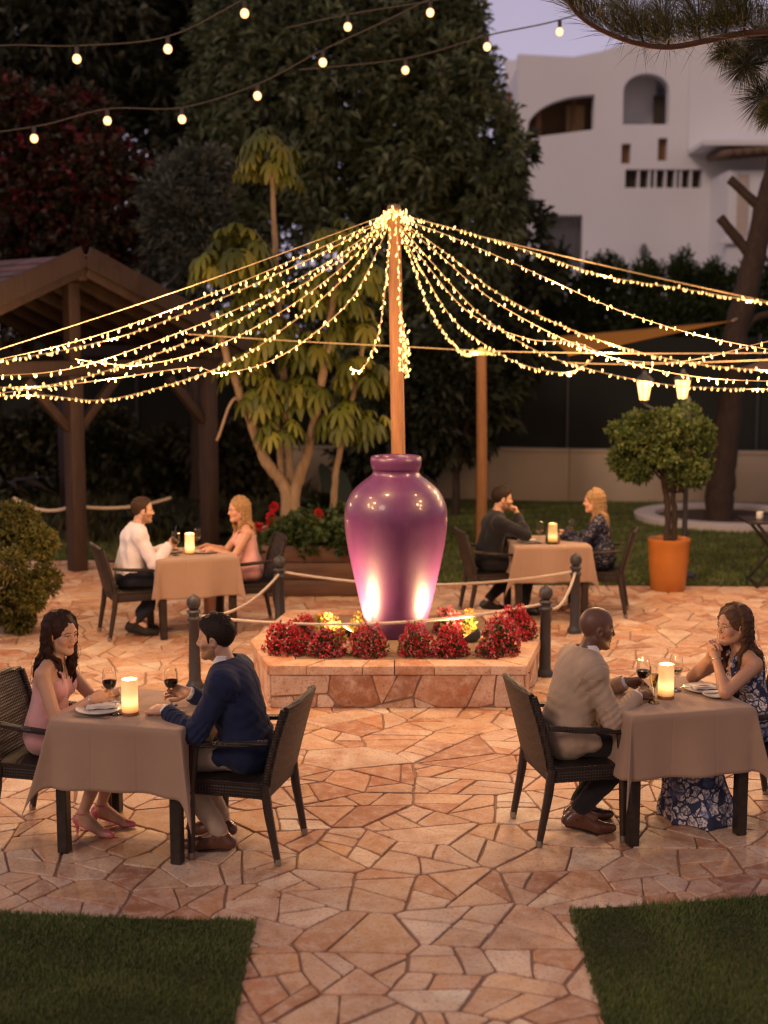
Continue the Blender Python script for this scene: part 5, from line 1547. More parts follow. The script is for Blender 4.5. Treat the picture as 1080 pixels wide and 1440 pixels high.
# ------------------------------------------------------------------ fairy light strands from the pole, festoon bulbs overhead
CABLE = simple('pale_cable', (.62, .46, .26), .6, .1, 20, bmp=0)
DARKC = simple('dark_cable', (.035, .028, .024), .6, .1, 20, bmp=0)
FAIRY = emit('fairy_bulb', (1.0, .60, .19), FAIRY_E, False)
_b = MB(); _b.sphere((0, 0, -.016), 0.0074, 7, 6, (1, 1, 1.9)); _b.tube([(0, 0, .004), (0, 0, -.006)], .004, 5)
bm0 = _b.build('bulb', FAIRY, None, True); BULB_ME = bm0.data; bpy.data.objects.remove(bm0)
FWARM = (1.0, .56, .24)
NL = [0]
def strand(label, way, step=.072, bulbs=True, lamps=(), r=.0045, seed=0, cable=None, name='fairy_light_string', dens=1.0, tw=.012):
    """way: list of (u, v, Y); a draped wire with little lamps hanging off it"""
    g = random.Random(seed + 100)
    P = cr([tuple(at(u, v, Y=Y)) for u, v, Y in way], 14); P = [Vector(p) for p in P]
    t = thing(name, label, 'string lights' if bulbs else 'cable', P[0])
    o0 = P[0]
    MB().tube([p - o0 for p in P], r, 6).build('wire', cable or CABLE, t, True)
    acc = 0; nb = 0
    if bulbs:
        d = [0]
        for a, b in zip(P, P[1:]): d.append(d[-1] + (b - a).length)
        L = d[-1]; step = max(step, L / 98) / dens; x = step * .5; i = 0
        while x < L and nb < 99:
            while d[i + 1] < x: i += 1
            p = P[i].lerp(P[i + 1], (x - d[i]) / (d[i + 1] - d[i]))
            c = bpy.data.objects.new('bulb', BULB_ME); COL.objects.link(c); c.parent = t
            up = g.random() < .28
            c.location = p - o0 + Vector((g.uniform(-tw, tw), g.uniform(-tw, tw), g.uniform(-tw, tw) * .6)); s = g.uniform(.85, 1.25)
            c.rotation_euler = (g.uniform(-.6, .6) + (math.pi if up and g.random() < .5 else 0), g.uniform(-.6, .6), 0); c.scale = (s, s, s); nb += 1
            x += step * g.uniform(.55, 1.45)
    for k in lamps:                                                # the light the strand gives off, from bulbs on it
        p = P[min(len(P) - 1, int(k * (len(P) - 1)))]
        l = bpy.data.lights.new('bulb_glow', 'POINT'); l.energy = STRAND_W; l.color = FWARM; l.shadow_soft_size = .03
        o = bpy.data.objects.new('bulb_glow', l); COL.objects.link(o); o.parent = t; o.location = p - o0 + Vector((0, 0, -.05))
    return t
TU, TV, TY = 552, 302, 12.12
def T0(dx=0, dy=0): return (TU + dx, TV + dy, TY)
side = 'pergola side'
strand('bare straight cable from the pole top, uppermost on the pergola side', [T0(-4, -2), (270, 402, 11.3), (0, 491, 10.6), (-200, 553, 10.2)], bulbs=False, cable=CABLE)
strand('fairy light strand just under the bare straight cable on the pergola side', [T0(-5, 2), (420, 362, 11.5), (270, 424, 11.1), (135, 472, 10.6), (0, 505, 10.2), (-160, 534, 9.8)], lamps=(.45, .7), seed=1)
strand('fairy light strand sharing its line with the uppermost strand on the pergola side', [T0(-5, 4), (440, 362, 12.4), (300, 424, 12.8), (160, 476, 13.2), (0, 508, 13.6), (-160, 530, 14)], seed=2, lamps=(.6,))
strand('fairy light strand second in the fan over the pergola beam', [T0(-6, 6), (455, 372, 11.6), (330, 436, 11.0), (180, 494, 10.3), (90, 520, 9.9), (0, 528, 9.6), (-160, 536, 9.2)], lamps=(.55,), seed=3)
strand('fairy light strand crossing the pergola beam and rejoining the one above it', [T0(-6, 8), (450, 385, 12.5), (330, 452, 13.2), (200, 505, 13.8), (80, 540, 14.3), (0, 545, 14.7), (-120, 548, 15.2)], seed=4, lamps=(.75,))
strand('fairy light strand ending in a loose tip at the middle of the pergola beam', [T0(-6, 10), (470, 385, 11.8), (380, 448, 11.4), (290, 492, 11.0), (200, 513, 10.7), (140, 510, 10.6), (106, 505, 10.6)], seed=5, lamps=(.7,))
strand('fairy light strand drooping below the pergola beam, second from the bottom', [T0(-6, 12), (480, 395, 12.4), (395, 465, 12.9), (320, 512, 13.3), (225, 545, 13.7), (140, 563, 14.0), (60, 556, 14.3), (0, 557, 14.6), (-100, 556, 15)], seed=6, lamps=(.8,))
strand('lowest long fairy light strand, glowing across the schefflera to the pergola post', [T0(-5, 14), (500, 412, 11.7), (440, 470, 11.2), (375, 510, 10.8), (310, 524, 10.5), (270, 517, 10.4), (160, 532, 10.0), (0, 553, 9.5), (-90, 560, 9.3)], seed=7, lamps=(.5, .75))
strand('short fairy light strand hooking up at its end beside the pole', [T0(-3, 14), (544, 380, 11.6), (536, 450, 11.2), (524, 494, 11.0), (508, 520, 10.9), (492, 517, 10.85)], seed=8, step=.05, lamps=(.9,))
strand('fairy light strand hanging straight down the pole', [(557, 305, 12.0), (561, 380, 11.98), (563, 440, 11.96), (568, 490, 11.95), (570, 524, 11.95)], seed=9, step=.05)
strand('bunched tail of fairy lights at the bottom of the strand down the pole', [(564, 440, 11.93), (569, 470, 11.9), (572, 500, 11.9), (571, 526, 11.9), (566, 510, 11.9), (567, 470, 11.92)], seed=10, step=.022, tw=.03)
strand('bundle of fairy lights wound round the pole top', [(530, 318, 12.0), (540, 303, 12.05), (552, 296, 12.0), (566, 298, 12.05), (578, 310, 12.0), (566, 305, 12.2), (545, 302, 12.2), (536, 312, 12.15), (550, 300, 11.98), (570, 301, 11.98)], seed=11, step=.016, tw=.035)
strand('bare cable above the uppermost fairy strand on the white house side', [T0(6, -2), (700, 338, 13.5), (900, 385, 15.2), (1080, 424, 16.5), (1250, 455, 17.5)], bulbs=False)
strand('uppermost fairy light strand on the white house side', [T0(8, 0), (640, 322, 12.7), (740, 352, 13.4), (850, 388, 14.2), (960, 406, 15), (1080, 426, 15.8), (1220, 440, 16.5)], seed=12, lamps=(.5, .8))
strand('fairy light strand crossing in front of the dark hedge under the uppermost pair', [T0(8, 4), (640, 335, 11.6), (740, 378, 11.1), (860, 432, 10.6), (970, 468, 10.2), (1080, 491, 9.8), (1200, 508, 9.4)], seed=13, lamps=(.4, .7))
strand('fairy light strand passing just over the orange shade sail', [T0(8, 6), (630, 358, 12.5), (700, 412, 13.0), (790, 458, 13.5), (880, 490, 14), (980, 512, 14.5), (1080, 521, 15), (1180, 524, 15.5)], seed=14, lamps=(.55, .85))
strand('fairy light strand passing over the pair of lanterns', [T0(8, 8), (620, 360, 11.8), (690, 420, 11.4), (790, 476, 10.9), (890, 512, 10.4), (980, 530, 10.0), (1080, 536, 9.6), (1180, 534, 9.2)], seed=15, lamps=(.5, .75))
strand('lowest fairy light strand on the white house side, just above the lanterns', [T0(7, 10), (610, 372, 12.3), (680, 446, 12.6), (760, 496, 12.9), (840, 522, 13.2), (930, 540, 13.5), (1010, 546, 13.8), (1080, 547, 14.1), (1160, 545, 14.4)], seed=16, lamps=(.6, .85))
strand('fairy light strand sagging under the sail between pole and lanterns', [T0(7, 12), (600, 372, 11.6), (660, 440, 11.2), (740, 476, 10.8), (810, 482, 10.5), (870, 505, 10.2), (960, 508, 9.9), (1080, 480, 9.5), (1150, 462, 9.3)], seed=17, lamps=(.6,))
strand('fairy light strand with a garland end hooked under the orange sail', [T0(6, 14), (596, 385, 12.2), (640, 452, 12.5), (700, 496, 12.8), (745, 516, 13.0), (795, 524, 13.2), (822, 514, 13.3), (833, 504, 13.35)], seed=18, step=.05, lamps=(.75,))
strand('short fairy light strand draped to the second wooden post', [T0(5, 14), (580, 370, 12.6), (602, 430, 13.4), (630, 476, 14.4), (655, 497, 15.4), (672, 494, 16.6), (700, 498, 17.2)], seed=19, step=.07, lamps=(.8,))
strand('thin white wire stretched level across behind the pole', [(265, 470, 13.2), (420, 480, 13.4), (560, 487, 13.6), (700, 494, 13.8), (900, 497, 14), (1080, 496, 14.2), (1250, 494, 14.4)], bulbs=False, r=.006)
strand('second thin white wire below the sail on the lantern side', [(790, 510, 15), (900, 512, 15.2), (1080, 506, 15.4), (1200, 500, 15.6)], bulbs=False, r=.006)
# festoon of single round bulbs
FB, nt_, b_ = newmat('festoon_bulb')                           # frosted glass glowing round a bright filament
_lw = nt_.nodes.new('ShaderNodeLayerWeight'); _lw.inputs[0].default_value = .35
nt_.links.new(ramp(nt_, _lw.outputs['Facing'], [(.0, (1, .56, .20)), (.75, (1, .40, .09))]), b_.inputs['Emission Color'])
nt_.links.new(math_(nt_, 'MULTIPLY', ramp(nt_, _lw.outputs['Facing'], [(.15, (1, 1, 1)), (.8, (.12, .12, .12))]), FEST_E), b_.inputs['Emission Strength'])
def festoon(label, way, bulbs):
    P = cr([tuple(at(u, v, Y=Y)) for u, v, Y in way], 12); P = [Vector(p) for p in P]; o0 = P[0]
    t = thing('festoon_light_string', label, 'string lights', o0)
    MB().tube([p - o0 for p in P], .008, 6).build('wire', DARKC, t, True)
    for u, v, Y in bulbs:
        p = at(u, v, Y=Y) - o0
        s = MB().lathe([(.0001, 0), (.018, .003), (.034, .016), (.042, .038), (.041, .056), (.032, .076), (.018, .086), (.0001, .09)], 14, p - Vector((0, 0, .05))).build('bulb', FB, t, True)
        MB().tube([p + Vector((0, 0, .045)), p + Vector((0, 0, .105))], .021, 8).build('socket', DARKC, t, 40)
festoon('uppermost dark festoon wire with three glowing bulbs over the dark tree', [(-120, 80, 13), (0, 64, 13), (108, 64, 13), (236, 51, 13), (344, -2, 13), (420, -40, 13)], [(108, 82, 13), (236, 68, 13), (344, 18, 13)])
festoon('long festoon wire with five bulbs climbing from the red leaved shrub to the centre', [(-120, 200, 14), (48, 178, 14), (151, 153, 14), (256, 151, 14), (362, 118, 14), (454, 70, 14), (540, 30, 14), (620, -10, 14)], [(48, 194, 14), (151, 169, 14), (256, 167, 14), (362, 134, 14), (454, 87, 14)])
festoon('festoon wire with three bulbs reaching into the sky beside the white house', [(420, 98, 15), (570, 82, 15), (685, 50, 15), (787, 28, 15), (900, -10, 15)], [(570, 98, 15), (685, 65, 15), (787, 44, 15)])
festoon('short piece of festoon wire with two bulbs at the top edge of the dark tree', [(400, 40, 14.5), (489, 20, 14.5), (605, 1, 14.5), (700, -20, 14.5)], [(489, 37, 14.5), (605, 17, 14.5)])
# ------------------------------------------------------------------ garden, pergola, walls, white house, trees
def foliage(g, blobs, n, L, W, cols, shell=.45, droop=.25, per=5, spread=.8, upb=.2, noisef=.5, cut=-.25):
    """leaf sprays through the volume of several blobs (cx, cy, cz, rx, ry, rz, weight), with gaps"""
    B = np.array(blobs, dtype=float); w = B[:, 6] / B[:, 6].sum(); k = g.choice(len(B), n, p=w)
    u = g.normal(size=(n, 3)); u /= np.linalg.norm(u, axis=1, keepdims=True)
    r = g.uniform(shell, 1, n) ** .7; P = B[k, :3] + u * r[:, None] * B[k, 3:6]
    nz = smoothnoise(P, int(g.integers(9999)), 7, noisef); nz2 = smoothnoise(P, int(g.integers(9999)), 7, noisef * 2.7)
    keep = (nz + .6 * nz2) > cut; P, u = P[keep], u[keep]; tone = nz2[keep]; n = len(P)
    cols = np.array(cols); base = cols[g.integers(0, len(cols), n)] * (1 + .35 * tone[:, None]) * g.uniform(.75, 1.25, (n, 1))
    D0 = u + np.array([0, 0, upb]) + g.normal(size=(n, 3)) * .5
    Vs, Fs, Cs = [], [], []
    for i in range(per):
        D = D0 + g.normal(size=(n, 3)) * spread; V, F = leafquads(P + D0 * (i / per) * L * .6, D, L * g.uniform(.7, 1.25, n), W * g.uniform(.8, 1.2, n), g, droop)
        Fs.append(F + sum(len(v) for v in Vs)); Vs.append(V); Cs.append(np.clip(base * g.uniform(.85, 1.15, (n, 1)), 0, 1))
    return np.concatenate(Vs), np.concatenate(Fs), np.concatenate(Cs)
LEAF = leafmat('leaf', .5, .25); NEEDLE = leafmat('needle', .5, .1)
BARK = wood('bark', (.016, .010, .007), (.055, .034, .024), .9, 5, (6, 6, 1.2)); PALEBARK = wood('pale_bark', (.20, .13, .075), (.34, .24, .15), .8, 6, (5, 5, 1.2))
def limb(mb, pts, r0, r1, n=9, jit=.0, seed=0):
    g = random.Random(seed); P = [Vector(p) for p in cr([tuple(p) for p in pts], 6)]
    P = [p + Vector((g.uniform(-jit, jit), g.uniform(-jit, jit), 0)) for p in P]; k = len(P)
    mb.tube(P, [(r0 + (r1 - r0) * i / (k - 1)) * (1 + g.uniform(-.07, .07)) for i in range(k)], n)
def tree(name, label, cat, base, blobs, n, L, W, cols, trunk_r=.16, seed=0, bark=None, limbs=5, grp=None, **kw):
    g = np.random.default_rng(seed); base = Vector(base)
    t = thing(name, label, cat, base, 0, grp); B = [(b[0] - base.x, b[1] - base.y, b[2] - base.z, *b[3:]) for b in blobs]
    V, F, C = foliage(g, B, n, L, W, cols, **kw); npmesh('crown', V, F, LEAF, t, False, C)
    mb = MB(); top = max(B, key=lambda b: b[2]); tz = top[2]
    limb(mb, [(0, 0, -.1), (.05, 0, tz * .3), (top[0] * .4, top[1] * .4, tz * .6), (top[0], top[1], tz)], trunk_r, trunk_r * .25, 10, .02, seed)
    for i in range(min(limbs, len(B))):
        b = B[i]; h = tz * random.uniform(.2, .4); limb(mb, [(0, 0, h), (b[0] * .5, b[1] * .5, (h + b[2]) / 2 - .1), (b[0], b[1], b[2])], trunk_r * .45, .02, 7, .02, seed + i)
    mb.build('trunk', bark or BARK, t, True); return t
def px(u, v, Y, rx, ry, rz, w=1.0):
    """blob whose middle sits on photo pixel u, v at distance Y; sizes in photo pixels (ry: depth as share of rx)"""
    p = at(u, v, Y=Y); s = FPX / Y; return (p.x, p.y, p.z, rx / s, rx / s * ry, rz / s, w)

# --- big dark evergreen behind the pole
GREEN_D = [(.085, .108, .055), (.105, .128, .066), (.12, .14, .076), (.066, .085, .046)]
tree('evergreen_tree', 'huge dark evergreen tree rising behind the timber pole', 'tree', at(520, 470, Y=24).xy.to_3d(),
     [px(480, 130, 24, 170, .8, 190, 2), px(605, 200, 23.5, 105, .9, 170, 1.6), px(380, 110, 24.5, 120, .9, 150, 1.2), px(630, 330, 23.5, 90, .8, 150, 1.2), px(480, 330, 24, 170, .6, 160, 1.4), px(530, -60, 24, 130, .7, 140, 1.2), px(695, 250, 23, 34, 1, 110, .5), px(630, 50, 23.6, 42, 1, 110, .6), px(590, 500, 23.5, 130, .6, 120, .9)],
     19000, .20, .030, GREEN_D, .28, 3, per=6, spread=.75, noisef=.42, cut=-.55)
tree('evergreen_tree', 'tall black green tree filling the top corner above the red leaved shrub', 'tree', at(120, 470, Y=27).xy.to_3d(),
     [px(90, 40, 27, 190, .7, 130, 2), px(260, 60, 27.5, 150, .7, 130, 1.5), px(330, 190, 27, 120, .6, 150, 1.2), px(180, 230, 27.5, 170, .5, 140, 1.2), px(20, 180, 27, 100, .7, 130, 1), px(180, -80, 27, 240, .6, 120, 1.4), px(-20, 20, 27.5, 110, .7, 110, 1), px(330, 0, 28, 120, .7, 120, 1)],
     11000, .26, .042, [(.050, .056, .034), (.066, .068, .042), (.040, .045, .028)], .3, 5, per=6, noisef=.5, cut=-.75)
tree('bougainvillea', 'dark red leaved bougainvillea behind the pergola roof', 'shrub', at(90, 480, Y=22.5).xy.to_3d(),
     [px(70, 280, 22.5, 110, .7, 130, 2), px(150, 310, 22, 70, .8, 120, 1.2), px(20, 200, 22.5, 70, .8, 90, 1), px(110, 200, 22.8, 60, .8, 70, .7), px(40, 400, 22.5, 120, .6, 90, 1)],
     6500, .14, .036, [(.075, .018, .014), (.050, .022, .014), (.040, .036, .018), (.12, .016, .02), (.050, .040, .020), (.036, .030, .016), (.060, .035, .02)], .14, 7, per=6, noisef=.6, cut=-.7)
tree('olive_tree', 'grey green feathery olive beside the red leaved bougainvillea', 'tree', at(270, 480, Y=21.5).xy.to_3d(),
     [px(262, 300, 21.5, 58, .9, 70, 1.4), px(290, 370, 21.5, 50, .9, 70, 1), px(235, 380, 21.8, 40, .9, 60, .8), px(285, 255, 21.6, 36, .9, 36, .5)],
     3600, .17, .020, [(.085, .095, .075), (.11, .12, .10), (.06, .07, .055)], .10, 9, per=6, spread=.6, upb=.8, noisef=.9, cut=-.6)
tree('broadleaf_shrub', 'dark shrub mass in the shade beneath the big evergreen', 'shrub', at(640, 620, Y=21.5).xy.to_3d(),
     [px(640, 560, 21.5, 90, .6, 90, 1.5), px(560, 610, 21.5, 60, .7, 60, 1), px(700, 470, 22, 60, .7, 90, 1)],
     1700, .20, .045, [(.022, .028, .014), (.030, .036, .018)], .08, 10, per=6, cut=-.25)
tree('broadleaf_shrub', 'light leaved sapling against the barred window of the white house', 'shrub', at(735, 470, Y=25.5).xy.to_3d(),
     [px(735, 330, 25.5, 30, 1, 60, 1), px(750, 390, 25.5, 34, 1, 40, 1), px(720, 230, 25, 25, 1, 70, .7)],
     420, .22, .06, [(.040, .052, .024), (.055, .065, .03)], .05, 11, per=5, noisef=1.0, cut=-.1)

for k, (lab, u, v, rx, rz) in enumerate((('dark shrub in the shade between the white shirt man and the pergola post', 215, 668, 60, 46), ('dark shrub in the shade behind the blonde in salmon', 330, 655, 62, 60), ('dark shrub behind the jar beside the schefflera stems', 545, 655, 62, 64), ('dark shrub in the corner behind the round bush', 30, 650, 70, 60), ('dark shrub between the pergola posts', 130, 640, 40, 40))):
    tree('broadleaf_shrub', lab, 'shrub', at(u, v, Y=22.5).xy.to_3d(), [px(u, v, 22.5, rx, .6, rz, 2), px(u + 30, v - 30, 22.7, rx * .6, .7, rz * .7, 1), px(u - 34, v - 18, 22.3, rx * .6, .7, rz * .6, 1)], 900, .17, .045, [(.020, .024, .012), (.028, .030, .014), (.040, .036, .016)], .05, 50 + k, per=5, cut=-.7)  # dark shrubs added to cover the wall where it should look shaded
# --- schefflera with umbrella leaves over the timber flower box
SCH = [(.135, .145, .016), (.105, .120, .014), (.18, .17, .022), (.075, .09, .012)]
def umbrella_leaves(cents, seed, cols):
    """rosettes: drooping fans of long oval leaflets on short stalks"""
    g = np.random.default_rng(seed); cols = np.array(cols); Vs, Fs, Cs = [], [], []
    for (p, R0, n) in cents:
        for k in range(n):
            d = g.normal(size=3); d[2] = abs(d[2]) * .9 - .25; d /= np.linalg.norm(d)
            c = np.array(p) + d * R0 * g.uniform(.55, 1.0); out = d * np.array([1, 1, .35]) ; col = cols[g.integers(len(cols))] * g.uniform(.75, 1.3)
            nl = int(g.integers(7, 10)); a0 = g.uniform(0, 6.28); tilt = unit(out + np.array([0, 0, .9])); e1 = unit(np.cross(tilt, [0.3, .9, .1])); e2 = np.cross(tilt, e1)
            for q in range(nl):
                a = a0 + 6.283 * q / nl; r = e1 * math.cos(a) + e2 * math.sin(a); L = R0 * g.uniform(.42, .58) if R0 > .35 else R0 * .6; L = min(L, .36)
                W = L * .17; s = np.cross(r, tilt); pts = []
                for (u, w, dr) in ((.10, .25, 0), (.40, .9, -.10), (.68, 1.0, -.34), (.90, .6, -.64), (1.0, .04, -.80)):
                    m = c + r * L * u * (1 - .25 * u * abs(dr)) + np.array([0, 0, 1]) * L * dr * .9
                    pts += [m + s * W * w - tilt * W * .15, m - s * W * w - tilt * W * .15]
                b0 = sum(len(v) for v in Vs); Vs.append(np.array(pts))
                Fs.append(np.array([[b0 + 2 * i, b0 + 2 * i + 2, b0 + 2 * i + 3, b0 + 2 * i + 1] for i in range(4)])); Cs.append(np.tile(col * g.uniform(.88, 1.12), (4, 1)))
    return np.concatenate(Vs), np.concatenate(Fs), np.concatenate(Cs)
SB = at(405, 738, Y=16.3); SB.z = .55
t = thing('umbrella_tree', 'schefflera with fans of drooping yellow green leaves and pale forked stems', 'tree', SB)
def rel_(u, v, Y): return tuple(at(u, v, Y=Y) - SB)
mb = MB()
limb(mb, [(0, 0, -.1), rel_(402, 690, 16.3), rel_(375, 650, 16.2), rel_(352, 590, 16.1), rel_(325, 520, 16), rel_(300, 440, 16)], .085, .035, 9, .01, 1)
limb(mb, [(.06, .0, -.1), rel_(415, 690, 16.3), rel_(432, 640, 16.2), rel_(448, 560, 16.1), rel_(465, 450, 16), rel_(478, 370, 15.9)], .08, .035, 9, .01, 2)
limb(mb, [(.03, .1, -.1), rel_(406, 640, 16.5), rel_(396, 500, 16.6), rel_(388, 380, 16.6), rel_(384, 285, 16.5), rel_(380, 235, 16.5)], .055, .026, 8, .008, 3)
limb(mb, [(-.02, .1, -.1), rel_(396, 650, 16.6), rel_(392, 600, 16.6), rel_(400, 560, 16.6)], .06, .03, 8, .01, 4)
limb(mb, [(.5, .2, -.1), rel_(470, 690, 16.4), rel_(480, 620, 16.3), rel_(500, 540, 16.3), rel_(515, 460, 16.2)], .05, .025, 8, .01, 5)
limb(mb, [rel_(352, 600, 16.1), rel_(330, 560, 15.8), rel_(305, 620, 15.7)], .022, .016, 6, .004, 6)
mb.build('trunk', PALEBARK, t, True)
ros = [(380, 222, 16.5, 44, 15), (352, 240, 16.5, 24, 6), (402, 250, 16.5, 26, 7), (330, 362, 16.0, 55, 16), (296, 385, 15.9, 32, 8), (365, 395, 16.1, 40, 9), (475, 345, 15.9, 40, 11), (505, 395, 16.0, 40, 10), (460, 420, 15.9, 48, 11), (500, 455, 16.1, 42, 10), (350, 450, 16.0, 50, 11), (395, 480, 16.2, 45, 10), (440, 500, 16.2, 44, 10), (510, 530, 16.2, 40, 10), (370, 560, 16.0, 44, 10), (425, 560, 16.2, 46, 10), (480, 590, 16.2, 40, 9), (520, 600, 16.3, 34, 8), (395, 610, 15.8, 34, 9), (345, 520, 16.1, 40, 9)]
cents = [(rel_(u, v, Y), r / (FPX / Y), int(n * 1.9)) for u, v, Y, r, n in ros]
V, F, C = umbrella_leaves(cents, 31, SCH); npmesh('crown', V, F, LEAF, t, True, C)

# --- timber flower box with geraniums
FBX = wood('box_timber', (.060, .028, .016), (.13, .062, .034), .6, 4, (.6, 6, 6))
t = thing('flower_box', 'long dark timber flower box under the schefflera', 'flower box', (-.62, 15.9, 0))
for z0 in (.0, .19, .38):
    b = MB(); b.box((0, -1.05, z0 + .094), (1.42, .05, .182), None, .008); b.box((-.69, 0, z0 + .094), (.05, 2.05, .182), None, .008); b.box((.69, 0, z0 + .094), (.05, 2.05, .182), None, .008); b.build('plank_course', FBX, t, 40)
b = MB(); b.box((0, 0, .27), (1.32, 2.02, .5)); b.build('soil', simple('dark_earth_b', (.03, .022, .015), .95, .3, 4, bmp=.6, bdist=.02), t)
g = np.random.default_rng(77)
def plant(name, label, cat, loc, blobs, n, L, W, cols, seed, flower=None, **kw):
    t = thing(name, label, cat, loc); V, F, C = foliage(np.random.default_rng(seed), blobs, n, L, W, cols, **kw); npmesh('foliage', V, F, LEAF, t, False, C); return t
t = plant('geranium', 'green geraniums with red heads and one white head in the timber flower box', 'flowers', (-.62, 15.4, .5), [(-.3, -.2, .10, .42, .5, .16, 1), (.35, -.3, .10, .40, .5, .20, 1), (0, .4, .12, .6, .5, .2, 1)], 950, .085, .034, [(.040, .065, .018), (.055, .085, .022), (.03, .05, .014)], 41, per=5, upb=.6, cut=-.5)
heads = [(352, 737, 0), (356, 748, 0), (381, 737, 0), (385, 713, 0), (364, 741, 0), (405, 738, 0), (440, 735, 0), (462, 745, 0), (448, 722, 0), (381, 727, 0), (398, 735, 0)]
def head_(col, u, v):
    p = at(u, v, Y=15.35) - t.location; gg = np.random.default_rng(u + v); n = 70; U = gg.normal(size=(n, 3)); U /= np.linalg.norm(U, axis=1, keepdims=True)
    V, F = leafquads(np.array(p) + U * .035, U + gg.normal(size=(n, 3)) * .6, .032, .016, gg); npmesh('flower_head', V, F, leafmat('petal', .55, .3), t, False, np.tile(np.array(col), (n, 1)) * gg.uniform(.8, 1.2, (n, 1)))
    MB().tube([p - Vector((0, 0, .02)), p - Vector((0, -.02, .22))], .004, 5).build('stalk', simple('stalk', (.06, .09, .03), .6), t)
for u, v, _ in heads: head_((.50, .012, .018), u, v)
head_((.60, .50, .46), 374, 746)
def fronds(name, label, cat, loc, n, L, W, col, seed, up=.7, arch=.8):
    g = random.Random(seed); t = thing(name, label, cat, loc); mb = MB()
    for k in range(n):
        a = g.uniform(0, 6.283); d = Vector((math.cos(a), math.sin(a), 0)); l = L * g.uniform(.7, 1.1); vs = []; s = Vector((-d.y, d.x, 0)); u0 = g.uniform(.4, 1.1) * up
        for i in range(9):
            w = i / 8; p = d * l * w + Vector((0, 0, l * (u0 * w - arch * w * w * .75))); ww = W * (math.sin(math.pi * min(1, w * .9 + .1)) ** .7)
            vs += [p + s * ww - Vector((0, 0, ww * .3)), p - s * ww - Vector((0, 0, ww * .3))]
        k2 = g.uniform(.7, 1.3); mb.off(vs, [(2 * i, 2 * i + 2, 2 * i + 3, 2 * i + 1) for i in range(8)], tuple(c * k2 for c in col))
    mb.build('leaves', LEAF, t, True, usecol=True); return t
fronds('palm_plant', 'arching palm fronds in the dark behind the white shirt man', 'plant', (-3.0, 19.6, .1), 26, 1.35, .10, (.040, .045, .022), 1)
fronds('palm_plant', 'low strap leaved plant behind the blonde in salmon', 'plant', (-2.05, 18.6, .1), 26, .95, .06, (.045, .05, .022), 2)
fronds('palm_plant', 'dark broad leaved plant between the schefflera stems and the jar', 'plant', (-.55, 18.3, .3), 24, 1.3, .14, (.028, .036, .018), 3, 1.0, .6)
fronds('palm_plant', 'hanging spiky plant in the shade under the pergola', 'plant', (-5.6, 20.0, .6), 22, 1.0, .06, (.07, .055, .03), 4)

# --- pergola with tiled roof
PT = wood('pergola_timber', (.020, .010, .006), (.048, .023, .013), .65, 4, (6, 6, .8))
PGc = Vector((-3.72, 16.5, 0)); ga = R(45); gx = Vector((math.cos(ga), math.sin(ga), 0)); rd = Vector((-math.sin(ga), math.cos(ga), 0)) # gable direction, ridge direction (away)
t = thing('pergola', 'dark timber pergola with a pitched tiled roof behind the white shirt man', 'pergola', PGc)
hw = 2.02; ev = 2.45; rz_ = 3.55; dp = 3.4
def Q(a, d, z): return gx * a + rd * d + Vector((0, 0, z))
posts = [(-hw, 0), (0, 0), (hw, 0), (-hw, dp), (hw, dp)]
for a, d in posts:
    p = MB().beam(Q(a, d, 0), Q(a, d, ev - .09 if abs(a) > .1 else ev - .09), .185, .185, gx, .012).build('post', PT, t, 40)
for (a, d, sa) in ((-hw, 0, 1), (hw, 0, -1), (0, 0, 1), (0, 0, -1)):
    MB().beam(Q(a + sa * .08, d, ev - .72), Q(a + sa * .62, d, ev - .13), .10, .10, rd, .008).build('brace', PT, t, 40)
for d in (0, dp): MB().beam(Q(-hw - .35, d, ev), Q(hw + .35, d, ev), .15, .18, (0, 0, 1), .01).build('tie_beam', PT, t, 40)
for a in (-hw, hw): MB().beam(Q(a, -.25, ev + .17), Q(a, dp + .25, ev + .17), .14, .16, (0, 0, 1), .01).build('wall_plate', PT, t, 40)
MB().beam(Q(0, -.02, ev + .09), Q(0, -.02, rz_ - .1), .15, .15, gx, .01).build('king_post', PT, t, 40)
MB().beam(Q(0, -.3, rz_), Q(0, dp + .3, rz_), .12, .16, (0, 0, 1), .01).build('ridge_beam', PT, t, 40)
ee = hw + .45; ez = ev + .04; sl = (rz_ - ez - .02) / ee
for i in range(7):
    d = -.28 + i * (dp + .56) / 6
    for sa in (-1, 1): MB().beam(Q(sa * .06, d, rz_ + .06), Q(sa * ee, d, ez + .08), .09 if 0 < i < 6 else .06, .14 if 0 < i < 6 else .20, (0, 0, 1), .008).build('rafter', PT, t, 40)
for sa in (-1, 1):
    for k in range(9):
        w = (k + .5) / 9; MB().beam(Q(sa * ee * w, -.3, rz_ + .17 - (rz_ - ez) * w), Q(sa * ee * w, dp + .3, rz_ + .17 - (rz_ - ez) * w), .045, .05, (0, 0, 1)).build('batten', PT, t)
SHING = simple('roof_shingle', (.150, .085, .080), .85, .3, 6, attr=True, bmp=.4, bdist=.006)
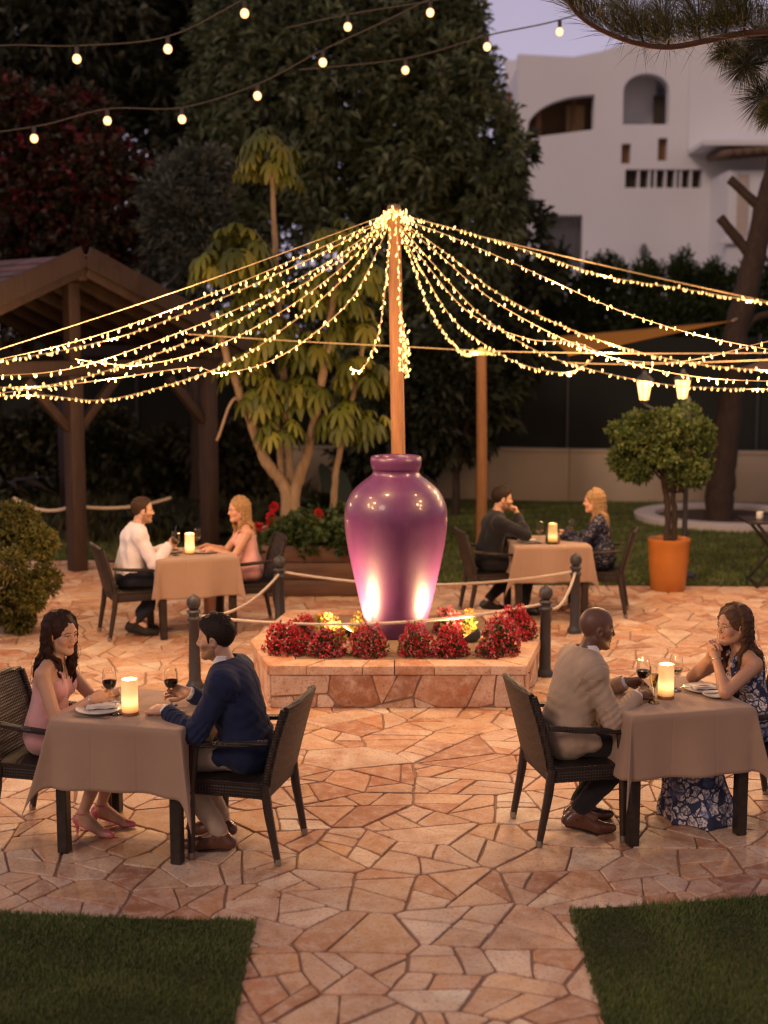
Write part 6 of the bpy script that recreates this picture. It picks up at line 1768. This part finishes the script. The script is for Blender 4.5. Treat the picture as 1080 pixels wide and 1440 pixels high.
for sa in (-1, 1):
    mb = MB(); g_ = random.Random(3 + sa); rows = 13; n = 18
    for r in range(rows):
        for c in range(n):
            w0, w1 = r / rows, (r + 1) / rows + .02; d0 = -.36 + (c + (.5 if r % 2 else 0)) * (dp + .72) / n; d1 = d0 + (dp + .72) / n - .008
            if d1 > dp + .45: d1 = dp + .36
            zz = lambda w: rz_ + .22 - (rz_ - ez) * w; k = g_.uniform(.7, 1.25); h = g_.uniform(.0, .004)
            P = [Q(sa * ee * 1.02 * w0, d0, zz(w0)), Q(sa * ee * 1.02 * w0, d1, zz(w0)), Q(sa * ee * 1.02 * w1, d1, zz(w1) + .022 + h), Q(sa * ee * 1.02 * w1, d0, zz(w1) + .022 + h)]
            if sa < 0: P = P[::-1]
            L_ = [p - Vector((0, 0, .012)) for p in P]
            mb.off(P + L_, [(0, 1, 2, 3), (7, 6, 5, 4), (0, 4, 5, 1), (1, 5, 6, 2), (2, 6, 7, 3), (3, 7, 4, 0)], (k, k * g_.uniform(.92, 1.05), k * g_.uniform(.9, 1.1)))
    mb.build('tile_slope', SHING, t, None, usecol=True)
    MB().beam(Q(sa * .02, -.36, rz_ + .20), Q(sa * ee * 1.02, -.36, ez + .20), .03, .24, (0, 0, 1), .004).build('barge_board', PT, t, 40)
# rope rail beyond the pergola
rp = [at(-40, 700, Y=17.2), at(98, 716, Y=17.0), at(120, 713, Y=17.4), at(238, 700, Y=18.6)]
def rope3(label, a, b, sag):
    o = rope(label, (a.x, a.y), (b.x, b.y), sag, a.z, b.z, .022, 'ropes by the pergola'); return o
rope3('grey rope hung between the pergola posts beside the round bush', at(20, 700, Y=17.3), at(100, 712, Y=16.9), .10)
rope3('grey rope hung from the pergola post behind the white shirt man', at(120, 713, Y=17.0), at(240, 700, Y=18.0), .06)

# --- low rendered wall, dark screen fence, hedge
REND = simple('cream_render', (.42, .345, .265), .9, .12, 1.2, bmp=.3, bdist=.006, bscale=25)
a0, a1, a2, a3 = at(-400, 700, Y=24.6).xy, at(590, 705, Y=24.2).xy, at(800, 709, Y=23.6).xy, at(1350, 730, Y=22.6).xy
t = thing('boundary_wall', 'low cream rendered wall at the back of the lawn', 'wall', (a1.x, a1.y, 0))
for p, q in ((a0, a1), (a1, a2), (a2, a3)):
    MB().beam(Vector((p.x - a1.x, p.y - a1.y, .42)), Vector((q.x - a1.x, q.y - a1.y, .42)), .22, .86, (0, 0, 1), .01).build('wall_panel', REND, t, 40)
    MB().beam(Vector((p.x - a1.x, p.y - a1.y, .875)), Vector((q.x - a1.x, q.y - a1.y, .875)), .27, .05, (0, 0, 1), .008).build('coping', REND, t, 40)
t = thing('screen_fence', 'dark green black mesh screen fence standing above the cream wall', 'fence', (a1.x, a1.y + .45, 0))
SCRN = simple('screen_mesh', (.012, .014, .011), .95, .3, 2, bmp=.6, bdist=.02, bscale=30)
for p, q in ((a0, a1), (a1, a2), (a2, a3)):
    n = max(2, int((q - p).length / 2.2))
    MB().beam(Vector((p.x - a1.x, p.y - a1.y, 1.5)), Vector((q.x - a1.x, q.y - a1.y, 1.5)), .03, 2.6, (0, 0, 1)).build('mesh_panel', SCRN, t)
    for i in range(n):
        v = p.lerp(q, i / n) - a1; MB().tube([(v.x, v.y - .05, 0), (v.x, v.y - .05, 2.86)], .03, 8).build('fence_post', IRON, t, 40)
t = thing('conifer_hedge', 'dark conifer hedge with spiky tips in front of the white house', 'hedge', at(900, 700, Y=26).xy.to_3d())
gg = np.random.default_rng(5); bl = []; base = t.location
for i in range(34):
    u = 690 + i * 17; Y = 25.8 + gg.uniform(-.3, .3); tipv = 400 + 10 * math.sin(i * 1.9) - gg.uniform(-12, 16); p = at(u, tipv, Y=Y); h = p.z - .3
    for k in range(7):
        w = k / 6; bl.append((p.x - base.x + gg.uniform(-.06, .06), p.y - base.y, .4 + (h - .15) * w, .30 * (1 - .72 * w ** 4) + .03, .34 * (1 - .72 * w ** 4) + .03, h / 9, 1))
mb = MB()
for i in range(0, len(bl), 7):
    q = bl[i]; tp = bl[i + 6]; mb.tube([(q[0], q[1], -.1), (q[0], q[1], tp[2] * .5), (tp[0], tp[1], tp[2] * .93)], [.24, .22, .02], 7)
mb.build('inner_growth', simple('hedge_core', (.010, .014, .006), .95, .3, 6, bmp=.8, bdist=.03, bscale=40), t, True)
V, F, C = foliage(gg, bl, 42000, .11, .020, [(.026, .044, .014), (.036, .060, .020), (.018, .030, .010)], per=5, spread=.4, upb=1.4, shell=.2, cut=-1.6); npmesh('foliage', V, F, LEAF, t, False, C)

# --- white house on the rise behind
WHITE = simple('white_stucco', (.74, .745, .79), .92, .08, .5, bmp=.35, bdist=.03, bscale=1.6)
DARKIN = simple('dark_interior', (.06, .045, .035), .9, .3, 1.5); TIMB = simple('house_timber', (.20, .10, .04), .7, .3, 3); GRILL = simple('grille_iron', (.10, .10, .10), .6)
HY = 38.0; HS = FPX / HY
HO = at(725, 400, Y=HY); t = thing('white_house', 'big white stucco house with arched openings above the hedge', 'house', (HO.x, HO.y, 0))
hx = lambda u: (u - 725) / HS
def hz(v): return at(725, v, Y=HY).z
def wallpoly(name, outer, holes, y0, th, mat=WHITE, parent=None):
    cu = bpy.data.curves.new(name, 'CURVE'); cu.dimensions = '2D'; cu.fill_mode = 'BOTH'; cu.extrude = th / 2
    for ring in [outer] + holes:
        s = cu.splines.new('POLY'); s.points.add(len(ring) - 1); s.use_cyclic_u = True
        for p, (x, z) in zip(s.points, ring): p.co = (x, z, 0, 1)
    o = bpy.data.objects.new(name, cu); COL.objects.link(o); dg = bpy.context.evaluated_depsgraph_get(); me = bpy.data.meshes.new_from_object(o.evaluated_get(dg)); bpy.data.objects.remove(o)
    me.transform(Matrix.Translation((0, y0 + th / 2, 0)) @ Matrix.Rotation(math.pi / 2, 4, 'X')); me.materials.clear(); me.materials.append(mat)
    for p in me.polygons: p.use_smooth = False
    o = bpy.data.objects.new(name, me); return link(o, parent or t)
def arch(u0, u1, vb, vs, vt, n=14):
    """opening: straight sides up to vs, rounded to vt"""
    c = (u0 + u1) / 2; r = (u1 - u0) / 2; pts = [(hx(u0), hz(vb)), (hx(u1), hz(vb))]
    for i in range(n + 1):
        a = math.pi * i / n; pts.append((hx(c + r * math.cos(a)), hz(vs + (vt - vs) * math.sin(a))))
    return pts
half_arch = [(hx(738), hz(194)), (hx(830), hz(182)), (hx(830), hz(133))] + [(hx(830 - 92 * math.sin(a)), hz(133 + 50 * (1 - math.cos(a)))) for a in np.linspace(.12, 1.35, 10)]
win = lambda u0, u1, v0, v1: [(hx(u0), hz(v1)), (hx(u1), hz(v1)), (hx(u1), hz(v0)), (hx(u0), hz(v0))]
outer = [(hx(725), -.2), (hx(1210), -.2), (hx(1210), hz(40)), (hx(960), hz(48)), (hx(925), hz(52)), (hx(880), hz(58)), (hx(838), hz(72)), (hx(800), hz(80)), (hx(725), hz(76))]
wallpoly('front_wall', outer, [half_arch, arch(869, 932, 175, 128, 103), win(868, 881, 202, 230), win(918, 931, 194, 226), win(760, 816, 303, 376), win(874, 980, 238, 264)], 0, .45)
b = MB(); b.box(((hx(957) + hx(1210)) / 2, .05, (hz(212) + hz(48)) / 2), (hx(1210) - hx(957), .5, hz(48) - hz(212) + .02)); b.build('upper_wing', WHITE, t)
b = MB(); b.box((hx(967), 4.0, 4.6), (hx(1210) - hx(725), .3, 12.5)); b.build('back_wall', WHITE, t)
b = MB(); b.box((hx(725) + .16, 2.2, hz(80) / 2 - .2), (.3, 3.4, hz(80))); b.build('side_wall', WHITE, t)
b = MB(); b.box((hx(967), 2.2, hz(90)), (hx(1210) - hx(725) - .7, 3.3, .2)); b.box((hx(967), 2.2, hz(200)), (hx(1210) - hx(725) - .7, 3.3, .2)); b.build('floor_slab', WHITE, t)
b = MB(); b.box((hx(780), 1.9, hz(160)), (hx(860) - hx(735), .1, hz(110) - hz(205))); b.build('loggia_panelling', simple('loggia_brown', (.16, .09, .05), .8, .4, 2), t)
b = MB(); b.box((hx(758), .75, hz(166)), (.14, .14, 2.4)); b.box((hx(808), .9, hz(166)), (.12, .12, 2.4)); b.build('loggia_post', TIMB, t)
b = MB(); b.box((hx(812), 1.2, hz(160)), (.5, .05, .8)); b.build('loggia_window', simple('amber_pane', (.38, .24, .09), .4), t)
b = MB(); b.box((hx(926), .9, hz(152)), (.26, .1, .95)); b.build('arch_doorway', DARKIN, t)
b = MB(); b.box((hx(890), 1.3, hz(140)), (1.4, .1, 2.0)); b.build('arch_recess_wall', WHITE, t)
for u, v in ((874.5, 216), (924.5, 210)):
    b = MB(); b.box((hx(u), .28, hz(v)), (.28, .1, .64)); b.build('shutter', TIMB, t)
b = MB(); b.box((hx(788), .4, hz(340)), (1.2, .06, 1.6)); w_ = b.build('barred_window', simple('window_pane_dark', (.20, .20, .22), .3), t)
b = MB()
for i in range(9): b.box((hx(763 + i * 6.3), .02, hz(340)), (.035, .05, 1.45))
b.box((hx(788), .02, hz(306)), (1.08, .05, .05)); b.box((hx(788), .02, hz(374)), (1.08, .05, .05)); b.build('bars', GRILL, w_)
b = MB(); b.box((hx(927), .40, hz(251)), (2.2, .06, .6)); b.build('slot_recess', DARKIN, t)
for u in (893, 908, 916, 930, 944, 951, 965):
    b = MB(); b.box((hx(u), .2, hz(251)), (.045, .3, .50)); b.build('slot_mullion', WHITE, t)
# side wing and porch roof stepping forward
b = MB(); b.box((hx(1110), -1.0, hz(280) / 2 + .1), (hx(1220) - hx(982), 2.0, hz(235))); wg = b.build('side_wing', WHITE, t)
b = MB(); b.box((hx(1100), -.9, hz(214)), (hx(1240) - hx(957), 1.9, .12)); b.build('wing_ledge', WHITE, t)
ROOFT = simple('porch_tiles', (.16, .10, .07), .85, .3, 4); b = MB()
for i in range(16): b.tube([(hx(985) + i * .24, -2.6, hz(233 - i * 1.1)), (hx(985) + i * .24, -.4, hz(224 - i * 1.1))], .11, 8)
b.build('porch_roof', ROOFT, t, True)
for u0, u1, v0, v1, m in ((1003, 1017, 258, 340, 0), (1038, 1062, 268, 336, 0)):
    b = MB(); b.box((hx((u0 + u1) / 2), -2.02, hz((v0 + v1) / 2)), (hx(u1) - hx(u0), .06, hz(v0) - hz(v1))); b.build('wing_window', simple('cream_blind', (.50, .42, .36), .8), t)
b = MB(); b.box((hx(1000), -2.06, hz(346)), (.8, .16, .14)); b.build('wing_sill', WHITE, t)
b = MB(); b.lathe([(.0001, -.2), (.08, -.18), (.11, .05), (.05, .2), (.0001, .22)], 10, (hx(901), -.1, hz(354))); b.build('wall_lamp', GRILL, t, True)
b = MB()
for i in range(3): b.box((hx(770), -.6 - .3 * (2 - i), hz(402) + i * .22 - .5), (2.6, 1.0 + .6 * (2 - i), .2))
b.build('step', WHITE, t)

# --- pine: leaning trunk with sawn stubs, ring bed, bough overhead
PB = at(1012, 724, Y=20.8); PB.z = 0
t = thing('pine_tree', 'leaning bare pine trunk with sawn stubs in a white stone ring', 'tree', PB)
def pr(u, v, Y=20.8): return tuple(at(u, v, Y=Y) - PB)
mb = MB(); limb(mb, [(0, 0, -.1), pr(1012, 700), pr(1018, 640), pr(1027, 560), pr(1035, 470), pr(1054, 390), pr(1072, 310), pr(1092, 230), pr(1116, 120), pr(1150, -40)], .225, .125, 14, .012, 4); mb.build('trunk', BARK, t, True)
mb = MB(); limb(mb, [pr(1062, 368), pr(1042, 342), pr(1012, 306)], .085, .07, 9, .004, 5); mb.build('stub', BARK, t, True)
mb = MB(); limb(mb, [pr(1082, 306), pr(1058, 282), pr(1026, 252)], .08, .065, 9, .004, 6); mb.build('stub', BARK, t, True)
mb = MB(); limb(mb, [pr(1030, 500), pr(1055, 452), pr(1090, 440)], .07, .05, 9, .004, 7); mb.build('stub', BARK, t, True)
t = thing('ring_bed', 'pale stone ring round the foot of the pine trunk', 'planting bed', (PB.x + .15, PB.y + .2, 0))
b = MB(); b.lathe([(1.38, -.02), (1.40, .11), (1.34, .13), (1.12, .13), (1.08, .11), (1.08, -.02)], 40, close=True); b.build('kerb', simple('white_stone', (.55, .50, .46), .85, .12, 5), t, 50)
b = MB(); b.lathe([(.0001, .07), (1.09, .05), (1.09, .02)], 30); b.build('soil', simple('bark_mulch', (.06, .032, .02), .95, .4, 8, bmp=.8, bdist=.02), t)
def needles(mb_pts, n, L, seed, col, dirfun):
    g = np.random.default_rng(seed); P = np.array([tuple(p) for p in mb_pts]); i = g.integers(0, len(P) - 1, n); w = g.uniform(0, 1, (n, 1)); B = P[i] * (1 - w) + P[i + 1] * w
    D = np.array([dirfun(g) for _ in range(n)]); D /= np.linalg.norm(D, axis=1, keepdims=True)
    V, F = leafquads(B, D, L * g.uniform(.7, 1.1, n), .0016, g, .08); c = np.array(col); return V, F, c[g.integers(0, len(c), n)] * g.uniform(.7, 1.3, (n, 1))
NY = 8.6
t = thing('pine_bough', 'pine bough with long needles hanging in at the top corner', 'branch', at(1080, 45, Y=NY)); o0 = t.location.copy()
bp = [Vector(p) for p in cr([tuple(at(u, v, Y=NY + d) - o0) for u, v, d in ((785, -40, -.1), (800, 2, -.1), (822, 28, -.08), (858, 48, -.05), (900, 62, 0), (945, 66, 0), (1000, 56, .02), (1040, 48, .03), (1085, 44, .03), (1180, 34, .1))], 8)]
mb = MB(); mb.tube(bp, [.010 + .014 * i / len(bp) for i in range(len(bp))], 8); mb.build('branch', simple('red_bark', (.11, .045, .028), .85, .3, 30, bmp=.6), t, True)
PN = [(.075, .085, .026), (.105, .105, .034), (.14, .11, .04), (.05, .065, .022)]
V, F, C = needles(bp[3:], 2600, .30, 3, PN, lambda g: (g.normal(-.25, .30), g.normal(0, .4), abs(g.normal(.75, .3)))); npmesh('needle_tuft', V, F, NEEDLE, t, False, C)
mb = MB()
for k, (u, v, u2, v2) in enumerate(((905, 60, 868, 8), (940, 64, 925, 20), (985, 58, 955, -10), (1020, 52, 1010, 5), (1045, 47, 1040, -10))):
    a, c = at(u, v, Y=NY) - o0, at(u2, v2, Y=NY + .2) - o0; tw = [Vector(p) for p in cr([tuple(a), tuple(a.lerp(c, .5) + Vector((.03, 0, .02))), tuple(c)], 6)]
    mb.tube(tw, [.007, *[.006] * (len(tw) - 2), .003], 6); V, F, C = needles(tw, 620, .26, 20 + k, PN, lambda g: (g.normal(-.35, .6), g.normal(0, .6), g.normal(.55, .5))); npmesh('needle_tuft', V, F, NEEDLE, t, False, C)
mb.build('twig', simple('red_bark', (.11, .045, .028), .85), t, True)
for k, (u, v, Y, r) in enumerate(((1045, 95, 9.4, 42), (1072, 140, 9.2, 48), (1020, 75, 9.8, 36), (1088, 60, 9.3, 46), (1064, 60, 9.6, 40))):
    c = at(u, v, Y=Y) - o0; s = r / (FPX / Y); V, F, C = needles([c, c + Vector((.03, 0, .03))], 900, s, 40 + k, [(.040, .046, .020), (.055, .055, .022), (.03, .036, .016)], lambda g: g.normal(size=3)); npmesh('needle_tuft', V, F, NEEDLE, t, False, C)
    MB().tube([c, c + Vector((.35, .1, .1)), c + Vector((.8, .2, .3))], [.007, .010, .014], 6).build('twig', BARK, t, True)
c = at(1082, 165, Y=8.8) - o0; V, F, C = needles([c, c + Vector((.04, 0, .04))], 500, .14, 60, PN, lambda g: (g.normal(-.7, .4), g.normal(0, .5), g.normal(.1, .7))); npmesh('needle_tuft', V, F, NEEDLE, t, False, C)
MB().tube([c, c + Vector((.2, .05, .2)), c + Vector((.5, .1, .6))], [.006, .008, .012], 6).build('twig', BARK, t, True)

# --- clipped tree in an orange pot
TB = at(939, 829, z=0)
t = thing('potted_topiary', 'clipped round bay tree on two stems in an orange pot', 'potted tree', TB); s = FPX / TB.y
b = MB(); b.lathe([(.0001, 0), (.180, 0), (.190, .012), (.205, .15), (.222, .35), (.232, .535), (.240, .550), (.240, .582), (.230, .586), (.215, .575), (.208, .50), (.0001, .50)], 40)
b.build('pot', simple('orange_glaze', (.46, .155, .025), .38, .14, 5, bmp=.2, bdist=.004, coat=.3), t, 50)
MB().lathe([(.0001, .53), (.21, .52), (.21, .505)], 20).build('soil', simple('bark_mulch', (.06, .032, .02), .95), t)
mb = MB(); limb(mb, [(-.03, 0, .5), (-.02, .0, .8), (-.05, 0, 1.1), (-.12, 0, 1.45)], .038, .03, 9, .006, 1); limb(mb, [(.055, .03, .5), (.06, .03, .85), (.04, .02, 1.1), (.15, 0, 1.5)], .035, .026, 9, .006, 2)
for k in range(7): limb(mb, [(-.05 + .03 * k, 0, 1.1), (math.cos(k) * .25, math.sin(k) * .25, 1.4), (math.cos(k) * .5, math.sin(k) * .5, 1.65)], .018, .006, 6, .004, k)
mb.build('trunk', BARK, t, True)
rp_ = lambda u, v, dy=0: ((u - 939) / s, dy, at(939, v, Y=TB.y).z)
bl = []
gg = np.random.default_rng(8)
for k in range(46):
    a = gg.uniform(0, 6.283); rr = math.sqrt(gg.uniform(.05, 1)); x, y = math.cos(a) * rr * 62 / s, math.sin(a) * rr * 62 / s; zc = at(939, gg.uniform(585, 670), Y=TB.y).z
    bl.append((x - .08, y, zc, gg.uniform(.10, .20), gg.uniform(.10, .20), gg.uniform(.08, .15), 1))
V, F, C = foliage(np.random.default_rng(9), bl, 8200, .044, .012, [(.055, .085, .022), (.075, .108, .028), (.040, .065, .018), (.105, .125, .035)], per=5, shell=.55, upb=.5, cut=-1.2, spread=.6); npmesh('crown', V, F, LEAF, t, False, C)

# --- lamp post with two lanterns
LB = at(968, 822, z=0); LB.y += .25; LB.x = (967 - 540) * LB.y / FPX
t = thing('lamp_post', 'black lamp post with two lit lanterns behind the potted bay tree', 'street lamp', LB)
MB().lathe([(.0001, 0), (.15, 0), (.16, .02), (.15, .05), (.06, .08), (.045, .12), (.032, .5), (.028, 1.2), (.026, 2.05), (.035, 2.08), (.02, 2.14), (.0001, 2.16)], 18).build('pole', IRON, t, 50)
MB().lathe([(.0001, .045), (.155, .045), (.155, .085), (.11, .10), (.0001, .10)], 6).build('base_foot', IRON, t, 40)
LAN = emit('lantern_glass', (1.0, .62, .20), LANT_E, True)
for u, v in ((906, 547), (960, 545)):
    c = at(u, v, Y=LB.y) - LB
    MB().tube([(0, 0, 1.95), (c.x * .5, 0, c.z - .30), (c.x, 0, c.z - .17)], .016, 8).build('bracket', IRON, t, True)
    l = MB().lathe([(.0001, -.125), (.050, -.125), (.088, .085), (.0001, .085)], 6, c).build('lantern', LAN, t)
    b = MB(); b.lathe([(.0001, .085), (.105, .085), (.11, .10), (.06, .15), (.03, .17), (.025, .20), (.0001, .22)], 6, c); b.lathe([(.0001, -.17), (.03, -.165), (.056, -.127), (.0001, -.125)], 6, c)
    for k in range(6): a = k * 1.0472; b.tube([c + Vector((.052 * math.cos(a), .052 * math.sin(a), -.125)), c + Vector((.090 * math.cos(a), .090 * math.sin(a), .085))], .006, 4)
    b.build('lantern_cap', IRON, l)

# --- second wooden post, shade sails, folding table
WP = at(678, 742, z=0); WP.y = 18.3; WP.x = (678 - 540) * 18.3 / FPX; WP.z = 0
t = thing('wooden_post', 'shorter wooden post behind the man in black', 'post', WP); zt = at(678, 497, Y=18.3).z
MB().tube([(0, 0, -.1), (.0, 0, zt * .5), (-.02, 0, zt)], [.078, .072, .068], 14, sq=.4).build('shaft', wood('post_timber', (.20, .085, .03), (.34, .16, .06), .6, 5, (8, 8, .6)), t, 40)
b = MB(); b.lathe([(.0001, 0), (.075, 0), (.078, .05), (.03, .09), (.0001, .10)], 14, (-.02, 0, zt - .02)); b.build('post_cap', emit('post_lamp', (1.0, .55, .12), 1.2), t, 40)
def sail(label, corners, mat, sag=.25, n=16):
    A, B_, C_ = [Vector(c) for c in corners]; o0 = A.copy(); vs = []; idx = {}; fs = []
    for i in range(n + 1):
        for j in range(n + 1 - i):
            u, v = i / n, j / n; w = 1 - u - v; k = 1 - .30 * (3 * min(u * v, v * w, u * w) * 0) ; p = A * w + B_ * u + C_ * v; c = (A + B_ + C_) / 3
            e = max(0, 1 - 4 * min(u, v, w)); d_ = 4 * (u * v * (w < .02) + v * w * (u < .02) + u * w * (v < .02)); pull = .03 * (u * v * max(0, 1 - 3 * w) + v * w * max(0, 1 - 3 * u) + u * w * max(0, 1 - 3 * v)) * 4
            p = p.lerp(c, pull); p.z -= sag * 27 * u * v * w * .5; idx[(i, j)] = len(vs); vs.append(p - o0)
    for i in range(n):
        for j in range(n - i):
            fs.append((idx[(i, j)], idx[(i + 1, j)], idx[(i, j + 1)]))
            if i + j < n - 1: fs.append((idx[(i + 1, j)], idx[(i + 1, j + 1)], idx[(i, j + 1)]))
    t = thing('shade_sail', label, 'shade sail', o0); o = MB(); o.off(vs, fs); ob = o.build('fabric', mat, t, True); md = ob.modifiers.new('t', 'SOLIDIFY'); md.thickness = .006
    return t
def canvas(name, col):
    m, nt, b = newmat(name); f = noise(nt, coords(nt), 3, 4); c = mixc(nt, f, [x * .88 for x in col], [x * 1.1 for x in col]); nt.links.new(c, b.inputs['Base Color']); b.inputs['Roughness'].default_value = .85
    tr = nt.nodes.new('ShaderNodeBsdfTranslucent'); nt.links.new(c, tr.inputs['Color']); mx = nt.nodes.new('ShaderNodeMixShader'); mx.inputs[0].default_value = .5
    nt.links.new(b.outputs[0], mx.inputs[1]); nt.links.new(tr.outputs[0], mx.inputs[2]); nt.links.new(mx.outputs[0], nt.nodes['Material Output'].inputs['Surface']); return m
SAIL = canvas('ochre_canvas', (.78, .36, .03))
sl_ = sail('ochre orange shade sail stretched toward the pine trunk', [at(1030, 451, Y=20.0), at(770, 474, Y=21.6), at(800, 500, Y=17.5)], SAIL, .10)
MB().tube([Vector((0, 0, 0)), at(1036, 448, Y=20.4) - sl_.location], .012, 6).build('corner_cable', CABLE, sl_)
sail('brown shade sail corner behind the pine trunk at the edge of the garden', [at(1035, 520, Y=18.5), at(1150, 478, Y=20.5), at(1200, 530, Y=17.0)], simple('brown_canvas', (.20, .10, .045), .85, .15, 3), .1)
FT = at(1092, 822, z=0)
t = thing('folding_table', 'dark folding table on crossed legs at the lawn edge', 'table', (FT.x, FT.y, 0))
b = MB(); b.box((0, 0, .745), (.82, .55, .03), None, .006); b.build('tabletop', TLEG, t, 40)
for y in (-.22, .22):
    for sx in (-1, 1): MB().beam((sx * .30, y + sx * .012, 0), (-sx * .30, y + sx * .012, .73), .035, .022, (0, 1, 0), .003).build('leg', TLEG, t, 40)
b = MB(); b.beam((-.3, -.21, .06), (-.3, .21, .06), .022, .022); b.beam((.3, -.21, .06), (.3, .21, .06), .022, .022); b.build('crossbar', TLEG, t)
b = MB(); b.lathe([(.0001, 0), (.035, 0), (.04, .005), (.04, .08), (.036, .08), (.034, .01), (.0001, .008)], 18); o = b.build('cup', CHINA, None, 50); o.location = at(1060, 722, z=.763); o.location.x = FT.x - .22; o.location.y = FT.y; tag(o, 'white cup standing on the dark folding table', 'cup')

# --- round clipped bush at the left edge
BB = at(8, 888, z=0); BB.y = 13.0; BB.x = (2 - 540) * 13.0 / FPX; BB.z = 0
t = thing('round_bush', 'clipped fine leaved bush at the edge beside the white shirt man', 'bush', BB); s = FPX / 13.0
zc = at(5, 799, Y=13.0).z; bl = [(0, 0, zc, 60 / s, 60 / s, 80 / s, 4)]
gg = np.random.default_rng(12)
for k in range(26):
    u = gg.normal(size=3); u /= np.linalg.norm(u); bl.append((u[0] * 58 / s, u[1] * 58 / s, max(.12, zc + u[2] * 78 / s), .12, .12, .12, .5))
V, F, C = foliage(np.random.default_rng(13), bl, 8500, .045, .009, [(.115, .118, .026), (.145, .142, .034), (.085, .092, .022), (.20, .17, .045)], per=5, shell=.72, upb=.5, spread=.55, cut=-1.2); npmesh('crown', V, F, LEAF, t, False, C)
mb = MB(); limb(mb, [(0, 0, -.05), (.02, 0, .25), (0, 0, zc)], .05, .03, 8, .01, 3); mb.build('trunk', BARK, t, True)
# ground cover in the dark bed behind
b = blades('ground_cover', lambda x, y: (x > -.36 * y), 9000, (-8, 18.6, -1.2, 23.8), .0, .12, .35, .03, [(.035, .045, .018), (.05, .055, .025), (.06, .05, .02)], 33)
# ------------------------------------------------------------------ dusk sky, last daylight, camera
w = bpy.data.worlds.new('World'); SC.world = w; w.use_nodes = True; nt = w.node_tree
bg = nt.nodes['Background']; sky = nt.nodes.new('ShaderNodeTexSky'); sky.sky_type = 'NISHITA'; sky.sun_disc = False
SUN_EL, SUN_AZ = R(3.0), R(215)
sky.sun_elevation = SUN_EL; sky.sun_rotation = SUN_AZ; sky.altitude = 50; sky.air_density = 1.0; sky.dust_density = 2.0; sky.ozone_density = 4.0
# thin even cloud: most of the sky is a veil of lavender over the clear twilight
tc = nt.nodes.new('ShaderNodeTexCoord'); sx = nt.nodes.new('ShaderNodeSeparateXYZ'); nt.links.new(tc.outputs['Generated'], sx.inputs[0])
low = ramp(nt, sx.outputs['Z'], [(.0, (1, 1, 1)), (.62, (0, 0, 0))])                       # the glow lies low over the house side
fwd = ramp(nt, math_(nt, 'ADD', math_(nt, 'MULTIPLY', sx.outputs['Y'], .5), .5), [(.35, (.42,) * 3), (.95, (1, 1, 1))])
cl = ramp(nt, noise(nt, tc.outputs['Generated'], 2.2, 5), [(.35, (.9,) * 3), (.7, (1.1,) * 3)])
k = math_(nt, 'MULTIPLY', math_(nt, 'ADD', .68, math_(nt, 'MULTIPLY', math_(nt, 'MULTIPLY', low, fwd), 1.05)), cl)
sc_ = N(nt, 'ShaderNodeVectorMath', operation='SCALE'); nt.links.new(mixc(nt, ramp(nt, math_(nt, 'ADD', math_(nt, 'MULTIPLY', sx.outputs['Y'], .5), .5), [(.2, (0, 0, 0)), (.85, (1, 1, 1))]), VEIL_BACK, VEIL), sc_.inputs[0]); nt.links.new(k, sc_.inputs['Scale'])
c = mixc(nt, .72, sky.outputs[0], sc_.outputs[0])
nt.links.new(c, bg.inputs[0]); bg.inputs[1].default_value = SKY_S
sun = bpy.data.lights.new('sun', 'SUN'); sun.energy = SUN_E; sun.angle = R(14); sun.color = (1.0, .70, .55)
so = bpy.data.objects.new('sun', sun); COL.objects.link(so)
d = Vector((math.sin(SUN_AZ) * math.cos(R(32)), math.cos(SUN_AZ) * math.cos(R(32)), math.sin(R(32))))
so.rotation_euler = d.to_track_quat('Z', 'Y').to_euler(); so.location = (0, -10, 20)
cam = bpy.data.cameras.new('camera'); co = bpy.data.objects.new('camera', cam); COL.objects.link(co)
co.location = (0, 0, CAM_H); co.rotation_euler = (math.pi / 2 - PITCH, 0, 0)
cam.sensor_fit = 'VERTICAL'; cam.sensor_height = 24; cam.lens = FPX / 1440 * 24; cam.clip_end = 600; cam.clip_start = .1
cam.dof.use_dof = True; cam.dof.focus_distance = 8.7; cam.dof.aperture_fstop = .88; cam.dof.aperture_blades = 0
SC.camera = co
SC.view_settings.view_transform = 'Standard'; SC.view_settings.look = 'None'; SC.view_settings.gamma = 1; SC.view_settings.exposure = EXPO; SC.view_settings.use_curve_mapping = False
SC.render.engine = 'CYCLES'; cy = SC.cycles
cy.max_bounces = 8; cy.diffuse_bounces = 3; cy.glossy_bounces = 3; cy.transmission_bounces = 7; cy.transparent_max_bounces = 8
cy.sample_clamp_indirect = 2.5; cy.sample_clamp_direct = 0; cy.caustics_reflective = False; cy.caustics_refractive = False; cy.blur_glossy = 1.0
cy.use_denoising = True; cy.filter_width = 1.25
try: cy.use_light_tree = True
except Exception: pass
